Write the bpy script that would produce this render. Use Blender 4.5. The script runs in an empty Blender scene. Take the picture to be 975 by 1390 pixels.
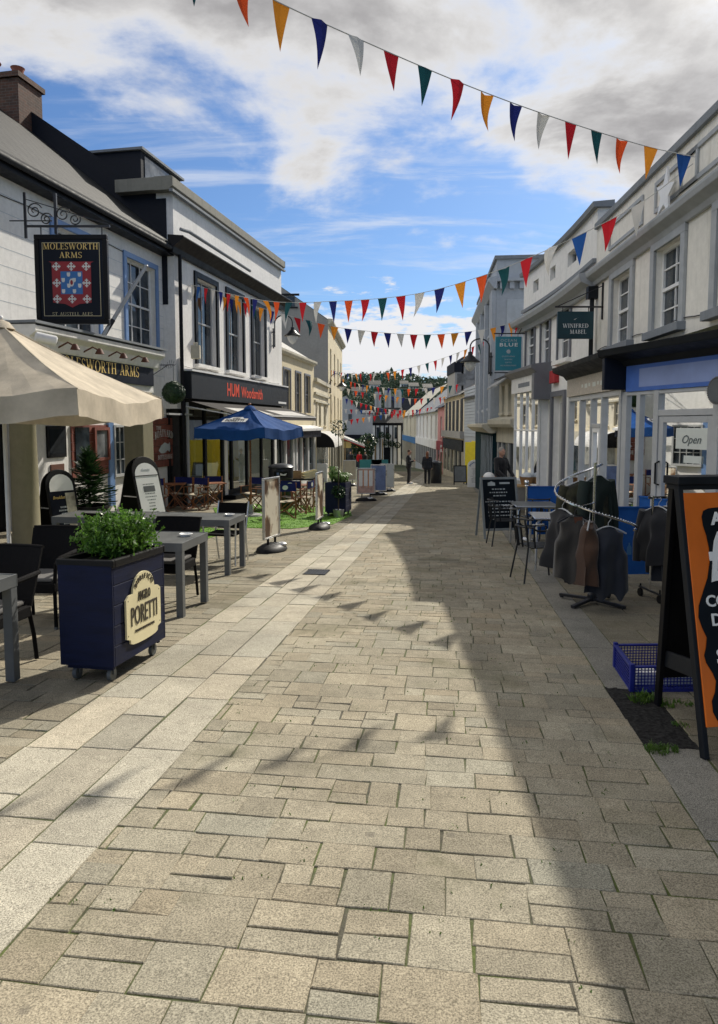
import bpy, math, random
from mathutils import Vector, Matrix
random.seed(7)
R = random.Random(11)
sc = bpy.context.scene
COL = sc.collection
rad = math.radians
# ------------------------------------------------------------------ survey: camera and ground
EYE = 1.6                                  # eye height in metres; the street runs downhill from here
PITCH = math.atan2(74, 940)
FPX = 940.0
AZ = math.atan2(124.5, 940)                # heading of the street relative to the view
SLOPE = 0.0415
TS, TC = math.sin(AZ), math.cos(AZ)
def gz(x, y):
    t = x*TS + y*TC
    return -SLOPE*max(-60.0, min(t, 128.0))
def ray(px, py):
    a, b = (px-487.5)/FPX, (650-py)/FPX
    return Vector((a, math.cos(PITCH)+b*math.sin(PITCH), b*math.cos(PITCH)-math.sin(PITCH)))
def at(px, py, Y):
    d = ray(px, py); k = Y/d.y
    return Vector((d.x*k, Y, EYE+d.z*k))
def G(px, py):                              # the spot of ground seen there
    d = ray(px, py)
    k = EYE/(-d.z - SLOPE*(d.x*TS+d.y*TC))
    return Vector((d.x*k, d.y*k, EYE+d.z*k))
def st(s, t):                               # street coordinates: s across, t along
    return (s*TC + t*TS, -s*TS + t*TC)
# ------------------------------------------------------------------ materials
def nt_new(name):
    m = bpy.data.materials.new(name); m.use_nodes = True
    nt = m.node_tree; b = nt.nodes['Principled BSDF']
    return m, nt, b
def nn(nt, t, **kw):
    n = nt.nodes.new(t)
    for k, v in kw.items():
        if k in n.inputs.keys() if isinstance(k, str) else False: n.inputs[k].default_value = v
        else: setattr(n, k, v)
    return n
def ramp(nt, src, stops):
    r = nt.nodes.new('ShaderNodeValToRGB')
    e = r.color_ramp.elements
    while len(e) < len(stops): e.new(0.5)
    for i, (p, c) in enumerate(stops):
        e[i].position = p; e[i].color = (c, c, c, 1) if not hasattr(c, '__len__') else (*c[:3], 1)
    nt.links.new(src, r.inputs[0]); return r.outputs[0]
def mixc(nt, fac, a, b, bt='MIX'):
    m = nt.nodes.new('ShaderNodeMix'); m.data_type = 'RGBA'; m.blend_type = bt
    for i, v in ((0, fac), (6, a), (7, b)):
        if hasattr(v, 'is_linked'): nt.links.new(v, m.inputs[i])
        elif hasattr(v, '__len__'): m.inputs[i].default_value = (*v[:3], 1)
        else: m.inputs[i].default_value = v if i == 0 else (v, v, v, 1)
    return m.outputs[2]
def coords(nt, scale=(1, 1, 1), kind='Object'):
    tc = nt.nodes.new('ShaderNodeTexCoord'); mp = nt.nodes.new('ShaderNodeMapping')
    mp.inputs['Scale'].default_value = scale
    nt.links.new(tc.outputs[kind], mp.inputs[0]); return mp.outputs[0]
def noise(nt, co, scale, detail=4, rough=.55):
    n = nt.nodes.new('ShaderNodeTexNoise'); n.inputs['Scale'].default_value = scale
    n.inputs['Detail'].default_value = detail; n.inputs['Roughness'].default_value = rough
    nt.links.new(co, n.inputs['Vector']); return n.outputs[0]
def bump(nt, b, h, strength, dist=.01):
    bp = nt.nodes.new('ShaderNodeBump'); bp.inputs['Strength'].default_value = strength
    bp.inputs['Distance'].default_value = dist
    nt.links.new(h, bp.inputs['Height']); nt.links.new(bp.outputs[0], b.inputs['Normal'])
def dk(c, k): return tuple(min(1, x*k) for x in c[:3])
MATS = {}
def mat(name, col, rough=.6, var=.2, scale=6, bmp=.15, bscale=60, metal=0, spec=.5, coat=0, sheen=0, stretch=(1, 1, 1)):
    if name in MATS: return MATS[name]
    m, nt, b = nt_new(name); co = coords(nt, stretch)
    n = noise(nt, co, scale, 5)
    f = ramp(nt, n, [(.3, 0), (.7, 1)])
    c = mixc(nt, f, dk(col, 1-var), dk(col, 1+var*.6))
    nt.links.new(c, b.inputs['Base Color'])
    rr = ramp(nt, n, [(.3, max(0, rough-.1)), (.7, min(1, rough+.08))])
    nt.links.new(rr, b.inputs['Roughness'])
    b.inputs['Metallic'].default_value = metal; b.inputs['Specular IOR Level'].default_value = spec
    b.inputs['Coat Weight'].default_value = coat; b.inputs['Sheen Weight'].default_value = sheen
    if bmp: bump(nt, b, noise(nt, co, bscale, 3), bmp, .004)
    MATS[name] = m; return m
def wall_mat(name, col, dirt=(.25, .24, .2), amount=.5, joints=0):
    """painted render with rain streaks, blotches and a slightly uneven trowelled face"""
    m, nt, b = nt_new(name)
    co = coords(nt); st_ = coords(nt, (1.6, 1.6, .16))
    n1 = noise(nt, co, .7, 6, .6); n2 = noise(nt, st_, 3.2, 6, .65); n3 = noise(nt, co, 9, 5, .6)
    c = mixc(nt, ramp(nt, n1, [(.35, 0), (.75, 1)]), col, dk(col, .86))
    s1 = ramp(nt, n2, [(.52, 0), (.78, 1)])
    k = nt.nodes.new('ShaderNodeMath'); k.operation = 'MULTIPLY'; k.inputs[1].default_value = amount
    nt.links.new(s1, k.inputs[0])
    c = mixc(nt, k.outputs[0], c, dirt)
    c = mixc(nt, .22, c, ramp(nt, n3, [(.3, .45), (.7, 1)]), 'MULTIPLY')
    nt.links.new(c, b.inputs['Base Color'])
    b.inputs['Roughness'].default_value = .78; b.inputs['Specular IOR Level'].default_value = .3
    bump(nt, b, noise(nt, co, 22, 6, .7), .28, .012)
    MATS[name] = m; return m
def attr_mat(name, rough, speck=.35, sscale=140, bmp=.4, moss=None, blot=.25):
    """per-block colour from the mesh, with stone grain on top"""
    m, nt, b = nt_new(name); co = coords(nt)
    a = nt.nodes.new('ShaderNodeAttribute'); a.attribute_name = 'tone'
    n = noise(nt, co, sscale, 2, .7); n2 = noise(nt, co, 2.3, 5, .6); n3 = noise(nt, co, 14, 5, .65)
    c = mixc(nt, speck, a.outputs[0], ramp(nt, n, [(.34, .18), (.5, 1.0), (.66, 1.75)]), 'MULTIPLY')
    c = mixc(nt, blot, c, ramp(nt, n2, [(.32, .5), (.68, 1.25)]), 'MULTIPLY')
    c = mixc(nt, blot, c, ramp(nt, n3, [(.3, .6), (.7, 1.2)]), 'MULTIPLY')
    vo = nt.nodes.new('ShaderNodeTexVoronoi'); vo.inputs['Scale'].default_value = 2.7; nt.links.new(co, vo.inputs['Vector'])
    c = mixc(nt, ramp(nt, vo.outputs['Distance'], [(.035, .55), (.075, 0)]), c, (.11, .10, .085))    # trodden gum
    n5 = noise(nt, co, .55, 6, .7); c = mixc(nt, ramp(nt, n5, [(.5, 0), (.68, .38)]), c, (.10, .09, .07))   # old spills and tracked dirt
    if moss:
        n4 = noise(nt, co, 1.1, 6, .65)
        c = mixc(nt, ramp(nt, n4, [(.55, 0), (.75, .45)]), c, moss)
    nt.links.new(c, b.inputs['Base Color']); b.inputs['Roughness'].default_value = rough
    b.inputs['Specular IOR Level'].default_value = .08
    bump(nt, b, mixc(nt, .5, noise(nt, co, sscale*.6, 3, .7), n3), bmp, .006)
    MATS[name] = m; return m
def leaf_mat(name, c1, c2, trans=.25, rough=.45):
    m, nt, b = nt_new(name); co = coords(nt)
    n = noise(nt, co, 23, 2); n2 = noise(nt, co, 3, 3)
    f = ramp(nt, n, [(.3, 0), (.7, 1)])
    c = mixc(nt, f, c1, c2); c = mixc(nt, .6, c, ramp(nt, n2, [(.35, .45), (.65, 1.2)]), 'MULTIPLY')
    nt.links.new(c, b.inputs['Base Color']); b.inputs['Roughness'].default_value = rough
    t = nt.nodes.new('ShaderNodeBsdfTranslucent'); nt.links.new(c, t.inputs[0])
    mx = nt.nodes.new('ShaderNodeMixShader'); mx.inputs[0].default_value = trans
    nt.links.new(b.outputs[0], mx.inputs[1]); nt.links.new(t.outputs[0], mx.inputs[2])
    nt.links.new(mx.outputs[0], nt.nodes['Material Output'].inputs[0])
    MATS[name] = m; return m
def cloth_mat(name, col, trans=.25, var=.1, rough=.85):
    m, nt, b = nt_new(name); co = coords(nt)
    n = noise(nt, co, 3, 5, .6); w = noise(nt, co, 300, 2)
    c = mixc(nt, ramp(nt, n, [(.3, 0), (.7, 1)]), dk(col, 1-var*1.6), dk(col, 1+var))
    nt.links.new(c, b.inputs['Base Color']); b.inputs['Roughness'].default_value = rough
    b.inputs['Specular IOR Level'].default_value = .2
    bump(nt, b, mixc(nt, .3, noise(nt, co, 5, 4, .6), w), .35, .02)
    t = nt.nodes.new('ShaderNodeBsdfTranslucent'); nt.links.new(c, t.inputs[0])
    mx = nt.nodes.new('ShaderNodeMixShader'); mx.inputs[0].default_value = trans
    nt.links.new(b.outputs[0], mx.inputs[1]); nt.links.new(t.outputs[0], mx.inputs[2])
    nt.links.new(mx.outputs[0], nt.nodes['Material Output'].inputs[0])
    MATS[name] = m; return m
def glass_mat(name, tint=(.75, .8, .78), base=.1, gain=1.0):
    """single clear pane: see-through, with a sky and street reflection that grows at grazing angles"""
    m, nt, b = nt_new(name)
    fr = nt.nodes.new('ShaderNodeFresnel'); fr.inputs[0].default_value = 1.55
    co = coords(nt); bp = nt.nodes.new('ShaderNodeBump'); bp.inputs['Strength'].default_value = .05
    nt.links.new(noise(nt, co, 1.3, 2), bp.inputs['Height'])
    ad = nt.nodes.new('ShaderNodeMath'); ad.operation = 'MULTIPLY_ADD'; ad.use_clamp = True
    ad.inputs[1].default_value = gain; ad.inputs[2].default_value = base
    nt.links.new(fr.outputs[0], ad.inputs[0])
    tr = nt.nodes.new('ShaderNodeBsdfTransparent'); tr.inputs[0].default_value = (*tint, 1)
    gl = nt.nodes.new('ShaderNodeBsdfGlossy'); gl.inputs['Roughness'].default_value = .015
    gl.inputs[0].default_value = (.95, .97, 1, 1); nt.links.new(bp.outputs[0], gl.inputs['Normal'])
    mx = nt.nodes.new('ShaderNodeMixShader')
    nt.links.new(ad.outputs[0], mx.inputs[0]); nt.links.new(tr.outputs[0], mx.inputs[1]); nt.links.new(gl.outputs[0], mx.inputs[2])
    nt.links.new(mx.outputs[0], nt.nodes['Material Output'].inputs[0])
    MATS[name] = m; return m
def pane_mat(name, col=(.02, .025, .03), var=1.0):
    """window pane with an unlit room behind it: dark, uneven, mirror-like"""
    m, nt, b = nt_new(name); co = coords(nt)
    n = noise(nt, co, 1.7, 3); n2 = noise(nt, co, .8, 2)
    c = mixc(nt, ramp(nt, n, [(.4, 0), (.65, 1)]), col, dk(col, 1+2.5*var))
    nt.links.new(c, b.inputs['Base Color']); b.inputs['Roughness'].default_value = .04
    b.inputs['IOR'].default_value = 1.45; b.inputs['Specular IOR Level'].default_value = .45
    bump(nt, b, n2, .06, .05)
    MATS[name] = m; return m
def slate_mat(name, c1, c2, row=.22, wid=.3):
    m, nt, b = nt_new(name)
    tc = nt.nodes.new('ShaderNodeTexCoord'); co = tc.outputs['UV']
    br = nt.nodes.new('ShaderNodeTexBrick'); nt.links.new(co, br.inputs[0])
    br.inputs['Scale'].default_value = 1; br.inputs['Brick Width'].default_value = wid; br.inputs['Row Height'].default_value = row
    br.inputs['Mortar Size'].default_value = .03; br.inputs['Color1'].default_value = (*c1, 1); br.inputs['Color2'].default_value = (*c2, 1)
    br.inputs['Mortar'].default_value = (*dk(c1, .25), 1)
    o = coords(nt); n = noise(nt, o, 5, 6, .65)
    c = mixc(nt, .6, br.outputs[0], ramp(nt, n, [(.3, .5), (.7, 1.35)]), 'MULTIPLY')
    nt.links.new(c, b.inputs['Base Color']); b.inputs['Roughness'].default_value = .55
    bump(nt, b, mixc(nt, .7, n, br.outputs[1]), .5, .02)
    MATS[name] = m; return m
def brick_mat(name, c1, c2, mortar=(.3, .28, .24)):
    m, nt, b = nt_new(name)
    tc = nt.nodes.new('ShaderNodeTexCoord'); co = tc.outputs['UV']
    br = nt.nodes.new('ShaderNodeTexBrick'); nt.links.new(co, br.inputs[0])
    br.inputs['Scale'].default_value = 1; br.inputs['Brick Width'].default_value = .23; br.inputs['Row Height'].default_value = .078
    br.inputs['Mortar Size'].default_value = .006; br.inputs['Color1'].default_value = (*c1, 1); br.inputs['Color2'].default_value = (*c2, 1)
    br.inputs['Mortar'].default_value = (*mortar, 1)
    o = coords(nt); n = noise(nt, o, 6, 6, .65)
    c = mixc(nt, .6, br.outputs[0], ramp(nt, n, [(.3, .45), (.7, 1.3)]), 'MULTIPLY')
    nt.links.new(c, b.inputs['Base Color']); b.inputs['Roughness'].default_value = .85
    bump(nt, b, br.outputs[1], -.4, .01)
    MATS[name] = m; return m
def wood_mat(name, col, rough=.55, axis=(1, 1, 12)):
    m, nt, b = nt_new(name); co = coords(nt, axis)
    n = noise(nt, co, 4, 6, .6); n2 = noise(nt, coords(nt), 3, 3)
    c = mixc(nt, ramp(nt, n, [(.3, 0), (.7, 1)]), dk(col, .6), dk(col, 1.25))
    c = mixc(nt, .4, c, ramp(nt, n2, [(.3, .6), (.7, 1.2)]), 'MULTIPLY')
    nt.links.new(c, b.inputs['Base Color']); b.inputs['Roughness'].default_value = rough
    bump(nt, b, n, .2, .004); MATS[name] = m; return m

wall_mat('pub white', (.89, .87, .83), (.42, .41, .38), .35)
wall_mat('shop white', (.90, .88, .85), (.45, .44, .42), .3)
wall_mat('old white', (.84, .81, .74), (.33, .33, .27), .6)
wall_mat('clean white', (.88, .865, .83), (.4, .4, .4), .3)
wall_mat('cream', (.76, .66, .45), (.4, .36, .26), .3)
wall_mat('pale cream', (.75, .68, .52), (.4, .36, .28), .3)
wall_mat('grey gable', (.34, .335, .32), (.22, .22, .21), .5)
wall_mat('stone cream', (.58, .54, .43), (.25, .23, .18), .6)
wall_mat('blue grey', (.44, .48, .53), (.3, .32, .35), .4)
wall_mat('pale blue', (.50, .55, .60), (.35, .37, .4), .4)
wall_mat('pink', (.72, .36, .36), (.5, .25, .25), .3)
wall_mat('concrete', (.40, .40, .39), (.22, .22, .21), .5)
wall_mat('granite stone', (.25, .225, .145), (.17, .16, .1), .6)
wall_mat('lead trim', (.24, .26, .285), (.14, .15, .15), .5)
wall_mat('dark slate wall', (.010, .013, .022), (.014, .016, .02), .4)
mat('blue frame', (.16, .27, .50), .4, .12, bmp=.05)
mat('black paint', (.006, .006, .008), .5, .3, spec=.2, bmp=.08)
mat('dark paint', (.011, .013, .017), .55, .3, spec=.2, bmp=.08)
mat('black iron', (.014, .014, .018), .45, .3, bmp=.2)
mat('white paint', (.78, .78, .77), .4, .07, bmp=.06)
mat('grey white paint', (.45, .455, .455), .45, .08, bmp=.06)
mat('blue grey paint', (.15, .155, .175), .45, .1, bmp=.06)
mat('surround grey', (.36, .375, .385), .6, .15, bmp=.15)
mat('navy sign', (.004, .007, .017), .5, .2, bmp=.03, spec=.2)
mat('gold', (.80, .58, .20), .4, .1, metal=.0, bmp=0)
wall_mat('coping stone', (.27, .26, .22), (.12, .12, .1), .6)
mat('gutter black', (.014, .015, .018), .75, .3, bmp=.1)
mat('dark teal wall', (.008, .03, .038), .9, .2, bmp=.05, spec=.1)
mat('fascia pale', (.26, .33, .58), .5, .15, scale=2, bmp=.02)
mat('pale gold', (.55, .48, .30), .5, .1, bmp=0)
mat('sign white', (.82, .82, .80), .5, .05, bmp=0)
mat('sign grey', (.5, .54, .56), .5, .1, bmp=0)
mat('heraldic red', (.30, .012, .02), .45, .15, bmp=0)
mat('heraldic blue', (.03, .16, .45), .45, .15, bmp=0)
mat('silver paint', (.70, .70, .68), .45, .1, bmp=0)
mat('charcoal sign', (.022, .025, .030), .55, spec=.2, var=.15, bmp=.03)
mat('sign red', (.75, .07, .02), .5, .1, bmp=0)
mat('teal sign', (.035, .24, .31), .45, .1, bmp=.02)
mat('dark teal sign', (.010, .045, .058), .45, .15, bmp=.02)
wood_mat('red timber', (.22, .065, .045), .6, (10, 1, 1))
wood_mat('teak', (.27, .10, .04), .5)
wood_mat('crate wood', (.42, .27, .12), .7)
mat('old sign cream', (.52, .46, .38), .6, .3, scale=30, bmp=0)
mat('planter blue', (.005, .009, .036), .6, .3, spec=.22, scale=4, bmp=.25, bscale=25, stretch=(1, 1, 5))
mat('plaque cream', (.78, .70, .44), .5, .06, bmp=0)
mat('plaque ink', (.05, .04, .03), .6, .1, bmp=0)
mat('rattan black', (.007, .0065, .007), .8, spec=.12, var=.4, scale=30, bmp=.8, bscale=160)
mat('cushion grey', (.13, .125, .12), .9, .1)
mat('table grey', (.115, .122, .126), .45, .12, bmp=.05)
mat('table top grey', (.085, .09, .088), .55, .2, bmp=.1)
mat('aluminium', (.62, .63, .64), .32, .1, metal=.9, bmp=.02)
mat('chrome', (.75, .76, .78), .12, .05, metal=1, bmp=0)
mat('dark metal', (.025, .027, .03), .4, .2, metal=.4, bmp=.05)
mat('plastic black', (.006, .006, .007), .55, .2, spec=.25, bmp=.06)
mat('rubber', (.015, .015, .015), .8, .2)
mat('castor grey', (.10, .11, .115), .5, .2)
mat('bin black', (.015, .018, .024), .35, .2, bmp=.04, coat=.2)
cloth_mat('cream canvas', (.56, .49, .385), .06, .16)
cloth_mat('blue canvas', (.010, .065, .235), .05)
cloth_mat('chair blue', (.018, .025, .14), .1)
cloth_mat('chair cream', (.55, .48, .36), .1)
cloth_mat('barrier blue', (.018, .10, .36), .06)
mat('barrier print', (.06, .19, .40), .8, .2, bmp=.05)
cloth_mat('grey awning', (.075, .07, .068), .15)
cloth_mat('white awning', (.72, .71, .68), .2)
for n_, c_ in (('flag red', (.52, .018, .028)), ('flag green', (.012, .075, .085)), ('flag orange', (.80, .29, .03)), ('flag vermilion', (.78, .10, .025)),
               ('flag navy', (.018, .025, .16)), ('flag white', (.62, .60, .56)), ('flag blue', (.02, .09, .32))):
    cloth_mat(n_, c_, .13, .08)
mat('string', (.55, .55, .52), .8, .1, bmp=0)
slate_mat('slate', (.020, .021, .020), (.040, .040, .036), .27, .34)
slate_mat('dark slate', (.018, .021, .03), (.026, .03, .04))
slate_mat('pale slate', (.30, .29, .27), (.38, .37, .34))
brick_mat('chimney brick', (.12, .05, .03), (.07, .036, .024), (.12, .10, .085))
mat('terracotta', (.30, .10, .06), .8, .25)
attr_mat('paver', .85, .62, 170, .45, (.12, .125, .06), .34)
attr_mat('granite slab', .75, .75, 200, .35, None, .3)
mat('asphalt', (.032, .031, .03), .95, .85, spec=.1, scale=45, bmp=.9, bscale=120)
mat('orange paint', (.72, .155, .008), .45, .18, scale=3, bmp=.1)
mat('chalk black', (.006, .010, .015), .7, .4, spec=.15, scale=3, bmp=.05)
mat('chalk', (.45, .48, .48), .9, .2, bmp=0)
mat('crate blue', (.012, .02, .20), .4, .2, bmp=.05)
mat('skin', (.50, .28, .20), .5, .15, bmp=.1)
mat('hair grey', (.35, .31, .27), .8, .3, scale=60, bmp=.5)
mat('hair brown', (.09, .045, .025), .7, .4, scale=60, bmp=.5)
mat('coat black', (.007, .007, .010), .85, .3, sheen=.2)
mat('coat navy', (.007, .010, .019), .85, .3, sheen=.2)
mat('denim', (.03, .04, .075), .9, .3, scale=30)
mat('tweed', (.034, .030, .026), .95, .45, scale=120, bmp=.5, bscale=200, sheen=.3)
mat('rust cloth', (.055, .024, .011), .95, .3, scale=80, bmp=.4, sheen=.3)
mat('camo', (.035, .034, .016), .9, .9, scale=9, bmp=.3)
mat('bottle green cloth', (.012, .022, .018), .9, .3, bmp=.3)
mat('red cloth', (.40, .03, .035), .85, .2)
mat('plastic yellow', (.80, .62, .015), .45, .1, bmp=.03)
mat('paper', (.66, .68, .62), .7, .06, bmp=0)
mat('ink dark', (.10, .12, .12), .8, .1, bmp=0)
mat('wicker', (.30, .17, .07), .8, .4, scale=60, bmp=.9, bscale=90)
leaf_mat('box leaf', (.06, .17, .02), (.19, .36, .055), .4, .35)
leaf_mat('fir leaf', (.008, .035, .010), (.03, .085, .02), .15)
leaf_mat('topiary leaf', (.006, .03, .008), (.02, .07, .016), .1)
leaf_mat('wood leaf', (.045, .075, .05), (.085, .125, .075), .2, .8)  # lightened so distance haze is painted into the leaf colour
leaf_mat('pale leaf', (.10, .22, .05), (.28, .40, .14), .3)
leaf_mat('turf leaf', (.15, .34, .03), (.24, .45, .06), .3, .7)
leaf_mat('weed leaf', (.05, .12, .015), (.13, .22, .03), .3)
mat('bark', (.07, .05, .035), .9, .3, bmp=.6)
glass_mat('shop glass', (.62, .72, .74), .12, 1.0)
pane_mat('pane')
pane_mat('pane pale', (.10, .105, .11), .6)
pane_mat('pane curtain', (.30, .30, .28), .25)
mat('room dark', (.04, .04, .04), .9, .4, bmp=0)
mat('room blue', (.01, .075, .35), .6, .2, bmp=0)
mat('room wall', (.13, .125, .115), .9, .3, scale=2, bmp=0)
mat('lamp glass', (.75, .76, .74), .25, .05, bmp=0)
mat('poster pink', (.60, .40, .34), .5, .35, scale=9, bmp=0)
mat('poster photo', (.72, .64, .5), .5, .75, scale=3.2, bmp=0)
def pm_():
    m, nt, b = nt_new('poster figure'); co = coords(nt, (1.0, 1.0, .55))
    n = noise(nt, co, 2.6, 3, .5); n2 = noise(nt, co, 9, 3)
    c = mixc(nt, ramp(nt, n, [(.455, 0), (.50, 1)]), (.80, .74, .60), (.10, .055, .03)); c = mixc(nt, ramp(nt, n2, [(.56, 0), (.62, .6)]), c, (.35, .22, .12))
    nt.links.new(c, b.inputs['Base Color']); b.inputs['Roughness'].default_value = .35; MATS['poster figure'] = m
pm_()
mat('poster blue', (.15, .22, .42), .5, .3, scale=5, bmp=0)
mat('brown board', (.12, .04, .02), .7, .2)
M = MATS
# ------------------------------------------------------------------ mesh builder
class MB:
    def __init__(s): s.v = []; s.f = []; s.tone = []; s.uv = {}
    def quad(s, a, b, c, d, uv=None):
        i = len(s.v); s.v += [tuple(a), tuple(b), tuple(c), tuple(d)]
        if uv: s.uv[len(s.f)] = uv
        s.f.append((i, i+1, i+2, i+3))
    def poly(s, pts):
        i = len(s.v); s.v += [tuple(p) for p in pts]; s.f.append(tuple(range(i, i+len(pts))))
    def hexa(s, p):                          # p: 8 corners, bottom four then top four
        i = len(s.v); s.v += [tuple(q) for q in p]
        for a in ((3, 2, 1, 0), (4, 5, 6, 7), (0, 1, 5, 4), (1, 2, 6, 5), (2, 3, 7, 6), (3, 0, 4, 7)):
            s.f.append(tuple(i+k for k in a))
    def box(s, x0, x1, y0, y1, z0, z1, M4=None):
        p = [Vector(q) for q in ((x0, y0, z0), (x1, y0, z0), (x1, y1, z0), (x0, y1, z0), (x0, y0, z1), (x1, y0, z1), (x1, y1, z1), (x0, y1, z1))]
        if M4 is not None: p = [M4 @ q for q in p]
        s.hexa(p)
    def bar(s, a, b, w, h=None, up=(0, 0, 1)):
        a, b = Vector(a), Vector(b); h = h or w
        d = (b-a).normalized(); up = Vector(up)
        if abs(d.dot(up)) > .98: up = Vector((0, 1, 0))
        x = d.cross(up).normalized(); z = x.cross(d).normalized()
        q = []
        for c in (a, b):
            q.append([c+x*(i*w/2)+z*(j*h/2) for i, j in ((-1, -1), (1, -1), (1, 1), (-1, 1))])
        s.hexa(q[0]+q[1])
    def tube(s, path, r, n=8, closed=False):
        path = [Vector(p) for p in path]; m = len(path)
        rs = r if hasattr(r, '__len__') else [r]*m
        i0 = len(s.v); prev = None
        for k, p in enumerate(path):
            a = path[(k-1) % m] if (closed or k) else p; b = path[(k+1) % m] if (closed or k < m-1) else p
            d = (b-a).normalized()
            if prev is None:
                up = Vector((0, 0, 1)) if abs(d.z) < .9 else Vector((0, 1, 0))
                x = d.cross(up).normalized()
            else: x = (prev-d*prev.dot(d)).normalized()
            prev = x; y = d.cross(x)
            for q in range(n):
                t = 2*math.pi*q/n; s.v.append(tuple(p+(x*math.cos(t)+y*math.sin(t))*rs[k]))
        for k in range(m if closed else m-1):
            for q in range(n):
                k2 = (k+1) % m
                s.f.append((i0+k*n+q, i0+k*n+(q+1) % n, i0+k2*n+(q+1) % n, i0+k2*n+q))
        if not closed:
            s.f.append(tuple(i0+q for q in reversed(range(n)))); s.f.append(tuple(i0+(m-1)*n+q for q in range(n)))
    def lathe(s, prof, c=(0, 0, 0), n=20, M4=None):
        i0 = len(s.v); c = Vector(c)
        for r, z in prof:
            for q in range(n):
                t = 2*math.pi*q/n; p = Vector((r*math.cos(t), r*math.sin(t), z))
                if M4 is not None: p = M4 @ p
                s.v.append(tuple(c+p))
        for k in range(len(prof)-1):
            for q in range(n):
                s.f.append((i0+k*n+q, i0+k*n+(q+1) % n, i0+(k+1)*n+(q+1) % n, i0+(k+1)*n+q))
        s.f.append(tuple(i0+q for q in reversed(range(n)))); s.f.append(tuple(i0+(len(prof)-1)*n+q for q in range(n)))
    def prism(s, pts, o, x, y, d):           # 2-D outline in plane (x,y) at o, extruded by vector d
        o, x, y, d = Vector(o), Vector(x), Vector(y), Vector(d)
        a = [o+x*p[0]+y*p[1] for p in pts]; n = len(a); i = len(s.v)
        s.v += [tuple(p) for p in a]+[tuple(p+d) for p in a]
        s.f.append(tuple(range(i+n-1, i-1, -1))); s.f.append(tuple(range(i+n, i+2*n)))
        for k in range(n): s.f.append((i+k, i+(k+1) % n, i+n+(k+1) % n, i+n+k))
    def ball(s, c, r, n=10, sq=(1, 1, 1)):
        prof = [(r*math.sin(math.pi*k/n)+1e-4, -r*math.cos(math.pi*k/n)) for k in range(n+1)]
        s.lathe(prof, c, 14, Matrix.Diagonal((sq[0], sq[1], sq[2], 1)))
    def build(s, name, m, parent=None, smooth=False, bevel=0, mods=None):
        me = bpy.data.meshes.new(name); me.from_pydata(s.v, [], s.f); me.materials.append(M[m] if isinstance(m, str) else m)
        if smooth: me.polygons.foreach_set('use_smooth', [True]*len(me.polygons))
        if s.tone:
            a = me.color_attributes.new('tone', 'FLOAT_COLOR', 'POINT')
            a.data.foreach_set('color', [c for t in s.tone for c in (*t, 1)])
        if s.uv:
            u = me.uv_layers.new(name='UVMap')
            for fi, uv in s.uv.items():
                for li, w in zip(me.polygons[fi].loop_indices, uv): u.data[li].uv = w
        me.update()
        return link(name, me, parent, bevel, smooth)
def link(name, me, parent=None, bevel=0, smooth=False):
    o = bpy.data.objects.new(name, me); COL.objects.link(o)
    if parent is not None:
        o.parent = parent
        if parent.parent is None: o.matrix_parent_inverse = parent.matrix_basis.inverted()
    if bevel:
        b = o.modifiers.new('Bevel', 'BEVEL'); b.width = bevel; b.segments = 2; b.limit_method = 'ANGLE'
    if smooth and len(me.polygons) < 60000:
        try: me.set_sharp_from_angle(angle=rad(40))
        except Exception: pass
    return o
def tag(o, label, cat, group=None):
    o['label'] = label; o['category'] = cat
    if group: o['group'] = group
    return o
def structure(o): o['kind'] = 'structure'; return o
def thing(name, label, cat, loc=(0, 0, 0), rz=0, group=None):
    o = bpy.data.objects.new(name, None); COL.objects.link(o); o.empty_display_size = .2
    o.location = loc; o.rotation_euler = (0, 0, rz)
    o.matrix_basis = Matrix.Translation(Vector(loc)) @ Matrix.Rotation(rz, 4, 'Z')
    return tag(o, label, cat, group)
def dup(root, loc, rz, label, group=None):
    r = root.copy(); COL.objects.link(r); r.location = loc; r.rotation_euler = (0, 0, rz); r['label'] = label
    if group: r['group'] = group
    def rec(src, dst):
        for ch in [c for c in CH.get(src.name, list(src.children))]:
            c = ch.copy(); COL.objects.link(c); c.parent = dst; rec(ch, c)
    rec(root, r); return r
CH = {}
def gloc(x, y, dz=0): return (x, y, gz(x, y)+dz)
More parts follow.
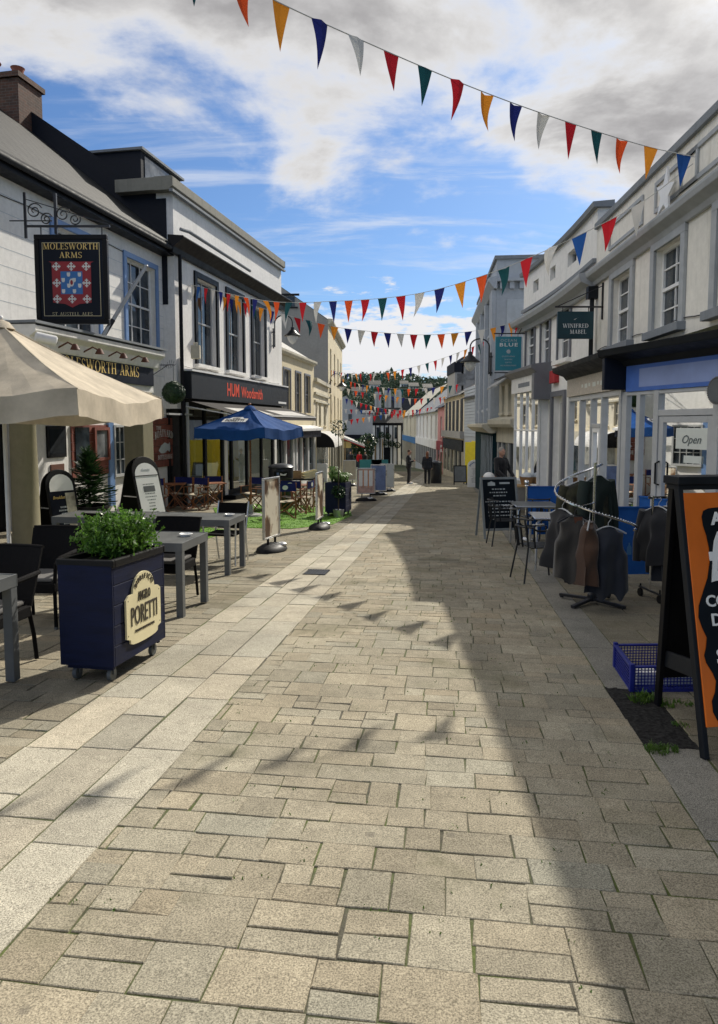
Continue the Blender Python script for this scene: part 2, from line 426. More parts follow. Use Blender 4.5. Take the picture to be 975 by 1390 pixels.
# ------------------------------------------------------------------ facades
class Fac:
    """a street front along a plan polyline; u runs along it, v stands out towards the street"""
    def __init__(s, pts, side):
        s.P = [Vector((p[0], p[1])) for p in pts]; s.side = side
        s.L = [0]
        for a, b in zip(s.P, s.P[1:]): s.L.append(s.L[-1]+(b-a).length)
        s.D = [(b-a).normalized() for a, b in zip(s.P, s.P[1:])]
        s.N = [Vector((d.y, -d.x))*side for d in s.D]
        s.VN = []
        for i in range(len(s.P)):
            if i == 0: n = s.N[0]
            elif i == len(s.P)-1: n = s.N[-1]
            else:
                n = (s.N[i-1]+s.N[i]).normalized(); n = n/n.dot(s.N[i])
            s.VN.append(n)
        s.len = s.L[-1]
    def seg(s, u):
        for i in range(len(s.D)):
            if u <= s.L[i+1]: return i
        return len(s.D)-1
    def p(s, u, v, z):
        i = s.seg(u); k = (u-s.L[i])/(s.L[i+1]-s.L[i])
        n = s.N[i] if k < 0 or k > 1 else s.VN[i].lerp(s.VN[i+1], k)
        q = s.P[i]+s.D[i]*(u-s.L[i])+n*v
        return Vector((q.x, q.y, z))
    def n3(s, u): n = s.N[s.seg(u)]; return Vector((n.x, n.y, 0))
    def d3(s, u): d = s.D[s.seg(u)]; return Vector((d.x, d.y, 0))
    def hit(s, px, py, v=0):
        d = ray(px, py); best = None
        for i in range(len(s.D)):
            o = s.P[i]+s.N[i]*v; den = s.N[i].x*d.x+s.N[i].y*d.y
            if abs(den) < 1e-9: continue
            k = (s.N[i].x*o.x+s.N[i].y*o.y)/den
            if k <= 0: continue
            u = s.L[i]+(Vector((d.x*k, d.y*k))-o).dot(s.D[i]); z = EYE+d.z*k
            e = max(s.L[i]-u, u-s.L[i+1], 0)
            if best is None or e < best[0]: best = (e, u, z)
        return best[1], best[2]
    def rect(s, xl, xr, yt, yb, v=0):        # photo corners of a front rectangle -> u0,u1,z0,z1
        ym = (yt+yb)/2; xm = (xl+xr)/2
        ua, ub = s.hit(xl, ym, v)[0], s.hit(xr, ym, v)[0]
        return min(ua, ub), max(ua, ub), s.hit(xm, yb, v)[1], s.hit(xm, yt, v)[1]
    def g(s, u, v=0): q = s.p(u, v, 0); return gz(q.x, q.y)
    def breaks(s, u0, u1): return [u0]+[l for l in s.L[1:-1] if u0+1e-3 < l < u1-1e-3]+[u1]
    def box(s, mb, u0, u1, v0, v1, z0, z1):
        b = s.breaks(u0, u1)
        for a, c in zip(b, b[1:]):
            q = [s.p(a, v0, z0), s.p(c, v0, z0), s.p(c, v1, z0), s.p(a, v1, z0), s.p(a, v0, z1), s.p(c, v0, z1), s.p(c, v1, z1), s.p(a, v1, z1)]
            if s.side > 0: q = [q[i] for i in (3, 2, 1, 0, 7, 6, 5, 4)]
            mb.hexa(q)
    def sweep(s, mb, prof, u0, u1):          # closed (v,z) profile swept along the front
        b = s.breaks(u0, u1); n = len(prof); i0 = len(mb.v)
        for u in b: mb.v += [tuple(s.p(u, v, z)) for v, z in prof]
        for k in range(len(b)-1):
            for q in range(n):
                r = (q+1) % n; mb.f.append((i0+k*n+q, i0+k*n+r, i0+(k+1)*n+r, i0+(k+1)*n+q))
        mb.f.append(tuple(i0+q for q in range(n))); mb.f.append(tuple(i0+(len(b)-1)*n+q for q in reversed(range(n))))
    def quad(s, mb, u0, u1, z0, z1, v):
        b = s.breaks(u0, u1)
        for a, c in zip(b, b[1:]): mb.quad(s.p(a, v, z0), s.p(c, v, z0), s.p(c, v, z1), s.p(a, v, z1))
    def wall(s, name, m, par, u0, u1, z0, z1, holes=(), depth=.15, back=7.0, v=0, ends=True):
        """front wall with real openings, reveals, and end walls going back"""
        mb = MB()
        us = sorted(set([u0, u1]+[h[0] for h in holes]+[h[1] for h in holes]+[l for l in s.L[1:-1] if u0 < l < u1]))
        us = [u for u in us if u0-1e-6 <= u <= u1+1e-6]
        for a, c in zip(us, us[1:]):
            if c-a < 1e-4: continue
            m_ = (a+c)/2; cuts = sorted((max(z0, h[2]), min(z1, h[3])) for h in holes if h[0] < m_ < h[1])
            z = z0
            for lo, hi in cuts:
                if lo > z+1e-4: mb.quad(s.p(a, v, z), s.p(c, v, z), s.p(c, v, lo), s.p(a, v, lo))
                z = max(z, hi)
            if z < z1-1e-4: mb.quad(s.p(a, v, z), s.p(c, v, z), s.p(c, v, z1), s.p(a, v, z1))
        for h in holes:
            a, c, lo, hi = h[:4]; d = v-depth
            mb.quad(s.p(a, v, lo), s.p(a, d, lo), s.p(a, d, hi), s.p(a, v, hi))
            mb.quad(s.p(c, v, lo), s.p(c, d, lo), s.p(c, d, hi), s.p(c, v, hi))
            mb.quad(s.p(a, v, hi), s.p(c, v, hi), s.p(c, d, hi), s.p(a, d, hi))
            mb.quad(s.p(a, v, lo), s.p(c, v, lo), s.p(c, d, lo), s.p(a, d, lo))
        if ends:
            for u in (u0, u1): mb.quad(s.p(u, v, z0), s.p(u, v-back, z0), s.p(u, v-back, z1), s.p(u, v, z1))
            mb.quad(s.p(u0, v-back, z0), s.p(u1, v-back, z0), s.p(u1, v-back, z1), s.p(u0, v-back, z1))
        return mb.build(name, m, par)
    def window(s, par, r, depth=.12, cols=2, rows=2, fm='white paint', pm='pane', fw=.055, bar=.022, surround=None, sill=None, v=0, meet=True):
        u0, u1, z0, z1 = r; mb = MB(); d = v-depth
        s.box(mb, u0, u0+fw, d-.03, d+.03, z0, z1); s.box(mb, u1-fw, u1, d-.03, d+.03, z0, z1)
        s.box(mb, u0+fw, u1-fw, d-.03, d+.03, z1-fw, z1); s.box(mb, u0+fw, u1-fw, d-.03, d+.03, z0, z0+fw*1.3)
        zm = (z0+z1)/2
        if meet: s.box(mb, u0+fw, u1-fw, d-.02, d+.036, zm-.025, zm+.025)
        for i in range(1, cols):
            u = u0+fw+(u1-u0-2*fw)*i/cols; s.box(mb, u-bar/2, u+bar/2, d-.016, d+.018, z0+fw*1.3+.001, z1-fw-.001)
        for j in range(1, rows):
            z = z0+(z1-z0)*j/rows
            if abs(z-zm) > .05 or not meet: s.box(mb, u0+fw+.001, u1-fw-.001, d-.0145, d+.0155, z-bar/2, z+bar/2)
        w = mb.build('window', fm, par)
        pb = MB(); s.quad(pb, u0+.01, u1-.01, z0+.01, z1-.01, d-.006); pb.build('pane', pm, w)
        if surround:
            sw, sm, pr = surround; b = MB()
            s.box(b, u0-sw, u0, v+.002, v+pr, z0, z1); s.box(b, u1, u1+sw, v+.002, v+pr, z0, z1)
            s.box(b, u0-sw, u1+sw, v+.002, v+pr, z1, z1+sw); b.build('surround', sm, w, bevel=.006)
        if sill:
            b = MB(); sm, pr, sh = sill; e = .09 if not surround else surround[0]+.03
            s.box(b, u0-e, u1+e, v-depth+.031, v+pr, z0-sh, z0-.001); b.build('sill', sm, w, bevel=.008)
        return w
# ------------------------------------------------------------------ lettering
def text(par, body, m, o, x, y, size, width=None, align='CENTER', name='lettering', depth=.004, shear=0, bold=0, spacing=1.0):
    """built-in face turned into a mesh lying in plane (x,y) at o; size = cap height"""
    cu = bpy.data.curves.new('lettering', 'FONT'); cu.body = body; cu.align_x = align; cu.size = 1; cu.offset = bold
    cu.extrude = .001; cu.shear = shear; cu.space_character = spacing; cu.resolution_u = 3
    ob = bpy.data.objects.new('lettering', cu); me = bpy.data.meshes.new_from_object(ob)
    bpy.data.objects.remove(ob); bpy.data.curves.remove(cu)
    xs = [v.co.x for v in me.vertices]
    w = (max(xs)-min(xs)) if xs else 1
    sy = size/.69; sx = sy if width is None else width/w
    X, Y = Vector(x).normalized(), Vector(y).normalized(); Z = X.cross(Y); o = Vector(o)
    for v in me.vertices: v.co = o+X*(v.co.x*sx)+Y*(v.co.y*sy)+Z*(depth*(.5+v.co.z*500))
    me.materials.clear(); me.materials.append(M[m]); me.update()
    return link(name, me, par)
# a small roman face drawn with thick and thin strokes and serifs, unit cap height
T_, t_ = .15, .06
def _arc(cx, cy, rx, ry, a0, a1, th, tv, n=14):
    out = []
    for k in range(n):
        q = []
        for a in (a0+(a1-a0)*k/n, a0+(a1-a0)*(k+1)/n):
            c, s_ = math.cos(rad(a)), math.sin(rad(a))
            q.append(((cx+rx*c, cy+ry*s_), (cx+(rx-th)*c, cy+(ry-tv)*s_)))
        out.append([q[0][0], q[1][0], q[1][1], q[0][1]])
    return out
def _ln(x0, y0, x1, y1, w):
    return [[(x0-w/2, y0), (x0+w/2, y0), (x1+w/2, y1), (x1-w/2, y1)]]
def _hb(x0, x1, y, h=.055): return [[(x0, y), (x1, y), (x1, y+h), (x0, y+h)]]
def _sf(x, y, w=.3): return _hb(x-w/2, x+w/2, y if y == 0 else y-.05, .05)
def _st(x, w=T_): return _ln(x, 0, x, 1, w)+_sf(x, 0)+_sf(x, 1)
GL = {
 'I': (.36, _st(.18)), 'H': (.86, _st(.18)+_st(.68)+_hb(.2, .66, .49)),
 'L': (.66, _st(.18)+_hb(.18, .6, 0)+_ln(.58, 0, .6, .24, .05)),
 'E': (.66, _st(.18)+_hb(.18, .58, 0)+_hb(.18, .5, .5)+_hb(.18, .56, .945)+_ln(.57, 0, .59, .22, .05)+_ln(.55, 1, .56, .8, .05)+_ln(.5, .42, .5, .62, .04)),
 'F': (.62, _st(.18)+_hb(.18, .48, .5)+_hb(.18, .56, .945)+_ln(.55, 1, .56, .78, .05)+_ln(.48, .42, .48, .62, .04)),
 'T': (.74, _ln(.37, 0, .37, 1, T_)+_sf(.37, 0)+_hb(.04, .7, .945)+_ln(.05, 1, .03, .76, .05)+_ln(.69, 1, .71, .76, .05)),
 'O': (.88, _arc(.44, .5, .4, .52, 0, 360, .15, .05, 22)),
 'C': (.78, _arc(.44, .5, .4, .52, 45, 318, .15, .05, 18)+_ln(.72, .7, .72, .98, .05)),
 'D': (.84, _st(.18)+_arc(.34, .5, .44, .5, -90, 90, .15, .055)+_hb(.18, .36, 0)+_hb(.18, .36, .945)),
 'B': (.7, _st(.18)+_arc(.32, .75, .26, .25, -90, 90, .13, .05)+_arc(.34, .26, .3, .26, -90, 90, .14, .05)+_hb(.18, .34, 0)+_hb(.18, .34, .5)+_hb(.18, .34, .945)),
 'R': (.78, _st(.18)+_arc(.34, .74, .28, .26, -90, 90, .14, .05)+_hb(.18, .36, .48)+_hb(.18, .36, .945)+_ln(.66, 0, .36, .5, .15)+_sf(.7, 0, .2)),
 'P': (.68, _st(.18)+_arc(.34, .73, .28, .27, -90, 90, .14, .05)+_hb(.18, .36, .46)+_hb(.18, .36, .945)),
 'A': (.84, _ln(.14, 0, .42, 1, .06)+_ln(.68, 0, .42, 1, .15)+_hb(.22, .6, .32, .05)+_sf(.14, 0, .24)+_sf(.68, 0, .28)),
 'M': (1.06, _ln(.16, 0, .2, 1, .06)+_ln(.52, .02, .22, 1, .14)+_ln(.52, .02, .84, 1, .06)+_ln(.88, 0, .84, 1, .15)+_sf(.16, 0, .24)+_sf(.88, 0, .28)+_hb(.08, .26, .95, .05)+_hb(.8, .98, .95, .05)),
 'N': (.9, _ln(.17, 0, .17, 1, .06)+_ln(.7, 0, .2, 1, .15)+_ln(.72, 0, .72, 1, .06)+_sf(.17, 0, .24)+_sf(.72, 1, .24)+_hb(.06, .24, .95, .05)),
 'W': (1.2, _ln(.34, 0, .12, 1, .14)+_ln(.34, 0, .6, 1, .06)+_ln(.82, 0, .58, 1, .14)+_ln(.82, 0, 1.08, 1, .06)+_sf(.12, 1, .26)+_sf(.58, 1, .22)+_sf(1.08, 1, .22)),
 'U': (.84, _ln(.18, .3, .18, 1, .15)+_arc(.43, .3, .325, .31, 180, 360, .12, .07)+_ln(.72, .3, .72, 1, .06)+_sf(.18, 1)+_sf(.72, 1, .24)),
 'Y': (.8, _ln(.4, .45, .12, 1, .14)+_ln(.4, .45, .68, 1, .06)+_ln(.4, 0, .4, .47, .14)+_sf(.4, 0)+_sf(.12, 1, .24)+_sf(.68, 1, .22)),
 'S': (.64, _arc(.32, .74, .25, .27, 20, 270, .1, .07)+_arc(.32, .245, .26, .26, -160, 90, .1, .07)+_ln(.54, .78, .54, .98, .04)+_ln(.07, .02, .07, .22, .04)),
 'G': (.82, _arc(.44, .5, .4, .52, 45, 325, .15, .05, 18)+_ln(.72, .7, .72, .98, .05)+_ln(.72, .02, .72, .42, .13)+_sf(.72, .4, .28)),
 ' ': (.45, []), '.': (.3, _hb(.08, .2, 0, .12))}
def roman(par, body, m, o, x, y, size, width=None, name='lettering', depth=.006, bend=0):
    X, Y = Vector(x).normalized(), Vector(y).normalized(); Z = X.cross(Y); o = Vector(o)
    tot = sum(GL[c][0] for c in body)+.04*len(body); sx = size if width is None else width/tot
    mb = MB(); pen = -tot/2; out = None
    for c in body:
        if c == ' ' and mb.f: out = mb.build(name, m, par); mb = MB()
        adv, strokes = GL[c]
        for k, q in enumerate(strokes):
            dz = depth+.0002*(k % 5)
            pts = []
            for a, b in q:
                w = (pen+a)/tot*2; yy = b*size+bend*(1-w*w)
                pts.append(o+X*((pen+a)*sx)+Y*yy+Z*dz)
            mb.poly(pts)
        pen += adv+.04
    return mb.build(name, m, par)
def leaves(mb, n, size, where, flat=.5, rnd=R):
    for _ in range(n):
        c, nrm = where(rnd); c = Vector(c)
        a = Vector((rnd.gauss(0, 1), rnd.gauss(0, 1), rnd.gauss(0, 1)))
        nv = (Vector(nrm)*flat+a*(1-flat)*.7)
        if nv.length < 1e-5: nv = a
        nv.normalize(); x = nv.cross(Vector((rnd.gauss(0, 1), rnd.gauss(0, 1), rnd.gauss(0, 1))))
        if x.length < 1e-5: continue
        x.normalize(); y = nv.cross(x); s_ = size*rnd.uniform(.6, 1.3)
        mb.quad(c-y*s_*.7, c+x*s_*.36, c+y*s_*.7, c-x*s_*.36)
# ------------------------------------------------------------------ camera, sun, sky
cam = bpy.data.cameras.new('camera'); co_ = bpy.data.objects.new('camera', cam); COL.objects.link(co_)
co_.location = (0, 0, EYE); co_.rotation_euler = (rad(90)-PITCH, 0, 0)
cam.sensor_fit = 'VERTICAL'; cam.sensor_height = 36; cam.lens = FPX/1390*36; cam.shift_y = -45/1390
cam.clip_start = .05; cam.clip_end = 5000; sc.camera = co_
SUN_AZ, SUN_EL = rad(31), rad(38.7)
sd = Vector((math.sin(SUN_AZ)*math.cos(SUN_EL), math.cos(SUN_AZ)*math.cos(SUN_EL), math.sin(SUN_EL)))
sl = bpy.data.lights.new('sun', 'SUN'); so = bpy.data.objects.new('sun', sl); COL.objects.link(so)
sl.energy = 5.0; sl.angle = rad(.53); sl.color = (1, .94, .83); so.rotation_euler = sd.to_track_quat('Z', 'Y').to_euler(); so.location = (8, 30, 40)
w = bpy.data.worlds.new('World'); sc.world = w; w.use_nodes = True
nt = w.node_tree; bg = nt.nodes['Background']
def mth(op, a, b=None, c=None, clamp=False):
    n = nt.nodes.new('ShaderNodeMath'); n.operation = op; n.use_clamp = clamp
    for i, v in enumerate((a, b, c)):
        if v is None: continue
        if hasattr(v, 'is_linked'): nt.links.new(v, n.inputs[i])
        else: n.inputs[i].default_value = v
    return n.outputs[0]
def sstep(x, lo, hi):
    n = nt.nodes.new('ShaderNodeMapRange'); n.interpolation_type = 'SMOOTHSTEP'
    nt.links.new(x, n.inputs[0]); n.inputs[1].default_value = lo; n.inputs[2].default_value = hi
    return n.outputs[0]
sky = nt.nodes.new('ShaderNodeTexSky'); sky.sky_type = 'NISHITA'; sky.sun_disc = False
sky.sun_elevation = SUN_EL; sky.sun_rotation = SUN_AZ; sky.air_density = 1.0; sky.dust_density = .6; sky.ozone_density = 2.0
tc = nt.nodes.new('ShaderNodeTexCoord'); sp = nt.nodes.new('ShaderNodeSeparateXYZ'); nt.links.new(tc.outputs['Generated'], sp.inputs[0])
X, Y, Z = sp.outputs
zz = mth('ADD', mth('MAXIMUM', Z, 0.0), .16)
cb = nt.nodes.new('ShaderNodeCombineXYZ'); nt.links.new(mth('DIVIDE', X, zz), cb.inputs[0]); nt.links.new(mth('DIVIDE', Y, zz), cb.inputs[1])
def cn(scale, detail, rough, off=(0, 0, 0), stretch=(1, 1, 1), dist=0):
    mp = nt.nodes.new('ShaderNodeMapping'); mp.inputs['Location'].default_value = off; mp.inputs['Scale'].default_value = stretch
    nt.links.new(cb.outputs[0], mp.inputs[0])
    n = nt.nodes.new('ShaderNodeTexNoise'); n.inputs['Scale'].default_value = scale; n.inputs['Detail'].default_value = detail
    n.inputs['Roughness'].default_value = rough; n.inputs['Distortion'].default_value = dist
    nt.links.new(mp.outputs[0], n.inputs['Vector']); return n.outputs[0]
n1 = cn(1.9, 9, .58, (3.1, 1.7, 0), dist=.25); n2 = cn(6, 8, .6, (1, 9, 0)); n3 = cn(2.2, 8, .62, (7, 2, 0), (.55, 2.2, 1), .5)
hi_ = mth('ADD', mth('MULTIPLY', mth('SUBTRACT', mth('ADD', Z, mth('MULTIPLY', X, .18)), .335), 3.4), 0)       # cloud deck thickens upward and to the right
den = mth('ADD', hi_, mth('MULTIPLY', mth('SUBTRACT', n1, .5), 2.3))
den = mth('ADD', den, mth('MULTIPLY', mth('SUBTRACT', n2, .5), .5))
back = mth('SUBTRACT', 1.0, mth('MULTIPLY', sstep(Y, .25, -.45), .55))      # cloud thinned behind the viewer, out of view, to lower the fill light
deck = mth('MULTIPLY', sstep(den, -.12, .42), back)
thick = sstep(den, .10, .78)
lowb = mth('SUBTRACT', 1.0, mth('MULTIPLY', mth('ABSOLUTE', mth('SUBTRACT', Z, .10)), 9.0))
xb = mth('MULTIPLY', mth('ABSOLUTE', mth('SUBTRACT', X, .05)), 1.1)
lown = mth('ADD', mth('SUBTRACT', lowb, xb), mth('MULTIPLY', mth('SUBTRACT', n2, .5), 2.4))
low = mth('MULTIPLY', sstep(lown, .28, .62), back)
cir = mth('MULTIPLY', sstep(n3, .49, .74), .55)
col = mixc(nt, 1.0, sky.outputs[0], (.64, .86, 1.13), 'MULTIPLY')
col = mixc(nt, cir, col, (8.2, 8.5, 9.0))
cl = mixc(nt, thick, (9.3, 9.2, 9.1), (3.7, 3.6, 3.65))
cl = mixc(nt, mth('MULTIPLY', sstep(n2, .45, .7), .45), cl, (7.6, 7.5, 7.5))
col = mixc(nt, deck, col, cl)
col = mixc(nt, low, col, (8.6, 8.6, 8.8))
hz = sstep(Z, .09, -.02)
col = mixc(nt, mth('MULTIPLY', hz, .75), col, (4.6, 5.2, 6.2))
dp = nt.nodes.new('ShaderNodeVectorMath'); dp.operation = 'DOT_PRODUCT'; nt.links.new(tc.outputs['Generated'], dp.inputs[0]); dp.inputs[1].default_value = sd
col = mixc(nt, mth('MULTIPLY', sstep(Z, .58, .82), .55), col, (1.5, 1.55, 1.7))         # unseen overhead sky darkened to cut the fill on the ground
aur = mth('POWER', mth('MAXIMUM', dp.outputs['Value'], 0.0), 200.0)                   # glow added round the sun, above the frame, to brighten the left walls
col = mixc(nt, mth('MULTIPLY', aur, .8), col, (170, 160, 140))
bank = mth('MULTIPLY', sstep(X, -.15, -.6), mth('MULTIPLY', sstep(Z, .28, .5), sstep(Y, .75, .3)))    # unseen bright bank added on the left to lift the right-hand walls
col = mixc(nt, mth('MULTIPLY', bank, .70), col, (23, 22.4, 21.4))
nt.links.new(col, bg.inputs[0]); bg.inputs[1].default_value = .1
sc.view_settings.view_transform = 'Standard'; sc.view_settings.look = 'None'; sc.view_settings.exposure = 0; sc.view_settings.gamma = 1
# ------------------------------------------------------------------ ground and paving
def jm():
    m, nt2, b = nt_new('joint soil'); co = coords(nt2)
    n = noise(nt2, co, 1.3, 6, .65); n_ = noise(nt2, co, 30, 4, .7)
    c = mixc(nt2, ramp(nt2, n, [(.42, 0), (.58, 1)]), (.085, .078, .058), (.09, .115, .03))
    c = mixc(nt2, .6, c, ramp(nt2, n_, [(.3, .4), (.7, 1.5)]), 'MULTIPLY')
    nt2.links.new(c, b.inputs['Base Color']); b.inputs['Roughness'].default_value = .95
    bump(nt2, b, n_, .8, .01); MATS['joint soil'] = m
jm()
g = MB()
ss = [-420, -60, -20, -8, -4, -2, 0, 2, 4, 8, 20, 60, 420]; tt = [-59, -20, -5, 0, 5, 10, 20, 40, 80, 127, 200, 900]
for a, b in zip(ss, ss[1:]):
    for c, d in zip(tt, tt[1:]):
        q = []
        for s_, t_2 in ((a, c), (b, c), (b, d), (a, d)):
            x, y = st(s_, t_2); q.append((x, y, -SLOPE*min(t_2, 128)-.0055))
        g.quad(*q)
structure(g.build('ground', 'joint soil'))
def block(mb, s0, s1, t0, t1, gap, tone, h=0, rnd=R, bev=.003):
    s0 += gap/2; s1 -= gap/2; t0 += gap/2; t1 -= gap/2
    tilt = rnd.gauss(0, .0008); i = len(mb.v)
    j = [rnd.uniform(-.006, .006) for _ in range(8)]
    cs = ((s0+j[0], t0+j[1]), (s1+j[2], t0+j[3]), (s1+j[4], t1+j[5]), (s0+j[6], t1+j[7]))
    mx, my = (s0+s1)/2, (t0+t1)/2
    for k, (s_, t2) in enumerate(cs):
        x, y = st(s_, t2); z = -SLOPE*t2
        mb.v.append((x, y, z-.022))
    for k, (s_, t2) in enumerate(cs):
        x, y = st(s_, t2); mb.v.append((x, y, -SLOPE*t2+h-bev*.8+tilt*(1 if k in (0, 3) else -1)))
    for k, (s_, t2) in enumerate(cs):
        s3 = s_+(bev if s_ < mx else -bev); t3 = t2+(bev if t2 < my else -bev)
        x, y = st(s3, t3); mb.v.append((x, y, -SLOPE*t3+h+tilt*(1 if k in (0, 3) else -1)))
    for k in range(4):
        l = (k+1) % 4
        mb.f.append((i+k, i+l, i+4+l, i+4+k)); mb.f.append((i+4+k, i+4+l, i+8+l, i+8+k))
    mb.f.append((i+8, i+9, i+10, i+11)); mb.tone += [tone]*12
def ptone(rnd, base, v=.10, warm=.035):
    k = 1+rnd.gauss(0, v*.7); wv = rnd.gauss(0, warm*.5)
    return (base[0]*k*(1+wv), base[1]*k, base[2]*k*(1-wv))
def pave(mb, s0, s1, t0, t1, band, wr, base, gap=.008, split=.36, rnd=R, skip=None):
    t = t0
    while t < t1:
        hh = band*rnd.choice((1, 1, 1, 1.12, .72)); s_ = s0-rnd.uniform(0, .2)
        first = True
        while s_ < s1:
            wd = rnd.uniform(*wr); e = s_+wd
            if e > s1-wr[0]*.6: e = s1
            a = max(s_, s0)
            if not (skip and skip((a+e)/2, t+hh/2)):
                if hh > band*.9 and rnd.random() < split:
                    m_ = t+hh*rnd.uniform(.42, .58)
                    block(mb, a, e, t, m_, gap, ptone(rnd, base), rnd.gauss(0, .0009))
                    if wd > wr[0]*1.5 and rnd.random() < .35:
                        c = (a+e)/2
                        block(mb, a, c, m_, t+hh, gap, ptone(rnd, base), rnd.gauss(0, .0009)); block(mb, c, e, m_, t+hh, gap, ptone(rnd, base), rnd.gauss(0, .0009))
                    else: block(mb, a, e, m_, t+hh, gap, ptone(rnd, base), rnd.gauss(0, .0009))
                else: block(mb, a, e, t, t+hh, gap, ptone(rnd, base), rnd.gauss(0, .0009))
            s_ = e
        t += hh
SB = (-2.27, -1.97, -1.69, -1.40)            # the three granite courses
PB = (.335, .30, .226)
r1 = random.Random(3)
cw = MB(); pave(cw, SB[3], 1.07, .3, 30, .225, (.14, .32), PB, .005, rnd=r1); pave(cw, SB[3], 1.07, 30, 70, .5, (.4, .8), PB, .014, rnd=r1)
structure(cw.build('carriageway_paving', 'paver'))
fl = MB(); pave(fl, -5.2, SB[0], .3, 26, .25, (.2, .44), dk(PB, .9), rnd=r1); pave(fl, -5.2, SB[0], 26, 60, .6, (.5, .9), dk(PB, .9), .014, rnd=r1)
pave(fl, -9.2, -5.2, 6, 24, .45, (.4, .7), dk(PB, .85), rnd=r1)
structure(fl.build('left_pavement', 'paver'))
fr_ = MB(); pave(fr_, 1.36, 5.4, .3, 30, .34, (.3, .62), dk(PB, .66), rnd=r1); pave(fr_, 1.36, 3.2, 30, 60, .6, (.5, .9), dk(PB, .66), .014, rnd=r1)  # base colour cut on this side to deepen the shade there
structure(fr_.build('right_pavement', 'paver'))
gr = MB()
for k in range(3):
    t = .2+r1.uniform(0, .4)
    while t < 60:
        L_ = r1.uniform(.38, .8); block(gr, SB[k], SB[k+1], t, t+L_, .010, ptone(r1, (.43, .395, .315), .12, .03), r1.gauss(0, .001)); t += L_
structure(gr.build('granite_strip', 'granite slab'))
ch = MB(); t = .25
while t < 45:
    L_ = r1.uniform(.7, 1.1)
    if t < 3.86 < t+L_+.3: L_ = 3.86-t
    if 3.85 < t < 4.79: L_ = 4.80-t
    if not 3.85 < t < 4.79: block(ch, 1.07, 1.36, t, t+L_, .012, ptone(r1, (.25, .24, .21), .1, .03), -.001)
    t += L_
structure(ch.build('drainage_channel', 'granite slab'))
# sunken asphalt patch where channel slabs are missing
ap = MB(); nS, nT = 8, 22
P_ = [[None]*(nT+1) for _ in range(nS+1)]
for i in range(nS+1):
    for j in range(nT+1):
        s_, t2 = 1.065+.30*i/nS, 3.84+.98*j/nT; x, y = st(s_, t2)
        P_[i][j] = (x, y, -SLOPE*t2-.0035+R.uniform(-.002, .005))
for i in range(nS):
    for j in range(nT): ap.quad(P_[i][j], P_[i+1][j], P_[i+1][j+1], P_[i][j+1])
structure(ap.build('asphalt_patch', 'asphalt'))
wd_ = MB()
def tuft(mb, x, y, n, spread, h, rnd=R):
    for _ in range(n):
        a = rnd.uniform(0, 6.28); r_ = spread*math.sqrt(rnd.random()); bx, by = x+r_*math.cos(a), y+r_*math.sin(a)
        hh = h*rnd.uniform(.4, 1.1); lx, ly = rnd.gauss(0, hh*.5), rnd.gauss(0, hh*.5); z = gz(bx, by)-.003; w_ = .003+.25*hh*.06
        p0 = Vector((bx, by, z)); p1 = p0+Vector((lx*.4, ly*.4, hh*.7)); p2 = p0+Vector((lx, ly, hh)); o = Vector((math.cos(a), math.sin(a), 0))*w_
        mb.quad(p0-o, p0+o, p1+o*.8, p1-o*.8); mb.quad(p1-o*.8, p1+o*.8, p2+o*.1, p2-o*.1)
for px, py, n, sp_, h in ((880, 948, 160, .07, .05), (868, 952, 90, .06, .045), (905, 958, 70, .05, .05), (892, 1020, 110, .06, .04), (910, 1018, 70, .05, .03), (928, 955, 60, .06, .03), (925, 985, 40, .05, .03)):
    q = G(px, py); tuft(wd_, q.x, q.y, n, sp_, h)
for _ in range(260):                         # seedlings in the joints
    s_, t2 = R.uniform(-1.4, .9), R.uniform(2, 9); x, y = st(s_, t2)
    tuft(wd_, x, y, 3, .02, .012)
o = wd_.build('joint_weeds', 'weed leaf'); o['kind'] = 'stuff'; tag(o, 'small green weeds and moss tufts growing round the asphalt patch and in paving joints', 'weeds')
# drain grate in the granite strip
q = G(430, 777); sg = (q.x*TC-q.y*TS); tg = q.x*TS+q.y*TC
t = thing('drain_grate', 'small dark slotted drain grate set into the pale granite strip', 'drain', (q.x, q.y, q.z))
a = MB(); b = MB()
def sbox(mb, s0, s1, t0, t1, h0, h1):
    p = [];
    for h in (h0, h1):
        for s_, t2 in ((s0, t0), (s1, t0), (s1, t1), (s0, t1)):
            x, y = st(s_, t2); p.append((x, y, -SLOPE*t2+h))
    mb.hexa(p)
sbox(a, sg-.15, sg+.15, tg-.19, tg+.19, .0015, .004); a.build('sump', 'plastic black', t)
for k in range(8): sbox(b, sg-.13+.035*k-.006, sg-.13+.035*k+.018, tg-.16, tg+.16, .0042, .010)
sbox(b, sg-.15, sg+.15, tg-.19, tg-.162, .0041, .0105); sbox(b, sg-.15, sg+.15, tg+.162, tg+.19, .0041, .0105)
b.build('grating', 'dark metal', t)
# ------------------------------------------------------------------ left side buildings
def roof(name, m, par, F, u0, u1, z0, z1, v0, v1):
    """one slope from eave (v0,z0) up to ridge (v1,z1), with a little thickness"""
    mb = MB(); L = math.hypot(v1-v0, z1-z0); n = 24
    for k in range(n):
        a, c = u0+(u1-u0)*k/n, u0+(u1-u0)*(k+1)/n
        mb.quad(F.p(a, v0, z0), F.p(c, v0, z0), F.p(c, v1, z1), F.p(a, v1, z1), [(a, 0), (c, 0), (c, L), (a, L)])
    mb.quad(F.p(u0, v0, z0-.04), F.p(u1, v0, z0-.04), F.p(u1, v0, z0), F.p(u0, v0, z0))
    return mb.build(name, m, par)
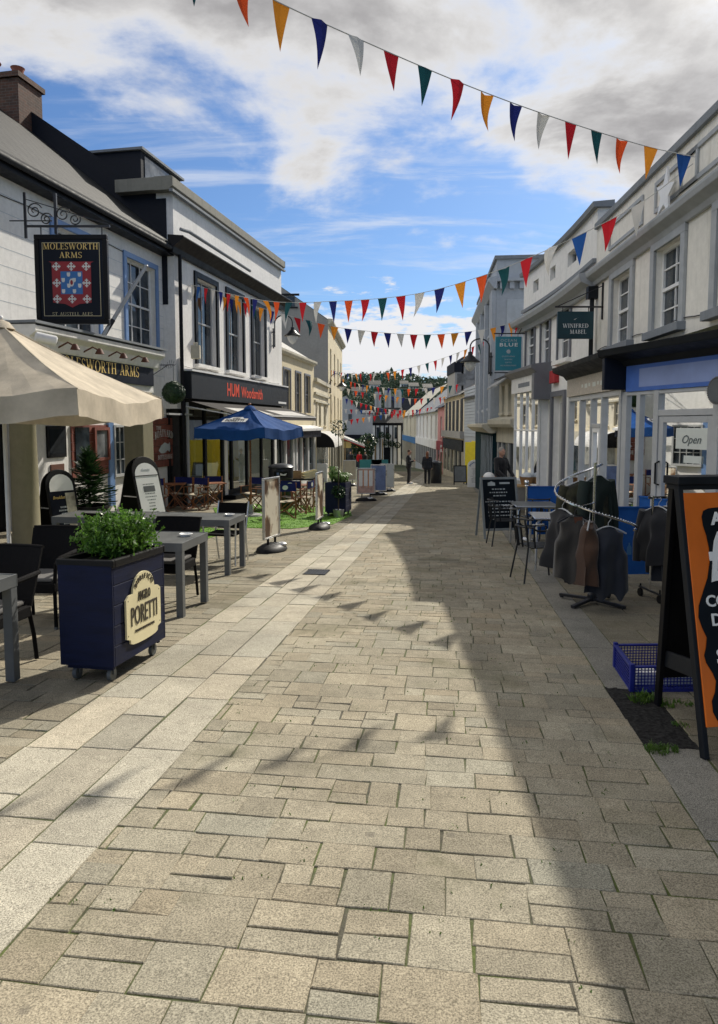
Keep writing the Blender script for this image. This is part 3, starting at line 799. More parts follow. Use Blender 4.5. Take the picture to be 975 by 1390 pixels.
# --- public house -----------------------------------------------------------
PX = lambda off, Y: (off+.2*Y, Y)
FP = Fac([PX(-9.6, 5.5), PX(-9.6, 20.25)], 1)
EZ = 6.5
pub = thing('public_house', 'white rendered public house with slate roof, blue sash windows and columned porch', 'pub', gloc(-8.4, 8))
wr = [FP.rect(172, 211, 358, 472)]
zA, zB = wr[0][2], wr[0][3]
u2 = FP.hit(78, 470)[0]; wr.append((u2, u2+(wr[0][1]-wr[0][0])*1.05, zA, zB))
dr = [FP.rect(150, 182, 576, 700, .0)]
doors = [(FP.hit(-30, 600)[0], FP.hit(17, 600)[0], -.75, 1.75)]
FP.wall('wall', 'pub white', pub, 0, FP.len, -1.6, EZ, wr+doors, depth=.2, back=8)
for r in wr: FP.window(pub, r, depth=.17, cols=3, rows=4, fm='white paint', surround=(.14, 'blue frame', .05), sill=('blue frame', .08, .07))
b = MB(); FP.quad(b, doors[0][0]-.02, doors[0][1]+.02, -.75, 1.77, -.19); b.build('door', 'black paint', pub)
roof('roof', 'slate', pub, FP, 0, FP.len, EZ+.12, 10.55, .42, -4.6)
b = MB(); FP.box(b, 0, FP.len+.1, .0025, .36, EZ-.16, EZ-.02); FP.box(b, 0, FP.len+.1, .30, .385, EZ-.0195, EZ+.06); b.build('fascia_board', 'black paint', pub)
b = MB(); b.tube([FP.p(0, .44, EZ+.02), FP.p(FP.len+.1, .44, EZ-.02)], .065, 10); b.build('gutter', 'gutter black', pub, True)
# ashlar joint lines scored in the render
b = MB()
for k in range(12):
    z = 2.95+.34*k
    if z < EZ-.2:
        x0 = 0
        for r in sorted(wr):
            if r[2]-.2 < z < r[3]+.2: FP.box(b, x0, r[0]-.16, .0, .003, z, z+.012); x0 = r[1]+.16
        FP.box(b, x0, FP.len, .0, .003, z, z+.012)
b.build('ashlar_joints', 'sign grey', pub)
# porch: entablature on a granite column and a granite pier
V = 1.86
uL = FP.hit(43, 441, V)[0]; uR = FP.hit(221, 478, V)[0]; zt = FP.hit(130, 459, V)[1]
zs1 = FP.hit(150, 484, V)[1]; zs0 = FP.hit(150, 517, V)[1]
b = MB()
FP.sweep(b, [(.01, zt-.42), (V-.16, zt-.42), (V-.10, zt-.36), (V-.06, zt-.18), (V+.06, zt-.10), (V+.06, zt), (.01, zt+.03)], uL, uR); b.build('porch_cornice', 'pub white', pub, bevel=.01)
b = MB(); FP.box(b, uL-.04, uR+.04, .01, V+.1, zt+.031, zt+.075); b.build('porch_lead', 'lead trim', pub)
b = MB(); FP.box(b, uL+.15, uR-.15, V-.5, V-.17, zs0-.14, zt-.421); FP.box(b, uL+.15, uL+.5, .01, V-.501, zs0-.14, zt-.421); FP.box(b, uR-.5, uR-.15, .01, V-.501, zs0-.14, zt-.421); b.build('porch_beam', 'pub white', pub)
b = MB(); FP.box(b, uL+.2, uR-.22, V-.169, V-.12, zs0, zs1); sgn = b.build('fascia_sign', 'navy sign', pub, bevel=.004)
ua = FP.hit(74, 480, V-.12)[0]; ub = FP.hit(189, 500, V-.12)[0]; um = (ua+ub)/2
roman(sgn, 'MOLESWORTH ARMS', 'gold', FP.p(um, V-.12, zs0+(zs1-zs0)*.33), FP.d3(um), (0, 0, 1), (zs1-zs0)*.46, (ub-ua))
for px in (85, 119, 152, 182):              # gooseneck sign lamps
    u = FP.hit(px, 455, V)[0]; b = MB(); c = FP.p(u, V+.02, zt-.24)
    b.tube([FP.p(u, V-.12, zt-.3), FP.p(u, V+.1, zt-.2), FP.p(u, V+.22, zt-.26)], .015, 6)
    b.lathe([(.03, .05), (.05, .02), (.085, -.05), (.08, -.05)], FP.p(u, V+.24, zt-.28), 12); b.build('sign_lamp', 'brown board', pub, True)
c0 = FP.hit(37, 720, V-.35)[0]; pc = FP.p(c0, V-.36, 0); zb = gz(pc.x, pc.y)
b = MB(); b.lathe([(.25, zb-.05), (.25, zb+.12), (.225, zb+.16), (.218, zb+1.2), (.20, zs0-.35), (.235, zs0-.3), (.26, zs0-.2), (.26, zs0-.141)], (pc.x, pc.y, 0), 28); b.build('column', 'granite stone', pub, True)
c1 = FP.hit(191, 640, V-.35)[0]; pc1 = FP.p(c1, V-.36, 0); zb1 = gz(pc1.x, pc1.y)
b = MB(); FP.box(b, c1-.24, c1+.24, V-.6, V-.14, zb1-.05, zs0-.141); b.build('pier', 'granite stone', pub, bevel=.02)
# red timber cladding with a small window, between door and pier
r = FP.rect(99, 153, 577, 646, .05); b = MB()
nb = 6
for k in range(nb):
    z0 = r[2]+(r[3]-r[2])*k/nb; FP.box(b, r[0], r[1], .003, .035+.004*(k % 2), z0+.006, z0+(r[3]-r[2])/nb)
cl = b.build('timber_cladding', 'red timber', pub)
r2 = FP.rect(103, 122, 580, 634, .05); b = MB(); FP.box(b, *r2[:2], .04, .055, *r2[2:]); b.build('dark_window', 'pane', cl)
r2 = FP.rect(131, 147, 584, 621, .08); b = MB(); e = .07
FP.box(b, r2[0]-e, r2[1]+e, .042, .10, r2[2]-e, r2[2]); FP.box(b, r2[0]-e, r2[1]+e, .042, .10, r2[3], r2[3]+e); FP.box(b, r2[0]-e, r2[0], .042, .10, r2[2], r2[3]); FP.box(b, r2[1], r2[1]+e, .042, .10, r2[2], r2[3])
wf = b.build('window', 'red timber', pub); b = MB(); FP.box(b, r2[0], r2[1], .042, .06, r2[2], r2[3]); b.build('pane', 'pane pale', wf)
# tall grilled window next to the pier
r = FP.rect(153, 180, 577, 646, .02); FP.window(pub, r, depth=-.06, cols=4, rows=3, fm='grey white paint', pm='pane', meet=False)
b = MB(); FP.box(b, r[0]-.22, r[0]-.001, .003, .07, r[2]-.7, r[3]+.1); b.build('blue_post', 'blue frame', pub)
b = MB(); z0 = -.2; FP.box(b, FP.len-.14, FP.len-.02, .003, .06, gz(*FP.p(FP.len, 0, 0)[:2]), EZ-.17); b.build('corner_strip', 'dark paint', pub)
# pub notice boards
r = FP.rect(64, 90, 578, 621, .03); t = thing('menu_board', 'black framed menu board on the white wall under the pub porch', 'menu board', FP.p(r[0], 0, r[2]))
b = MB(); FP.box(b, r[0], r[1], .003, .04, r[2], r[3]); b.build('frame', 'black paint', t, bevel=.008)
b = MB(); FP.box(b, r[0]+.08, r[1]-.08, .0405, .043, r[2]+.08, r[3]-.08); b.build('panel', 'chalk black', t)
r = FP.rect(70, 88, 630, 654, .03); b = MB(); FP.box(b, r[0], r[1], .003, .03, r[2], r[3]); tag(b.build('notice_board', 'brown board', bevel=.005), 'small plain brown board low on the wall below the black menu board', 'notice board')
# wooden boatyard sign
r = FP.rect(205, 239.5, 567, 634, .06); t = thing('wooden_sign', 'rough red plank sign lettered The Boatyard on the white pub wall', 'sign', FP.p(r[0], 0, r[2]))
b = MB(); nb = 7
for k in range(nb):
    z0 = r[2]+(r[3]-r[2])*k/nb; j = R.uniform(-.05, .05); k0 = .18 if k == 0 else 0
    FP.box(b, r[0]+j+k0, r[1]+R.uniform(-.03, .04)-k0*.4, .015, .055+.006*(k % 2), z0+.008, z0+(r[3]-r[2])/nb)
pl = b.build('planks', 'red timber', t, bevel=.006)
um = (r[0]+r[1])/2; H = r[3]-r[2]; Wd = r[1]-r[0]; D3 = FP.d3(um)
roman(pl, 'THE', 'sign white', FP.p(um-Wd*.2, .062, r[2]+H*.76), D3, (0, 0, 1), H*.07, Wd*.2)
roman(pl, 'BOATYARD', 'sign white', FP.p(um, .062, r[2]+H*.56), D3, (0, 0, 1), H*.14, Wd*.72, bend=H*.06)
roman(pl, 'BOTTLE', 'sign white', FP.p(um-Wd*.1, .062, r[2]+H*.16), D3, (0, 0, 1), H*.09, Wd*.3); roman(pl, 'LODGE', 'sign white', FP.p(um+Wd*.19, .062, r[2]+H*.16), D3, (0, 0, 1), H*.09, Wd*.26)
b = MB(); b.poly([FP.p(um+Wd*a, .064, r[2]+H*c) for a, c in ((-.22, .34), (-.12, .44), (.02, .5), (.16, .46), (.22, .5), (.24, .36), (.2, .3), (.14, .34), (0, .28), (-.12, .28))]); b.build('fish_emblem', 'sign grey', pl)
b = MB(); b.tube([FP.p(um-.3, .05, r[3]+.05), FP.p(um-.3, .4, r[3]+.12)], .015, 6); b.bar(FP.p(um-.5, .45, r[3]+.1), FP.p(um+1.0, .45, r[3]+.1), .07, .05); b.build('strip_light', 'grey white paint', t)
# --- hanging pub sign ---------------------------------------------------------
Ys = 13.6
us = FP.hit(33, 290)[0]; wp = FP.p(us, 0, 0); nv = FP.n3(us); nv = Vector((math.cos(rad(-6)), math.sin(rad(-6)), 0))
pA = at(47, 319, Ys-.25); pB = at(146, 319, Ys-.25)
sgx = (Vector((pB.x, pB.y, 0))-Vector((pA.x, pA.y, 0))); sgx.normalize()
zb_, zt_ = at(96, 440, Ys-.25).z, at(96, 319, Ys-.25).z; W_ = (pB-pA).length; cx_ = Vector(((pA.x+pB.x)/2, (pA.y+pB.y)/2, 0))
t = thing('pub_sign', 'black hanging pub sign with gold Molesworth Arms lettering and red heraldic shield', 'pub sign', (cx_.x, cx_.y, zb_))
fw = Vector((sgx.y, -sgx.x, 0))              # towards the viewer
def sp3(a, z, d): return cx_+sgx*a+Vector((0, 0, z))+fw*d
b = MB(); hw = W_/2
b.hexa([sp3(-hw+.05, zb_+.05, -.03), sp3(hw-.05, zb_+.05, -.03), sp3(hw-.05, zb_+.05, .03), sp3(-hw+.05, zb_+.05, .03), sp3(-hw+.05, zt_-.05, -.03), sp3(hw-.05, zt_-.05, -.03), sp3(hw-.05, zt_-.05, .03), sp3(-hw+.05, zt_-.05, .03)])
bd = b.build('board', 'navy sign', t)
b = MB(); e = .09
for (a0, a1, z0, z1) in ((-hw, hw, zb_, zb_+e), (-hw, hw, zt_-e, zt_), (-hw, -hw+e, zb_+e, zt_-e), (hw-e, hw, zb_+e, zt_-e)):
    b.hexa([sp3(a0, z0, -.05), sp3(a1, z0, -.05), sp3(a1, z0, .05), sp3(a0, z0, .05), sp3(a0, z1, -.05), sp3(a1, z1, -.05), sp3(a1, z1, .05), sp3(a0, z1, .05)])
b.build('frame', 'black paint', t, bevel=.012)
b = MB(); i_ = .15; hh = .008
def line(a0, z0, a1, z1, d=.0335, w_=hh):
    b.hexa([sp3(a0-w_, z0-w_, .030), sp3(a1+w_, z0-w_, .030), sp3(a1+w_, z0-w_, d), sp3(a0-w_, z0-w_, d), sp3(a0-w_, z1+w_, .030), sp3(a1+w_, z1+w_, .030), sp3(a1+w_, z1+w_, d), sp3(a0-w_, z1+w_, d)])
line(-hw+i_, zb_+i_, hw-i_, zb_+i_, w_=.005); line(-hw+i_, zt_-i_, hw-i_, zt_-i_, w_=.005); line(-hw+i_, zb_+i_+.01, -hw+i_, zt_-i_-.01, w_=.005); line(hw-i_, zb_+i_+.01, hw-i_, zt_-i_-.01, w_=.005)
b.build('gold_line', 'pale gold', bd)
SH = zt_-zb_; SW = W_
roman(bd, 'MOLESWORTH', 'gold', sp3(0, zb_+SH*.835, .032), sgx, (0, 0, 1), SH*.068, SW*.76)
roman(bd, 'ARMS', 'gold', sp3(0, zb_+SH*.74, .032), sgx, (0, 0, 1), SH*.066, SW*.32)
roman(bd, 'ST AUSTELL ALES', 'pale gold', sp3(0, zb_+SH*.095, .032), sgx, (0, 0, 1), SH*.036, SW*.56)
b = MB(); b.poly([sp3(SW*a, zb_+SH*c, .034) for a, c in ((-.31, .70), (.31, .70), (.27, .685), (.265, .24), (.1, .225), (0, .185), (-.1, .225), (-.265, .24), (-.27, .685))]); shd = b.build('shield', 'heraldic red', t)
def cross(cx, cz, r_):
    b = MB(); w_ = r_*.16
    for k in range(4):
        dx, dz = ((1, 0), (0, 1), (-1, 0), (0, -1))[k]
        b.poly([sp3(cx+dx*r_*a-dz*w_*c, cz+dz*r_*a+dx*w_*c, .0365) for a, c in ((.14, -1), (1, -1), (1, 1), (.14, 1))])
        b.poly([sp3(cx+dx*r_*a-dz*w_*c, cz+dz*r_*a+dx*w_*c, .0372) for a, c in ((.52, -2.6), (.74, -2.6), (.74, 2.6), (.52, 2.6))])
    b.poly([sp3(cx+a*w_, cz+c*w_, .0376) for a, c in ((-1, -1), (1, -1), (1, 1), (-1, 1))]); b.build('cross', 'silver paint', shd)
for ax, az in ((-.205, .645), (0, .645), (.205, .645), (-.205, .46), (.205, .46), (-.205, .28), (0, .28), (.205, .28)): cross(SW*ax, zb_+SH*az, SW*.058)
b = MB(); b.poly([sp3(SW*a, zb_+SH*c, .0362) for a, c in ((-.15, .335), (.15, .335), (.15, .59), (-.15, .59))]); q_ = b.build('blue_field', 'heraldic blue', shd)
b = MB()
for j in range(4):
    for i in range(4):
        if (i+j) % 2 == 0 or i == 3 and j % 2: 
            a0 = -.15+.075*i; c0_ = .34+.0625*j
            b.poly([sp3(SW*(a0+a), zb_+SH*(c0_+c), .0378) for a, c in ((.012, .05), (.012, .02), (.022, .004), (.048, .004), (.058, .02), (.058, .05))])
b.build('vair_bells', 'silver paint', shd)
b = MB(); b.poly([sp3(SW*.03*math.cos(rad(a))*(1.1), zb_+SH*(.465+.045*math.sin(rad(a))), .0392) for a in range(0, 360, 20)]); b.build('centre_badge', 'silver paint', shd)
b = MB(); b.poly([sp3(SW*.019*math.cos(rad(a)), zb_+SH*(.465+.028*math.sin(rad(a))), .0404) for a in range(0, 360, 24)]); b.build('centre_spot', 'heraldic red', shd)
# bracket with scrolls
b = MB(); zbar = zt_+.16
wl = sp3(-hw-.16, 0, 0); 
ba = Vector((wl.x, wl.y, zbar)); bb = sp3(hw+.05, zbar, 0)
b.bar(ba, bb, .035, .04); b.bar(ba+Vector((0, 0, -.22)), ba+Vector((0, 0, .62)), .05, .03)
pm_ = sp3(-hw*.40, zbar, 0); b.bar(pm_+Vector((0, 0, -.14)), pm_+Vector((0, 0, .6)), .05)
b.bar(ba+Vector((0, 0, .5)), bb+Vector((0, 0, .03)), .014)
for a in (-hw*.82, hw*.85): b.tube([sp3(a, zbar, 0), sp3(a, zt_+.005, 0)], .012, 6)
def scroll(c, r_, s0, turns, flip=1):
    pts = []
    for k in range(34):
        f = k/33; a = s0+flip*turns*2*math.pi*f; rr = r_*(1-.8*f); pts.append(c+sgx*(rr*math.cos(a))+Vector((0, 0, rr*math.sin(a))))
    b.tube(pts, .012, 6)
for a, r_, dz in ((-hw*.98, .15, .28), (-hw*.66, .12, .13), (-hw*.2, .14, .22), (hw*.12, .11, .13)): scroll(sp3(a, zbar+dz, 0), r_, 0.4, 1.6, 1 if a < 0 else -1)
b.tube([ba+Vector((0, 0, .1))-sgx*.3, ba+Vector((0, 0, .1))+sgx*.5], .012, 6)
b.build('bracket', 'black iron', t)
# --- small wall things on the pub ------------------------------------------------
cp = FP.p(FP.hit(43, 452, V)[0], V+.25, FP.hit(43, 452, V)[1]-.1); t = thing('security_camera', 'white bullet security camera on the left end of the porch', 'camera', cp)
b = MB(); Mx = Matrix.Translation(cp) @ Matrix.Rotation(rad(30), 4, 'Z') @ Matrix.Rotation(rad(100), 4, 'Y')
b.lathe([(.05, -.16), (.085, -.14), (.085, .16), (.06, .18)], (0, 0, 0), 16, Mx); b.build('housing', 'white paint', t, True)
b = MB(); b.lathe([(.055, .175), (.055, .186)], (0, 0, 0), 14, Mx); b.build('lens', 'plastic black', t)
b = MB(); b.bar(cp+Vector((0, 0, .02)), FP.p(FP.hit(43, 452, V)[0], V-.1, cp.z-.1), .04); b.build('mount', 'plastic black', t)
p0 = FP.p(FP.hit(141, 455, .3)[0], .3, FP.hit(141, 455, .3)[1]); p1 = p0+(at(198, 362, p0.y+.6)-p0)
t = thing('flag_pole', 'bare white pole angled out above the pub porch beside the blue window', 'flag pole', p0)
b = MB(); b.tube([p0, p1], [.05, .04], 12); b.lathe([(.05, 0), (.06, .02), (.05, .04)], p1, 12); b.build('pole', 'grey white paint', t, True)
b = MB(); b.tube([FP.p(FP.hit(141, 462)[0], .0, p0.z-.12), p0-(p1-p0)*.06, p0+(p1-p0)*.22], .055, 10); b.build('socket', 'black iron', t, True)
cb_ = FP.p(FP.hit(236, 533, .75)[0], .75, FP.hit(236, 533, .75)[1]); t = thing('topiary_ball', 'dark green topiary ball hanging from a wire bracket at the pub corner', 'topiary', cb_)
def sph(c, r_):
    def f(rnd):
        d = Vector((rnd.gauss(0, 1), rnd.gauss(0, 1), rnd.gauss(0, 1))).normalized(); return Vector(c)+d*r_*rnd.uniform(.88, 1.02), d
    return f
b = MB(); b.ball(cb_, .29, 12); leaves(b, 2600, .05, sph(cb_, .31), .75); b.build('foliage', 'topiary leaf', t)
b = MB(); wq = FP.p(FP.hit(236, 533, .75)[0], 0, cb_.z+.75); b.tube([wq, wq+FP.n3(1)*.78], .012, 6); b.tube([cb_+Vector((0, 0, .75)), cb_+Vector((0, 0, .28))], .006, 5); b.tube([wq+Vector((0, 0, -.35)), wq+FP.n3(1)*.6], .01, 6)
for k in range(14):
    a = k*.45; b.tube([wq+FP.n3(1)*(.1+.05*k)+Vector((0, 0, .1*math.sin(a))), wq+FP.n3(1)*(.14+.05*k)+Vector((.02, .1*math.cos(a), .14*math.cos(a*1.3)))], .005, 4)
b.build('bracket', 'black iron', t)
# --- corner building with parapet (bar) ---------------------------------------------
FB = Fac([PX(-9.23, 20.0), PX(-9.23, 29.75)], 1)
bar_ = thing('corner_shop_building', 'white parapeted building with tall black sash windows and dark shopfront', 'building', gloc(*PX(-9.23, 20)))
wr = [FB.rect(267, 293, 378, 494), FB.rect(309, 329, 400, 505), FB.rect(343, 359, 424, 513)]
zt3 = sum(r[3] for r in wr)/3; zb3 = sum(r[2] for r in wr)/3; wr = [(r[0], r[1], zb3, zt3) for r in wr]
zcor = FB.hit(383, 404, .35)[1]; zpar = FB.hit(246, 249, .1)[1]; zf1 = FB.hit(330, 516, .25)[1]; zf0 = FB.hit(330, 547, .25)[1]
FB.wall('wall', 'shop white', bar_, 0, FB.len, zf0-.3, zpar-.35, wr, depth=.2, back=6)
for r in wr: FB.window(bar_, r, depth=.16, cols=2, rows=2, fm='grey white paint', pm='pane', surround=(.17, 'black paint', .06), sill=('pub white', .14, .1))
b = MB(); zc = zcor+.05
FB.sweep(b, [(.0025, zc-.42), (.12, zc-.42), (.16, zc-.26), (.36, zc-.12), (.46, zc-.04), (.46, zc), (.0025, zc+.05)], -.35, FB.len+.12); b.build('cornice', 'black paint', bar_, bevel=.008)
b = MB(); b.tube([FB.p(-.6, .5, zc+.1), FB.p(-.3, .62, zc+.1), FB.p(FB.len*.45, .62, zc+.06)], .05, 8); b.build('gutter', 'lead trim', bar_, True)
b = MB(); FB.sweep(b, [(-.4, zpar-.35), (.05, zpar-.35), (.07, zpar-.28), (.14, zpar-.26), (.14, zpar), (-.4, zpar)], -.3, FB.len+.1)
FB.box(b, -.3, 0, -1.6, -.401, zpar-.35, zpar); b.build('coping', 'coping stone', bar_, bevel=.01)
b = MB(); FB.box(b, -.32, FB.len+.12, .0525, .16, zpar-.42, zpar-.352); b.build('coping_band', 'lead trim', bar_)
b = MB(); FB.box(b, -.02, -.006, -6.8, -.2, 5.0, zpar-.5)
b.poly([FB.p(-.012, -.5, zpar-.5), FB.p(-.012, -.5, zpar-.2), FB.p(-.012, -1.3, 8.55), FB.p(-.012, -5.1, 11.15), FB.p(-.012, -6.9, 9.6), FB.p(-.012, -6.9, zpar-.5)]); b.build('slate_hung_gable', 'dark slate wall', bar_)
roof('roof', 'dark slate', bar_, FB, -.02, FB.len, zpar-.35, 11.1, -.9, -5.1)
b = MB(); FB.box(b, .1, 2.6, -3.1, -1.0, 8.3, 9.35); dm = b.build('dormer', 'dark slate wall', bar_); b = MB(); FB.box(b, .02, 2.7, -3.2, -.9, 9.351, 9.42); b.build('dormer_roof', 'lead trim', dm)
b = MB(); FB.box(b, .3, 2.4, -.999, -.98, 8.6, 9.25); b.build('dormer_window', 'pane pale', dm)
# brick chimney on the gable
ck = FB.p(-.0, -5.3, 0)
b = MB()
def uvbox(mb, F, u0, u1, v0, v1, z0, z1):
    for (a, c) in (((u0, v1), (u1, v1)), ((u1, v1), (u1, v0)), ((u1, v0), (u0, v0)), ((u0, v0), (u0, v1))):
        L_ = abs(c[0]-a[0])+abs(c[1]-a[1]); mb.quad(F.p(a[0], a[1], z0), F.p(c[0], c[1], z0), F.p(c[0], c[1], z1), F.p(a[0], a[1], z1), [(0, z0), (L_, z0), (L_, z1), (0, z1)])
    mb.quad(F.p(u0, v0, z1), F.p(u1, v0, z1), F.p(u1, v1, z1), F.p(u0, v1, z1), [(0, 0), (1, 0), (1, 1), (0, 1)])
uvbox(b, FB, -.55, .5, -6.6, -4.35, 9.0, 11.35); uvbox(b, FB, -.62, .57, -6.67, -4.28, 11.352, 11.5); chm = b.build('chimney', 'chimney brick', bar_)
for v in (-4.75, -5.6): 
    b = MB(); c = FB.p(0, v, 11.5); b.lathe([(.16, 0), (.19, .06), (.15, .1), (.16, .32), (.2, .38), (.15, .38)], c, 14)
    if v < -5: b.tube([c+Vector((0, 0, .38)), c+Vector((0, 0, .75))], .02, 6); b.lathe([(.26, .62), (.02, .85)], c, 14)
    b.build('chimney_pot', 'terracotta', chm, True)
b = MB(); b.tube([FB.p(.12, .12, zcor-.35), FB.p(.12, .12, gz(*FB.p(0, 0, 0)[:2]))], .055, 10); b.build('downpipe', 'black paint', bar_, True)
b = MB(); b.tube([FB.p(.5, .08, zf0-.1), FB.p(.5, .08, gz(*FB.p(0, 0, 0)[:2]))], .05, 10); b.build('waste_pipe', 'grey white paint', bar_, True)
# shopfront
gB = FB.g(0)-.3
b = MB(); FB.box(b, .35, FB.len-.2, .01, .30, zf0, zf1); fs = b.build('fascia_sign', 'charcoal sign', bar_, bevel=.01)
b = MB(); FB.box(b, .33, FB.len-.18, .005, .34, zf1+.001, zf1+.05); b.build('fascia_cap', 'white paint', bar_)
um = FB.hit(331, 530, .3)[0]; ua = FB.hit(308, 530, .3)[0]; ub = FB.hit(357, 530, .3)[0]; H = zf1-zf0
text(fs, 'HUM', 'sign red', FB.p(ua+(ub-ua)*.16, .302, zf0+H*.24), FB.d3(0), (0, 0, 1), H*.52, (ub-ua)*.3, bold=.02)
text(fs, 'Woodsmith', 'sign red', FB.p(ua+(ub-ua)*.68, .302, zf0+H*.24), FB.d3(0), (0, 0, 1), H*.45, (ub-ua)*.62, bold=.02)
b = MB(); FB.box(b, FB.len-1.45, FB.len-.4, .301, .304, zf0+H*.12, zf0+H*.22); b.build('small_lettering', 'sign white', fs)
posts = [0.5, 1.9, 3.3, 4.1, 5.6, 7.2, 8.6, FB.len-.25]
b = MB()
for i, u in enumerate(posts): FB.box(b, u-.07, u+.07, -.06, .04, gB, zf0-.001)
FB.box(b, .35, FB.len-.2, -.05, .03, zf0-.25, zf0-.0015); FB.box(b, .35, FB.len-.2, -.05, .05, gB, FB.g(FB.len)+.55)
sf = b.build('shopfront', 'dark paint', bar_, bevel=.006)
for a in (3.36, 8.68): b = MB(); FB.box(b, a, a+.27, -.05, .06, gB, zf0-.26); b.build('white_pilaster', 'white paint', sf)
for a, c in zip(posts, posts[1:]):
    b = MB(); FB.quad(b, a+.07, c-.07, FB.g(FB.len)+.4, zf0-.25, -.01); b.build('pane', 'shop glass', sf)
b = MB(); FB.box(b, .3, FB.len-.15, -4, -3.95, gB, zf0); FB.box(b, .3, FB.len-.15, -3.95, -.2, zf0-.06, zf0); FB.box(b, .3, .34, -3.95, -.1, gB, zf0); FB.box(b, .3, FB.len-.15, -3.95, -.1, gB, FB.g(FB.len)+.15); b.build('interior', 'room dark', bar_)
b = MB(); FB.box(b, 5.7, 7.1, -1.0, -.9, gB, zf0-.5); b.build('yellow_screen', 'plastic yellow', bar_)
b = MB()
for k in range(3): FB.box(b, .8+1.2*k, 1.5+1.2*k, -1.6, -1.0, FB.g(4)+.74, FB.g(4)+.78)
for k in range(4): FB.box(b, 4.3+.9*k, 4.5+.9*k, -1.9, -1.5, FB.g(4)+1.1, FB.g(4)+2.0)
b.build('fittings', 'grey white paint', bar_)
b = MB(); FB.box(b, 3.3, 5.4, .05, .45, gB, FB.g(4)+.17); b.build('door_step', 'black paint', bar_)
# fold-out awning
b = MB(); z1 = zf0-.02; z0 = z1-.42
pts = []
for k in range(13):
    u = .4+(FB.len-.7)*k/12; pts.append((FB.p(u, .06, z1), FB.p(u, 1.55, z0), FB.p(u, 1.57, z0-.16)))
for p, q in zip(pts, pts[1:]): b.quad(p[0], q[0], q[1], p[1]); b.quad(p[1], q[1], q[2], p[2])
aw = b.build('awning', 'grey awning', bar_)
b = MB(); b.bar(FB.p(.4, 1.55, z0-.02), FB.p(FB.len-.3, 1.55, z0-.02), .05); 
for u in (.45, FB.len-.35): b.bar(FB.p(u, .06, z1-.2), FB.p(u, 1.5, z0-.03), .035)
b.build('awning_frame', 'white paint', aw)
b = MB(); 
for u0_, u1_ in ((1.4, 4.2), (5.2, 8.6)): b.quad(FB.p(u0_, .85, z1-.22+.006), FB.p(u1_, .85, z1-.22+.006), FB.p(u1_+.1, 1.5, z0+.02), FB.p(u0_+.1, 1.5, z0+.02))
b.build('awning_print', 'white awning', aw)
b = MB(); c = FB.p(FB.hit(266, 478, .3)[0], .3, FB.hit(266, 478, .3)[1]); b.box(-.13, .13, -.1, .1, -.2, .2, Matrix.Translation(c)); b.lathe([(.07, -.2), (.07, .28)], c, 10); tag(b.build('floodlight', 'stone cream', bevel=.02), 'small cream wall light box at the left edge of the corner building', 'wall light')
# street lamps on swan-neck brackets
def wall_lamp(label, base, out, drop, arm, group):
    t = thing('wall_lamp', label, 'street lamp', base, 0, group); o = Vector(base); x = Vector(out).normalized(); z = Vector((0, 0, 1))
    b = MB(); b.bar(o+x*.06+z*-.55, o+x*.06+z*.25, .05); b.bar(o+z*-.45, o+x*.1+z*-.45, .04); b.bar(o+z*.1, o+x*.1+z*.1, .04)
    pts = [o+x*.12+z*-.5, o+x*.12+z*.45]+[o+x*(.12+arm*.5*(1-math.cos(a)))+z*(.45+arm*.42*math.sin(a)) for a in [math.pi*k/10 for k in range(1, 11)]]
    e = pts[-1]; pts.append(e+z*-drop); b.tube(pts, .025, 8); b.build('bracket', 'dark metal', t, True)
    e = pts[-1]; b = MB(); b.lathe([(.03, .12), (.07, .1), (.08, 0), (.14, -.04), (.18, -.1), (.34, -.22), (.34, -.25), (.1, -.24)], e, 20); b.build('hood', 'dark metal', t, True)
    b = MB(); b.lathe([(.21, -.25), (.2, -.36), (.14, -.48), (.05, -.55), (.01, -.56)], e, 16); b.build('globe', 'lamp glass', t, True); return t
GLMP = 'swan-neck lamps on the walls'
u = FB.len-1.3; wall_lamp('green swan-neck street lamp on white wall above the charcoal shop sign', FB.p(u, 0, FB.hit(371, 455)[1]), FB.n3(0), .28, .75, GLMP)
# --- cream buildings further down -----------------------------------------------
pL3 = [PX(-9.23, 29.75), (-2.4, 37.1)]
FC = Fac([(pL3[0][0]-.25, pL3[0][1]), pL3[1]], 1)
c3 = thing('cream_shop_building', 'low cream building with three tall blue-grey windows above a white shopfront', 'building', gloc(*pL3[0]))
wr = [FC.rect(385, 394, 502, 559), FC.rect(401.5, 408, 506, 562), FC.rect(414, 420.5, 511, 563)]
zc = FC.hit(428, 495)[1]; zq = FC.hit(400, 573)[1]; wr = [(r[0], r[1], wr[0][2], wr[0][3]) for r in wr]; g3 = FC.g(FC.len)
FC.wall('wall', 'cream', c3, 0, FC.len, zq-.2, zc, wr, depth=.18, back=6)
for r in wr: FC.window(c3, r, depth=.1, cols=2, rows=2, fm='blue grey paint', pm='pane pale', surround=(.1, 'blue grey paint', .04), sill=('cream', .1, .08))
b = MB(); FC.sweep(b, [(.0025, zc-.12), (.12, zc-.1), (.2, zc), (.2, zc+.1), (.0025, zc+.12)], 0, FC.len); b.build('cornice', 'stone cream', c3)
roof('roof', 'pale slate', c3, FC, 0, FC.len, zc+.1, zc+2.2, .05, -3.4)
b = MB(); FC.box(b, .1, FC.len-.1, .01, .4, zq-.75, zq-.42); b.build('fascia_sign', 'navy sign', c3)
b = MB(); FC.sweep(b, [(.0025, zq-.15), (.5, zq-.3), (.5, zq-.42), (.0025, zq-.42)], .05, FC.len-.05); b.build('canopy', 'white paint', c3)
posts = [.15, 1.3, 2.7, 3.3, 4.4, 5.8, FC.len-.15]; b = MB()
for u in posts: FC.box(b, u-.1, u+.1, -.05, .08, g3-.2, zq-.751)
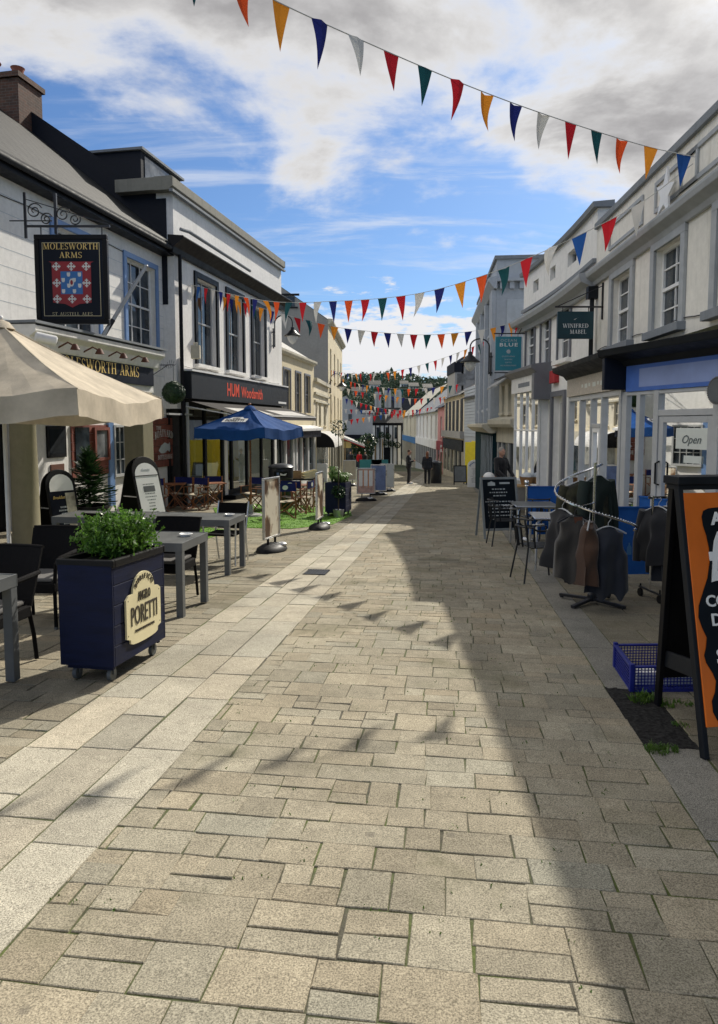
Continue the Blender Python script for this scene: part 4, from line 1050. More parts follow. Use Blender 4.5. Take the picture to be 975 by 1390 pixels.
FC.box(b, .1, FC.len-.1, -.05, .06, g3-.2, g3+.75)
sf = b.build('shopfront', 'white paint', c3)
for i, (a, c) in enumerate(zip(posts, posts[1:])):
    b = MB(); FC.quad(b, a+.1, c-.1, g3+.6, zq-.75, -.01); b.build('pane', 'pane', sf)
b = MB(); FC.box(b, 4.45, 4.85, -.008, .03, g3+.2, zq-1.0); b.build('dark_door', 'brown board', sf)
FD = Fac([(-2.4, 37.15), (-1.96, 44.35)], 1)
c4 = thing('small_cream_building', 'small cream building with three narrow windows and a curved black awning', 'building', gloc(-2.4, 37))
wr = [FD.rect(428.5, 430.5, 546, 577), FD.rect(433, 436, 547, 578), FD.rect(439.5, 442.5, 549, 579)]; zc = FD.hit(437, 521)[1]; g4 = FD.g(3); zq = FD.hit(437, 583)[1]
wr = [(r[0], r[1], wr[1][2], wr[1][3]) for r in wr]
FD.wall('wall', 'pale cream', c4, 0, FD.len, g4-.4, zc, wr, depth=.15, back=6)
for r in wr: FD.window(c4, r, depth=.12, cols=1, rows=2, fm='stone cream', pm='pane pale', sill=('cream', .08, .08))
b = MB()
for z, h, v in ((zc-.08, .2, .18), (zc-.75, .12, .12), (zc-1.15, .1, .1)): FD.box(b, 0, FD.len, .0025, v, z, z+h)
b.build('cornice', 'stone cream', c4)
b = MB(); FD.box(b, .3, FD.len-.3, .0025, .06, g4-.2, zq); b.build('shopfront', 'pale cream', c4); b = MB(); FD.quad(b, .7, FD.len-.7, g4+.5, zq-.7, .064); b.build('pane', 'pane curtain', c4)
b = MB(); n = 10
pr = [(.07+1.0*math.sin(rad(90*k/n)), zq-.1-.85*(1-math.cos(rad(90*k/n)))) for k in range(n+1)]
for (v0, z0), (v1, z1) in zip(pr, pr[1:]): b.quad(FD.p(.4, v0, z0), FD.p(5.2, v0, z0), FD.p(5.2, v1, z1), FD.p(.4, v1, z1))
aw = b.build('awning', 'white awning', c4)
for u in (.4, 5.2): b = MB(); b.poly([FD.p(u, .07, zq-.95)]+[FD.p(u, v, z) for v, z in pr]); b.build('awning_end', 'plastic black', aw)
for F_, p_, zc_, u0_, u1_ in ((FB, bar_, zf1+.16, .3, 9.5), (FP, pub, EZ-.5, 1.0, 14.5)):
    b = MB(); b.tube([F_.p(u0_+(u1_-u0_)*k/30, .02, zc_-.035*abs(math.sin(k*math.pi/6))) for k in range(31)], .009, 5); b.build('cable', 'black iron', p_)
FE = Fac([(-1.96, 44.4), (-1.42, 59)], 1)
c5 = thing('tall_cream_building', 'tall three-storey cream building with blank grey gable end', 'building', gloc(-1.96, 44.4))
zt5 = FE.hit(448, 440)[1]; g5 = FE.g(14)
wr = []
for u in (1.6, 5.2, 8.8, 12.2):
    for z0, z1 in ((1.9, 3.6), (4.6, 6.6)): wr.append((u, u+1.1, z0, z1))
FE.wall('wall', 'cream', c5, 0, FE.len, g5-.3, zt5, wr, depth=.2, back=7, ends=True)
for r in wr: FE.window(c5, r, depth=.15, cols=2, rows=2, fm='stone cream', pm='pane pale', sill=('cream', .1, .1))
b = MB(); b.poly([FE.p(-.02, 0.0, g5), FE.p(-.02, .0, zt5+.05), FE.p(-.02, -5.0, zt5+3.5), FE.p(-.02, -10, zt5), FE.p(-.02, -10, g5)]); gb = b.build('gable', 'grey gable', c5)
b = MB(); FE.box(b, -.06, -.021, -3.1, -2.1, zt5+.9, zt5+1.5); b.build('gable_window', 'pane', gb)
b = MB(); FE.box(b, -.1, -.021, -3.4, -1.8, zt5+1.55, zt5+1.68); FE.box(b, -.1, -.021, -3.3, -1.9, zt5+.78, zt5+.86); b.build('gable_hood', 'dark paint', gb)
roof('roof', 'slate', c5, FE, -.05, FE.len, zt5+.02, zt5+3.52, .1, -5.0)
b = MB(); FE.sweep(b, [(.0025, zt5-.25), (.1, zt5-.22), (.3, zt5-.02), (.3, zt5+.1), (.0025, zt5+.12)], -.1, FE.len+.2); FE.box(b, 0, FE.len, .0025, .14, .95, 1.15); b.build('cornice', 'stone cream', c5)
b = MB()
for u in (0.1, 2.5, 5, 7.5, 10, 12.3, 14.3): FE.box(b, u, u+.3, .0025, .12, g5-.2, .45)
FE.box(b, 0, FE.len, .0025, .16, .45, .949); b.build('shopfront', 'stone cream', c5)
for a in (.4, 2.8, 5.3, 7.8, 10.3): 
    b = MB(); FE.quad(b, a+.02, a+2.05, g5+.6, .44, .03); b.build('pane', 'pane', c5)
wall_lamp('dark swan-neck street lamp on the corner of the tall cream building', FE.p(.6, 0, FE.hit(448, 524)[1]), FE.n3(0), .28, .7, GLMP)
b = MB(); c = FE.p(.15, .15, 0); b.tube([FD.p(3, -1, 3.9), FD.p(3, -1, 5.3)], .03, 6); b.tube([FD.p(2.6, -1, 5.25), FD.p(3.5, -1, 5.25)], .02, 6); tag(b.build('roof_aerial', 'dark metal'), 'thin dark aerial mast on the roof of the small cream building', 'aerial')
# ------------------------------------------------------------------ right side buildings
W0 = 4.0
RX = lambda off, Y: (off+.053*Y, Y)
J = (RX(W0, 14.15))
FR = Fac([RX(W0, -9), J], -1)
r1b = thing('white_shop_building', 'weathered white rendered building with parapet and grey window surrounds over shops', 'building', gloc(*RX(W0, 6)))
zco = FR.hit(803, 372, .15)[1]; zpt = FR.hit(890, 222, .1)[1]
zs = 2.84
wr = [FR.rect(832, 857, 376, 466), FR.rect(891, 926, 326, 444)]
zw0 = sum(r[2] for r in wr)/2; zw1 = sum(r[3] for r in wr)/2; ww = sum(r[1]-r[0] for r in wr)/2
wr = [(r[0], r[0]+ww, zw0, zw1) for r in wr]
stp = wr[0][0]-wr[1][0]; wr += [(wr[1][0]-stp*k, wr[1][0]-stp*k+ww, zw0, zw1) for k in (1, 2, 3, 4)]
FR.wall('wall', 'old white', r1b, 0, FR.len, zs, zpt-.06, wr, depth=.16, back=7)
for r in wr: FR.window(r1b, r, depth=.12, cols=2, rows=4, fm='white paint', pm='pane', surround=(.15, 'surround grey', .05), sill=('lead trim', .13, .12))
b = MB(); FR.sweep(b, [(.0025, zco-.2), (.05, zco-.2), (.08, zco-.12), (.2, zco-.04), (.22, zco+.03), (.22, zco+.07), (.0025, zco+.1)], 0, FR.len); b.build('cornice', 'surround grey', r1b, bevel=.008)
b = MB(); FR.box(b, 0, FR.len, -.25, .06, zpt-.06, zpt+.06); b.build('coping', 'lead trim', r1b, bevel=.01)
for xl, xr, yt, yb in ((829, 874, 262, 330), (892, 949, 190, 277)):
    pr = FR.rect(xl, xr, yt, yb); h0, h1 = zco+.28, zpt-.22
    pr = (pr[0], pr[1], h0, h1); e = .06; b = MB()
    FR.box(b, pr[0], pr[1], .003, .03, h0, h0+e); FR.box(b, pr[0], pr[1], .003, .03, h1-e, h1); FR.box(b, pr[0], pr[0]+e, .003, .03, h0+e, h1-e); FR.box(b, pr[1]-e, pr[1], .003, .03, h0+e, h1-e)
    b.build('parapet_panel', 'surround grey', r1b)
for k in range(3):
    b = MB(); u0 = FR.hit(892, 230)[0]-2.35*(k+1); h0, h1 = zco+.28, zpt-.22
    FR.box(b, u0, u0+1.4, .003, .03, h0, h0+.06); FR.box(b, u0, u0+1.4, .003, .03, h1-.06, h1); FR.box(b, u0, u0+.06, .003, .03, h0+.06, h1-.06); FR.box(b, u0+1.34, u0+1.4, .003, .03, h0+.06, h1-.06)
    b.build('parapet_panel', 'surround grey', r1b)
b = MB(); FR.quad(b, 0, FR.len, zpt-.5, zpt-.5, -.3); b.quad(FR.p(0, -.26, zpt-.3), FR.p(FR.len, -.26, zpt-.3), FR.p(FR.len, -7, zpt-.3), FR.p(0, -7, zpt-.3)); b.build('flat_roof', 'lead trim', r1b)
b = MB(); c = FR.p(FR.len-.12, .1, zco-.35); b.box(-.1, .1, -.08, .08, -.12, .12, Matrix.Translation(c)); b.tube([c, FR.p(FR.len-.12, .1, 2.7)], .045, 8); b.build('downpipe', 'dark paint', r1b)
b = MB(); b.tube([FR.p(FR.len-.3-10*k/40, .02, 3.05+.03*math.sin(k*.9)) for k in range(41)], .008, 5); b.tube([FR.p(9.2, .02, 3.05), FR.p(9.2, .02, zco-.25)], .008, 5); b.build('cable', 'dark metal', r1b)
# boutique shopfront: projecting fascia across the joint with the next building
FW = Fac([RX(W0-.33, 11.3), RX(W0-.33, 14.75)], -1)
gW = FW.g(0)
zf0 = FW.hit(838, 529)[1]; zf1 = FW.hit(838, 500)[1]
b = MB(); FW.sweep(b, [(-.33, zf1+.001), (.06, zf1+.001), (.12, zf1+.08), (.34, zf1+.16), (.36, zf1+.25), (-.33, zf1+.34)], -.02, FW.len+.05); b.build('canopy', 'dark paint', r1b, bevel=.006)
b = MB(); FW.box(b, 0, FW.len, -.3, .05, zf0, zf1); fs = b.build('fascia_sign', 'old sign cream', r1b)
b = MB(); 
for k, (u, w_) in enumerate(((.9, .16), (1.15, .1), (1.35, .2), (1.7, .12), (1.9, .18), (2.2, .1))): FW.box(b, u, u+w_, .051, .053, zf0+.12+.02*(k % 2), zf0+.2)
b.build('faded_lettering', 'paper', fs)
b = MB(); FW.box(b, -.16, -.021, -.28, .34, zf0-.02, zf1+.15); b.build('end_bracket', 'navy sign', r1b, bevel=.01)
us = [FW.hit(x, 620)[0] for x in (843, 851, 813, 821, 788, 793, 777, 782)]
b = MB()
pcs = [(0, .12), (1.05, 1.11), (1.72, 1.78), (2.5, 2.56), (FW.len-.09, FW.len)]
for a, c in pcs: FW.box(b, a, c, -.1, .02, gW-.2, zf0-.001)
FW.box(b, .1, FW.len, -.09, .015, zf0-.1, zf0-.0015); FW.box(b, .1, FW.len, -.09, .03, gW-.2, gW+.5)
FW.box(b, 1.17, 1.72, -.08, .01, gW+2.02, gW+2.1)
sf = b.build('shopfront', 'grey white paint', r1b, bevel=.008)
b = MB(); FW.box(b, 1.2, 1.28, -.07, 0, gW-.1, gW+2.019); FW.box(b, 1.62, 1.7, -.07, 0, gW-.1, gW+2.019); FW.box(b, 1.2801, 1.6199, -.07, 0, gW+1.94, gW+2.019); FW.box(b, 1.2801, 1.6199, -.07, 0, gW-.1, gW+.3); dw = b.build('door', 'white paint', r1b)
for (a, _), (c, _) in zip(pcs, pcs[1:]):
    b = MB(); FW.quad(b, a+.05, c+.01, gW+.45, zf0-.08, -.04); b.build('pane', 'shop glass', sf)
b = MB(); FW.box(b, .02, FW.len-.02, -2.6, -2.55, gW, zf0); FW.box(b, .02, FW.len-.02, -2.549, -.35, gW+.1, gW+.14); FW.box(b, FW.len-.05, FW.len-.02, -2.549, -.12, gW, zf0); FW.box(b, .02, FW.len-.02, -2.549, -.35, zf0-.03, zf0); b.build('interior', 'room wall', r1b)
b = MB(); FW.box(b, .1, FW.len-.1, -1.1, -.25, gW+.4, gW+.499); b.build('display_shelf', 'stone cream', r1b)
rd_ = random.Random(6)
for k in range(14):
    u = .2+.22*k; h0 = gW+.5+rd_.choice((0, 0, .55, .9)); b = MB(); c = FW.p(u, -.45-rd_.random()*.5, 0)
    if k % 3 == 0: b.lathe([(.02, 0), (.1, .02), (.03, .06), (.02, .5), (.09, .62), (.13, .85), (.08, 1.02), (.03, 1.08)], (c.x, c.y, h0), 12)
    elif k % 3 == 1: b.box(-.12, .12, -.1, .1, 0, rd_.uniform(.2, .45), Matrix.Translation((c.x, c.y, h0)) @ Matrix.Rotation(rd_.uniform(0, 1), 4, 'Z'))
    else: b.lathe([(.06, 0), (.1, .1), (.05, .22), (.04, .3), (.05, .32)], (c.x, c.y, h0), 12)
    b.build('window_display', ('teal sign', 'red cloth', 'crate wood', 'flag orange', 'pale leaf', 'plaque cream', 'heraldic blue')[k % 7], r1b, k % 3 != 1)
# cafe shopfront with blue fascia, set back at an angle
c0 = FW.p(0, 0, 0); FS = Fac([(c0.x+.25*8.5, c0.y-8.5), (c0.x+.01, c0.y-.06)], -1); gS = FS.g(FS.len)
za = FS.hit(868, 531)[1]; zb2 = FS.hit(900, 488)[1]
b = MB(); FS.box(b, 0, FS.len-.12, -.05, .06, za, zb2-.04); fs = b.build('fascia_sign', 'blue frame', r1b)
MATS['fascia blue'] = mat('fascia blue', (.07, .16, .50), .45, .12, bmp=0); fs.data.materials[0] = M['fascia blue']
b = MB(); FS.quad(b, FS.hit(975, 495)[0]-.4, FS.len-.45, za+.06, zb2-.1, .0625); b.build('fascia_panel', 'fascia pale', fs)
b = MB(); FS.sweep(b, [(-.4, zb2-.039), (.08, zb2-.039), (.14, zb2+.05), (.42, zb2+.12), (.45, zb2+.22), (-.4, zb2+.32)], 0, FS.len+.1); b.build('canopy', 'dark paint', r1b, bevel=.006)
ud1 = FS.hit(895, 620)[0]; ud0 = FS.hit(967, 620)[0]; zt = FS.hit(930, 564)[1]
ua_ = FS.hit(847, 600)[0]; ub_ = FS.hit(856, 600)[0]; uc_ = FS.hit(870, 600)[0]
b = MB(); FS.box(b, ud1+.0, ud1+.11, -.06, .05, gS-.3, za-.001); FS.box(b, ud0-.14, ud0-.03, -.06, .05, gS-.3, za-.001)
FS.box(b, uc_, uc_+.09, -.06, .04, gS-.3, za-.001); FS.box(b, FS.len-.12, FS.len, -.06, .04, gS-.3, za-.001); FS.box(b, ud0-.03, ud1, -.05, .045, zt, zt+.09); FS.box(b, ud0-3.2, ud0-3.1, -.06, .04, gS-.3, za-.001); FS.box(b, ud0-3.2, FS.len-.001, -.058, .038, za-.06, za-.0015)
sf2 = b.build('cafe_front', 'grey white paint', r1b, bevel=.006)
b = MB(); e = .1; FS.box(b, ud1-e, ud1-.005, -.04, .03, gS-.25, zt-.005); FS.box(b, ud0-.025, ud0-.025+e, -.04, .03, gS-.25, zt-.005); FS.box(b, ud0-.025+e, ud1-e, -.04, .03, zt-.1, zt-.005); FS.box(b, ud0-.025+e, ud1-e, -.04, .03, gS-.25, gS+.1)
dw = b.build('door', 'grey white paint', r1b, bevel=.006)
b = MB(); hu = ud1-.05; b.tube([FS.p(hu, .035, 1.05), FS.p(hu, .1, 1.02), FS.p(hu, .1, .72), FS.p(hu, .035, .7)], .014, 6); b.build('handle', 'plastic black', dw)
b = MB(); FS.quad(b, ud0+.06, ud1-.09, gS+.08, zt-.09, -.005); b.build('pane', 'shop glass', dw)
for a, c in ((uc_+.09, FS.len-.12), (ud1+.11, uc_), (ud0-3.1, ud0-.14)):
    b = MB(); FS.quad(b, a, c, gS+.2, za-.01, -.01); b.build('pane', 'shop glass', sf2)
b = MB(); FS.quad(b, ud0, ud1, zt+.09, za-.01, -.01); b.build('pane', 'shop glass', sf2)
b = MB(); FS.box(b, .1, FS.len-.15, -3.2, -3.15, gS-.3, za); FS.box(b, .1, FS.len-.15, -3.149, -.1, gS-.3, gS-.25); FS.box(b, FS.len-.15, FS.len-.12, -3.149, -.1, gS-.3, za); FS.box(b, .1, FS.len-.15, -3.149, -.1, za+.001, za+.05); b.build('interior', 'room dark', r1b)
b = MB(); FS.box(b, ud0-.6, ud1-.05, -1.6, -1.5, gS-.2, .62); FS.box(b, ud1+.02, uc_-.02, -.16, -.12, gS-.2, 1.0-.25); FS.box(b, ud0-2.6, ud0-.3, -.16, -.12, gS-.2, .8); b.build('blue_counter', 'room blue', r1b)
b = MB(); FS.box(b, ud1+.16, uc_-.05, -.5, -.2, .75, 1.0); b.build('red_cushion', 'red cloth', r1b)
for k in range(3):
    b = MB(); c = FS.p(FS.len-1.2-1.1*k, -1.0, 0); b.tube([(c.x, c.y, za-.05), (c.x, c.y, 1.75)], .006, 5); b.lathe([(.02, .12), (.12, 0), (.11, -.01)], (c.x, c.y, 1.65), 14); b.build('pendant_lamp', 'sign white', r1b, True)
# door notices
uo = (ud0+ud1)/2
r = FS.rect(919, 962, 581, 610); b = MB(); FS.box(b, r[0], r[1], .004, .02, r[2], r[3]); t = tag(b.build('open_sign', 'paper', bevel=.004), 'pale sign reading Open hung inside the cafe door', 'sign')
text(t, 'Open', 'ink dark', FS.p((r[0]+r[1])/2, .022, r[2]+(r[3]-r[2])*.28), -FS.d3(1), (0, 0, 1), (r[3]-r[2])*.38, (r[1]-r[0])*.6, shear=.35)
r = FS.rect(929, 953, 619, 629); b = MB(); FS.box(b, r[0], r[1], .004, .012, r[2], r[3]); tag(b.build('notice', 'paper'), 'small blank white notice below the Open sign on the cafe door', 'notice')
# --- curved white building -----------------------------------------------------------
pts = [J]
a0, a1 = math.atan(.075), math.atan(-.05); n = 8; L_ = 6.5/n
for k in range(n):
    a = a0+(a1-a0)*(k+.5)/n; pts.append((pts[-1][0]+L_*math.sin(a), pts[-1][1]+L_*math.cos(a)))
F2 = Fac(pts, -1)
r2b = thing('curved_white_building', 'white building on a gently curved front with three tall upper windows and a bay shopfront', 'building', gloc(*J))
zc2 = (F2.hit(795, 374, .3)[1]+F2.hit(705, 432, .3)[1])/2; zp2 = F2.hit(795, 285)[1]-.15
wr = [F2.rect(715, 726, 440, 505), F2.rect(735.5, 747, 423, 495), F2.rect(759, 775, 400, 486)]
zw0, zw1 = sum(r[2] for r in wr)/3, sum(r[3] for r in wr)/3; wr = [(r[0], r[1], zw0, zw1) for r in wr]
sm = []
for xl, xr, yt, yb in ((724, 731, 387, 401), (747, 754, 361, 379), (771, 783, 332, 352)): sm.append(F2.rect(xl, xr, yt, yb))
zs0, zs1 = sum(r[2] for r in sm)/3, sum(r[3] for r in sm)/3; sm = [(r[0], r[1], zs0, zs1) for r in sm]
g2 = F2.g(F2.len); bz0, bz1 = F2.hit(715, 655, .3)[1], F2.hit(715, 532, .3)[1]
bay = (F2.hit(738, 590, .1)[0], F2.len-.12, bz0, bz1); drr = F2.rect(751, 766, 538, 653); drr = (drr[0], drr[1], g2-.4, drr[3])
F2.wall('wall', 'clean white', r2b, 0, F2.len, g2-.4, zp2, wr+sm+[bay, drr], depth=.22, back=6)
for r in wr: F2.window(r2b, r, depth=.1, cols=2, rows=3, fm='white paint', pm='pane', surround=(.1, 'blue grey paint', .04), sill=('clean white', .14, .1))
for r in sm: F2.window(r2b, r, depth=.14, cols=1, rows=1, fm='surround grey', pm='pane', meet=False)
b = MB(); F2.sweep(b, [(.0025, zc2-.28), (.1, zc2-.28), (.14, zc2-.17), (.3, zc2-.1), (.34, zc2), (.34, zc2+.06), (.0025, zc2+.12)], -.02, F2.len+.25); b.build('cornice', 'surround grey', r2b)
b = MB(); F2.sweep(b, [(.0025, zc2+.28), (.08, zc2+.28), (.08, zc2+.36), (.0025, zc2+.36)], 0, F2.len); b.build('string_course', 'lead trim', r2b)
b = MB(); F2.sweep(b, [(-.3, zp2-.1), (.1, zp2-.1), (.12, zp2), (-.3, zp2+.03)], -.1, F2.len+.1); b.build('coping', 'lead trim', r2b)
b = MB(); b.quad(F2.p(0, -.2, zp2-.3), F2.p(F2.len, -.2, zp2-.3), F2.p(F2.len, -6, zp2-.3), F2.p(0, -6, zp2-.3)); b.build('flat_roof', 'lead trim', r2b)
# bay window
b = MB(); ub0, ub1 = bay[0], bay[1]; nb = 4
F2.box(b, ub0, ub1, -.1, .32, bz0-.12, bz0)
for k in range(nb+1):
    u = ub0+(ub1-ub0)*k/nb; F2.box(b, u-.022, u+.022, .20, .26, bz0+.001, bz1-.001)
F2.box(b, ub0, ub1, .205, .255, bz0+1.4, bz0+1.44)
for u in (ub0+.03, ub1-.03): F2.box(b, u-.03, u+.03, -.1, .179, bz0+.001, bz1-.001)
by = b.build('bay_window', 'white paint', r2b, bevel=.005)
for k in range(nb):
    b = MB(); F2.quad(b, ub0+(ub1-ub0)*k/nb+.03, ub0+(ub1-ub0)*(k+1)/nb-.03, bz0, bz1, .22); b.build('pane', 'shop glass', by)
b = MB(); F2.box(b, ub0+.05, ub1, -2, -1.95, g2, bz1); F2.box(b, ub0+.05, ub1, -1.949, .15, bz1-.04, bz1-.002); b.build('interior', 'room dark', by)
b = MB(); F2.box(b, ub0-.05, ub1+.05, .0025, .34, bz1, bz1+.42); fs = b.build('bay_fascia', 'stone cream', r2b); fs.data.materials[0] = M['clean white']
b = MB(); F2.sweep(b, [(.0025, bz1+.42), (.36, bz1+.42), (.52, bz1+.56), (.52, bz1+.64), (.0025, bz1+.7)], ub0-.3, ub1+.15); F2.box(b, ub0-.3, ub0-.051, .0025, .45, bz1-.25, bz1+.419); b.build('bay_canopy', 'blue grey paint', r2b, bevel=.006)
b = MB(); F2.box(b, ub0+.6, ub1-.7, .341, .344, bz1+.14, bz1+.26); b.build('bay_lettering', 'lead trim', fs)
b = MB(); F2.box(b, ub0-.02, ub1, -.05, .2, g2-.4, bz0-.121); b.build('stall_riser', 'blue grey paint', r2b)
b = MB(); e = .13; F2.box(b, drr[0]-e, drr[0], .003, .07, g2-.3, drr[3]+e); F2.box(b, drr[1], drr[1]+e, .003, .07, g2-.3, drr[3]+e); F2.box(b, drr[0], drr[1], .003, .07, drr[3], drr[3]+e); b.build('door_surround', 'blue grey paint', r2b, bevel=.006)
b = MB(); F2.box(b, drr[0], drr[1], -.2, -.14, g2-.4, drr[3]); dd = b.build('door', 'clean white', r2b); b = MB(); F2.box(b, drr[0]+.12, drr[1]-.12, -.139, -.12, g2+.9, drr[3]-.15); b.build('door_panel', 'grey white paint', dd, bevel=.01)
r = F2.rect(749, 756, 503, 520, .06); b = MB(); F2.box(b, r[0], r[1], .003, .12, r[2], r[3]); tag(b.build('alarm_box', 'heraldic red', bevel=.01), 'red burglar alarm box on the white curved wall', 'alarm box'); bpy.data.objects['alarm_box'].data.materials[0] = M['red cloth']
# --- low cream building, then the tall grey one ---------------------------------------
e2 = F2.p(F2.len, 0, 0); F3 = Fac([(e2.x+.12, e2.y+.05), (4.85, 24.1)], -1)
r3b = thing('low_cream_building', 'low old cream building with two narrow windows between the white and grey buildings', 'building', gloc(e2.x, e2.y))
z3 = F3.hit(690, 512)[1]; g3 = F3.g(2); wr = [F3.rect(681.5, 685, 524, 560), F3.rect(690, 694, 520, 560)]
F3.wall('wall', 'stone cream', r3b, 0, F3.len, g3-.3, z3, wr, depth=.15, back=6)
for r in wr: F3.window(r3b, r, depth=.12, cols=1, rows=2, fm='stone cream', pm='pane', sill=('stone cream', .1, .08))
b = MB()
for r in wr: F3.sweep(b, [(.0025, r[3]+.25), (.5, r[3]-.12), (.5, r[3]-.06), (.0025, r[3]+.3)], r[0]-.1, r[1]+.1)
b.build('blind', 'concrete', r3b)
roof('roof', 'slate', r3b, F3, 0, F3.len, z3, z3+1.3, .2, -3)
b = MB(); zq = F3.hit(690, 580)[1]; F3.sweep(b, [(.0025, zq), (.35, zq), (.42, zq+.1), (.42, zq+.25), (.0025, zq+.35)], .1, F3.len-.1); F3.box(b, .1, F3.len-.1, .0025, .1, zq-.5, zq-.001); b.build('shop_cornice', 'stone cream', r3b)
b = MB()
for u in (.15, .9, 1.7, 2.6, F3.len-.2): F3.box(b, u-.07, u+.07, .003, .08, g3-.3, zq-.501)
F3.box(b, .1, F3.len-.1, .0035, .075, g3-.3, g3+.25); b.build('shopfront', 'concrete', r3b); b = MB(); F3.quad(b, .2, F3.len-.2, g3+.2, zq-.5, .02); b.build('pane', 'pane', r3b)
F4 = Fac([(4.72, 24.2), (5.63, 33.2)], -1)
r4b = thing('tall_grey_building', 'tall blue-grey building with pilasters and a dark ground floor with wavy trim', 'building', gloc(4.8, 24.2))
z4 = F4.hit(677, 347)[1]; g4 = F4.g(4); z4c = F4.hit(672, 386)[1]; z4g = F4.hit(670, 582)[1]
wr = [(u, u+.8, z, z+1.7) for u in (1.5, 4, 6.5) for z in (2.2, 4.9)]
F4.wall('wall', 'blue grey', r4b, 0, F4.len, g4-.4, z4, wr, depth=.2, back=5.5)
for r in wr: F4.window(r4b, r, depth=.15, cols=2, rows=2, fm='grey white paint', pm='pane', sill=('blue grey', .1, .1))
b = MB(); F4.sweep(b, [(.0025, z4c-.3), (.1, z4c-.3), (.3, z4c-.05), (.3, z4c+.05), (.0025, z4c+.12)], -.25, F4.len+.2); F4.box(b, -.25, -.003, -5.5, .0, z4c-.06, z4c+.05)
for k in range(16): F4.box(b, -.16, -.003, -5.2+.33*k, -5.05+.33*k, z4c-.3, z4c-.061)
b.build('cornice', 'blue grey', r4b)
b = MB(); F4.box(b, -.08, F4.len+.1, -.3, .08, z4, z4+.12); F4.box(b, -.08, .2, -5.6, -.301, z4, z4+.12); b.build('coping', 'lead trim', r4b)
b = MB(); F4.box(b, -.05, -.003, -4.8, -.35, 1.3, z4c-.65); b.build('side_panel', 'pale blue', r4b, bevel=.02)
b = MB()
for u in (.0, .55, 2.9, 5.4, 7.9): F4.box(b, u, u+.35, .0025, .16, z4g+.2, z4c-.31)
b.build('pilaster', 'blue grey', r4b, bevel=.015)
b = MB(); F4.sweep(b, [(.0025, z4g-.15), (.2, z4g-.15), (.45, z4g+.05), (.45, z4g+.15), (.0025, z4g+.2)], -.3, F4.len+.1); F4.box(b, -.3, -.003, -1.3, .0, z4g-.1, z4g+.15); b.build('shop_cornice', 'stone cream', r4b)
b = MB(); F4.box(b, -.03, F4.len, -.2, .06, g4-.4, z4g-.151); sf = b.build('shopfront', 'dark teal wall', r4b)
b = MB()
for k in range(9):
    u = .05+.62*k
    for j in range(12):
        z0 = g4-.2+(z4g-g4)*j/12*.98; dx = .05*math.sin(j*1.6+k); F4.box(b, u+dx, u+.11+dx, .0605, .072, z0, z0+(z4g-g4)/12*.97)
b.build('wavy_trim', 'pale blue', sf)
b = MB()
for j in range(12):
    z0 = g4-.2+(z4g-g4)*j/12*.98; dx = .05*math.sin(j*1.7); F4.box(b, -.06, -.031, -.75+dx, -.58+dx, z0, z0+(z4g-g4)/12*.97); F4.box(b, -.06, -.031, -.3-dx, -.15-dx, z0, z0+(z4g-g4)/12*.97)
b.build('wavy_trim', 'pale blue', sf)
wall_lamp('dark swan-neck street lamp on the tall blue-grey building beside the teal sign', F4.p(-.02, .1, F4.hit(668, 493)[1]), F4.n3(0), .28, .65, GLMP)
# --- projecting shop signs -------------------------------------------------------------
def proj_sign(name, label, xl, xr, yt, yb, Y, m, wallx):
    a, c = at(xl, yt, Y), at(xr, yt, Y); z0 = at(xl, yb, Y).z; z1 = a.z; x0, x1 = a.x, c.x
    t = thing(name, label, 'hanging sign', (x0, Y, z0)); b = MB(); b.box(x0, x1, Y-.025, Y+.025, z0, z1); bd = b.build('board', m, t, bevel=.005)
    b = MB(); b.bar((x0-.05, Y, z1+.09), (wallx, Y, z1+.09), .03); b.tube([(x0+.1, Y, z1+.09), (x0+.1, Y, z1+.003)], .008, 6); b.tube([(x1-.1, Y, z1+.09), (x1-.1, Y, z1+.003)], .008, 6)
    return t, bd, b, x0, x1, z0, z1
Yw = 13.6; t, bd, b, x0, x1, z0, z1 = proj_sign('hanging_sign', 'dark teal hanging sign lettered Winifred Mabel in white', 757, 806, 423, 460, Yw, 'dark teal sign', RX(W0, Yw)[0])
b.bar((x0, Yw, z1+.1), (RX(W0, Yw)[0], Yw, z1+.5), .016); b.bar((RX(W0, Yw)[0]-.02, Yw, z1-.15), (RX(W0, Yw)[0]-.02, Yw, z1+.55), .03); b.build('bracket', 'black iron', t)
xm = (x0+x1)/2; H = z1-z0
roman(bd, 'WINIFRED', 'sign white', (xm, Yw-.026, z0+H*.40), (1, 0, 0), (0, 0, 1), H*.15, (x1-x0)*.72); roman(bd, 'MABEL', 'sign white', (xm+.05, Yw-.026, z0+H*.18), (1, 0, 0), (0, 0, 1), H*.15, (x1-x0)*.46)
b = MB(); b.poly([(xm+a, Yw-.031, z0+H*.68+c) for a, c in ((-.05, 0), (-.01, .015), (.045, .05), (.01, .03), (-.01, .025))]); b.build('bird_emblem', 'sign white', bd)
Yo = F2.p(F2.len-.3, 0, 0).y; xo = F2.p(F2.len-.3, 0, 0).x
t, bd, b, x0, x1, z0, z1 = proj_sign('hanging_sign', 'turquoise hanging sign lettered Ocean Blue on the far end of the curved building', 673, 708, 457, 503, Yo, 'teal sign', xo+.05)
b.bar((x0-.02, Yo, z0-.06), (xo+.05, Yo, z0-.06), .03); b.bar((x1-.06, Yo, z1+.1), (xo, Yo, z1+.6), .02); b.build('bracket', 'black iron', t)
xm = (x0+x1)/2; H = z1-z0; Wd = x1-x0
text(bd, 'OCEAN', 'sign grey', (xm, Yo-.026, z0+H*.85), (1, 0, 0), (0, 0, 1), H*.075, Wd*.62, spacing=1.2); text(bd, 'BLUE', 'sign white', (xm, Yo-.026, z0+H*.71), (1, 0, 0), (0, 0, 1), H*.1, Wd*.7, spacing=1.2, bold=.015)
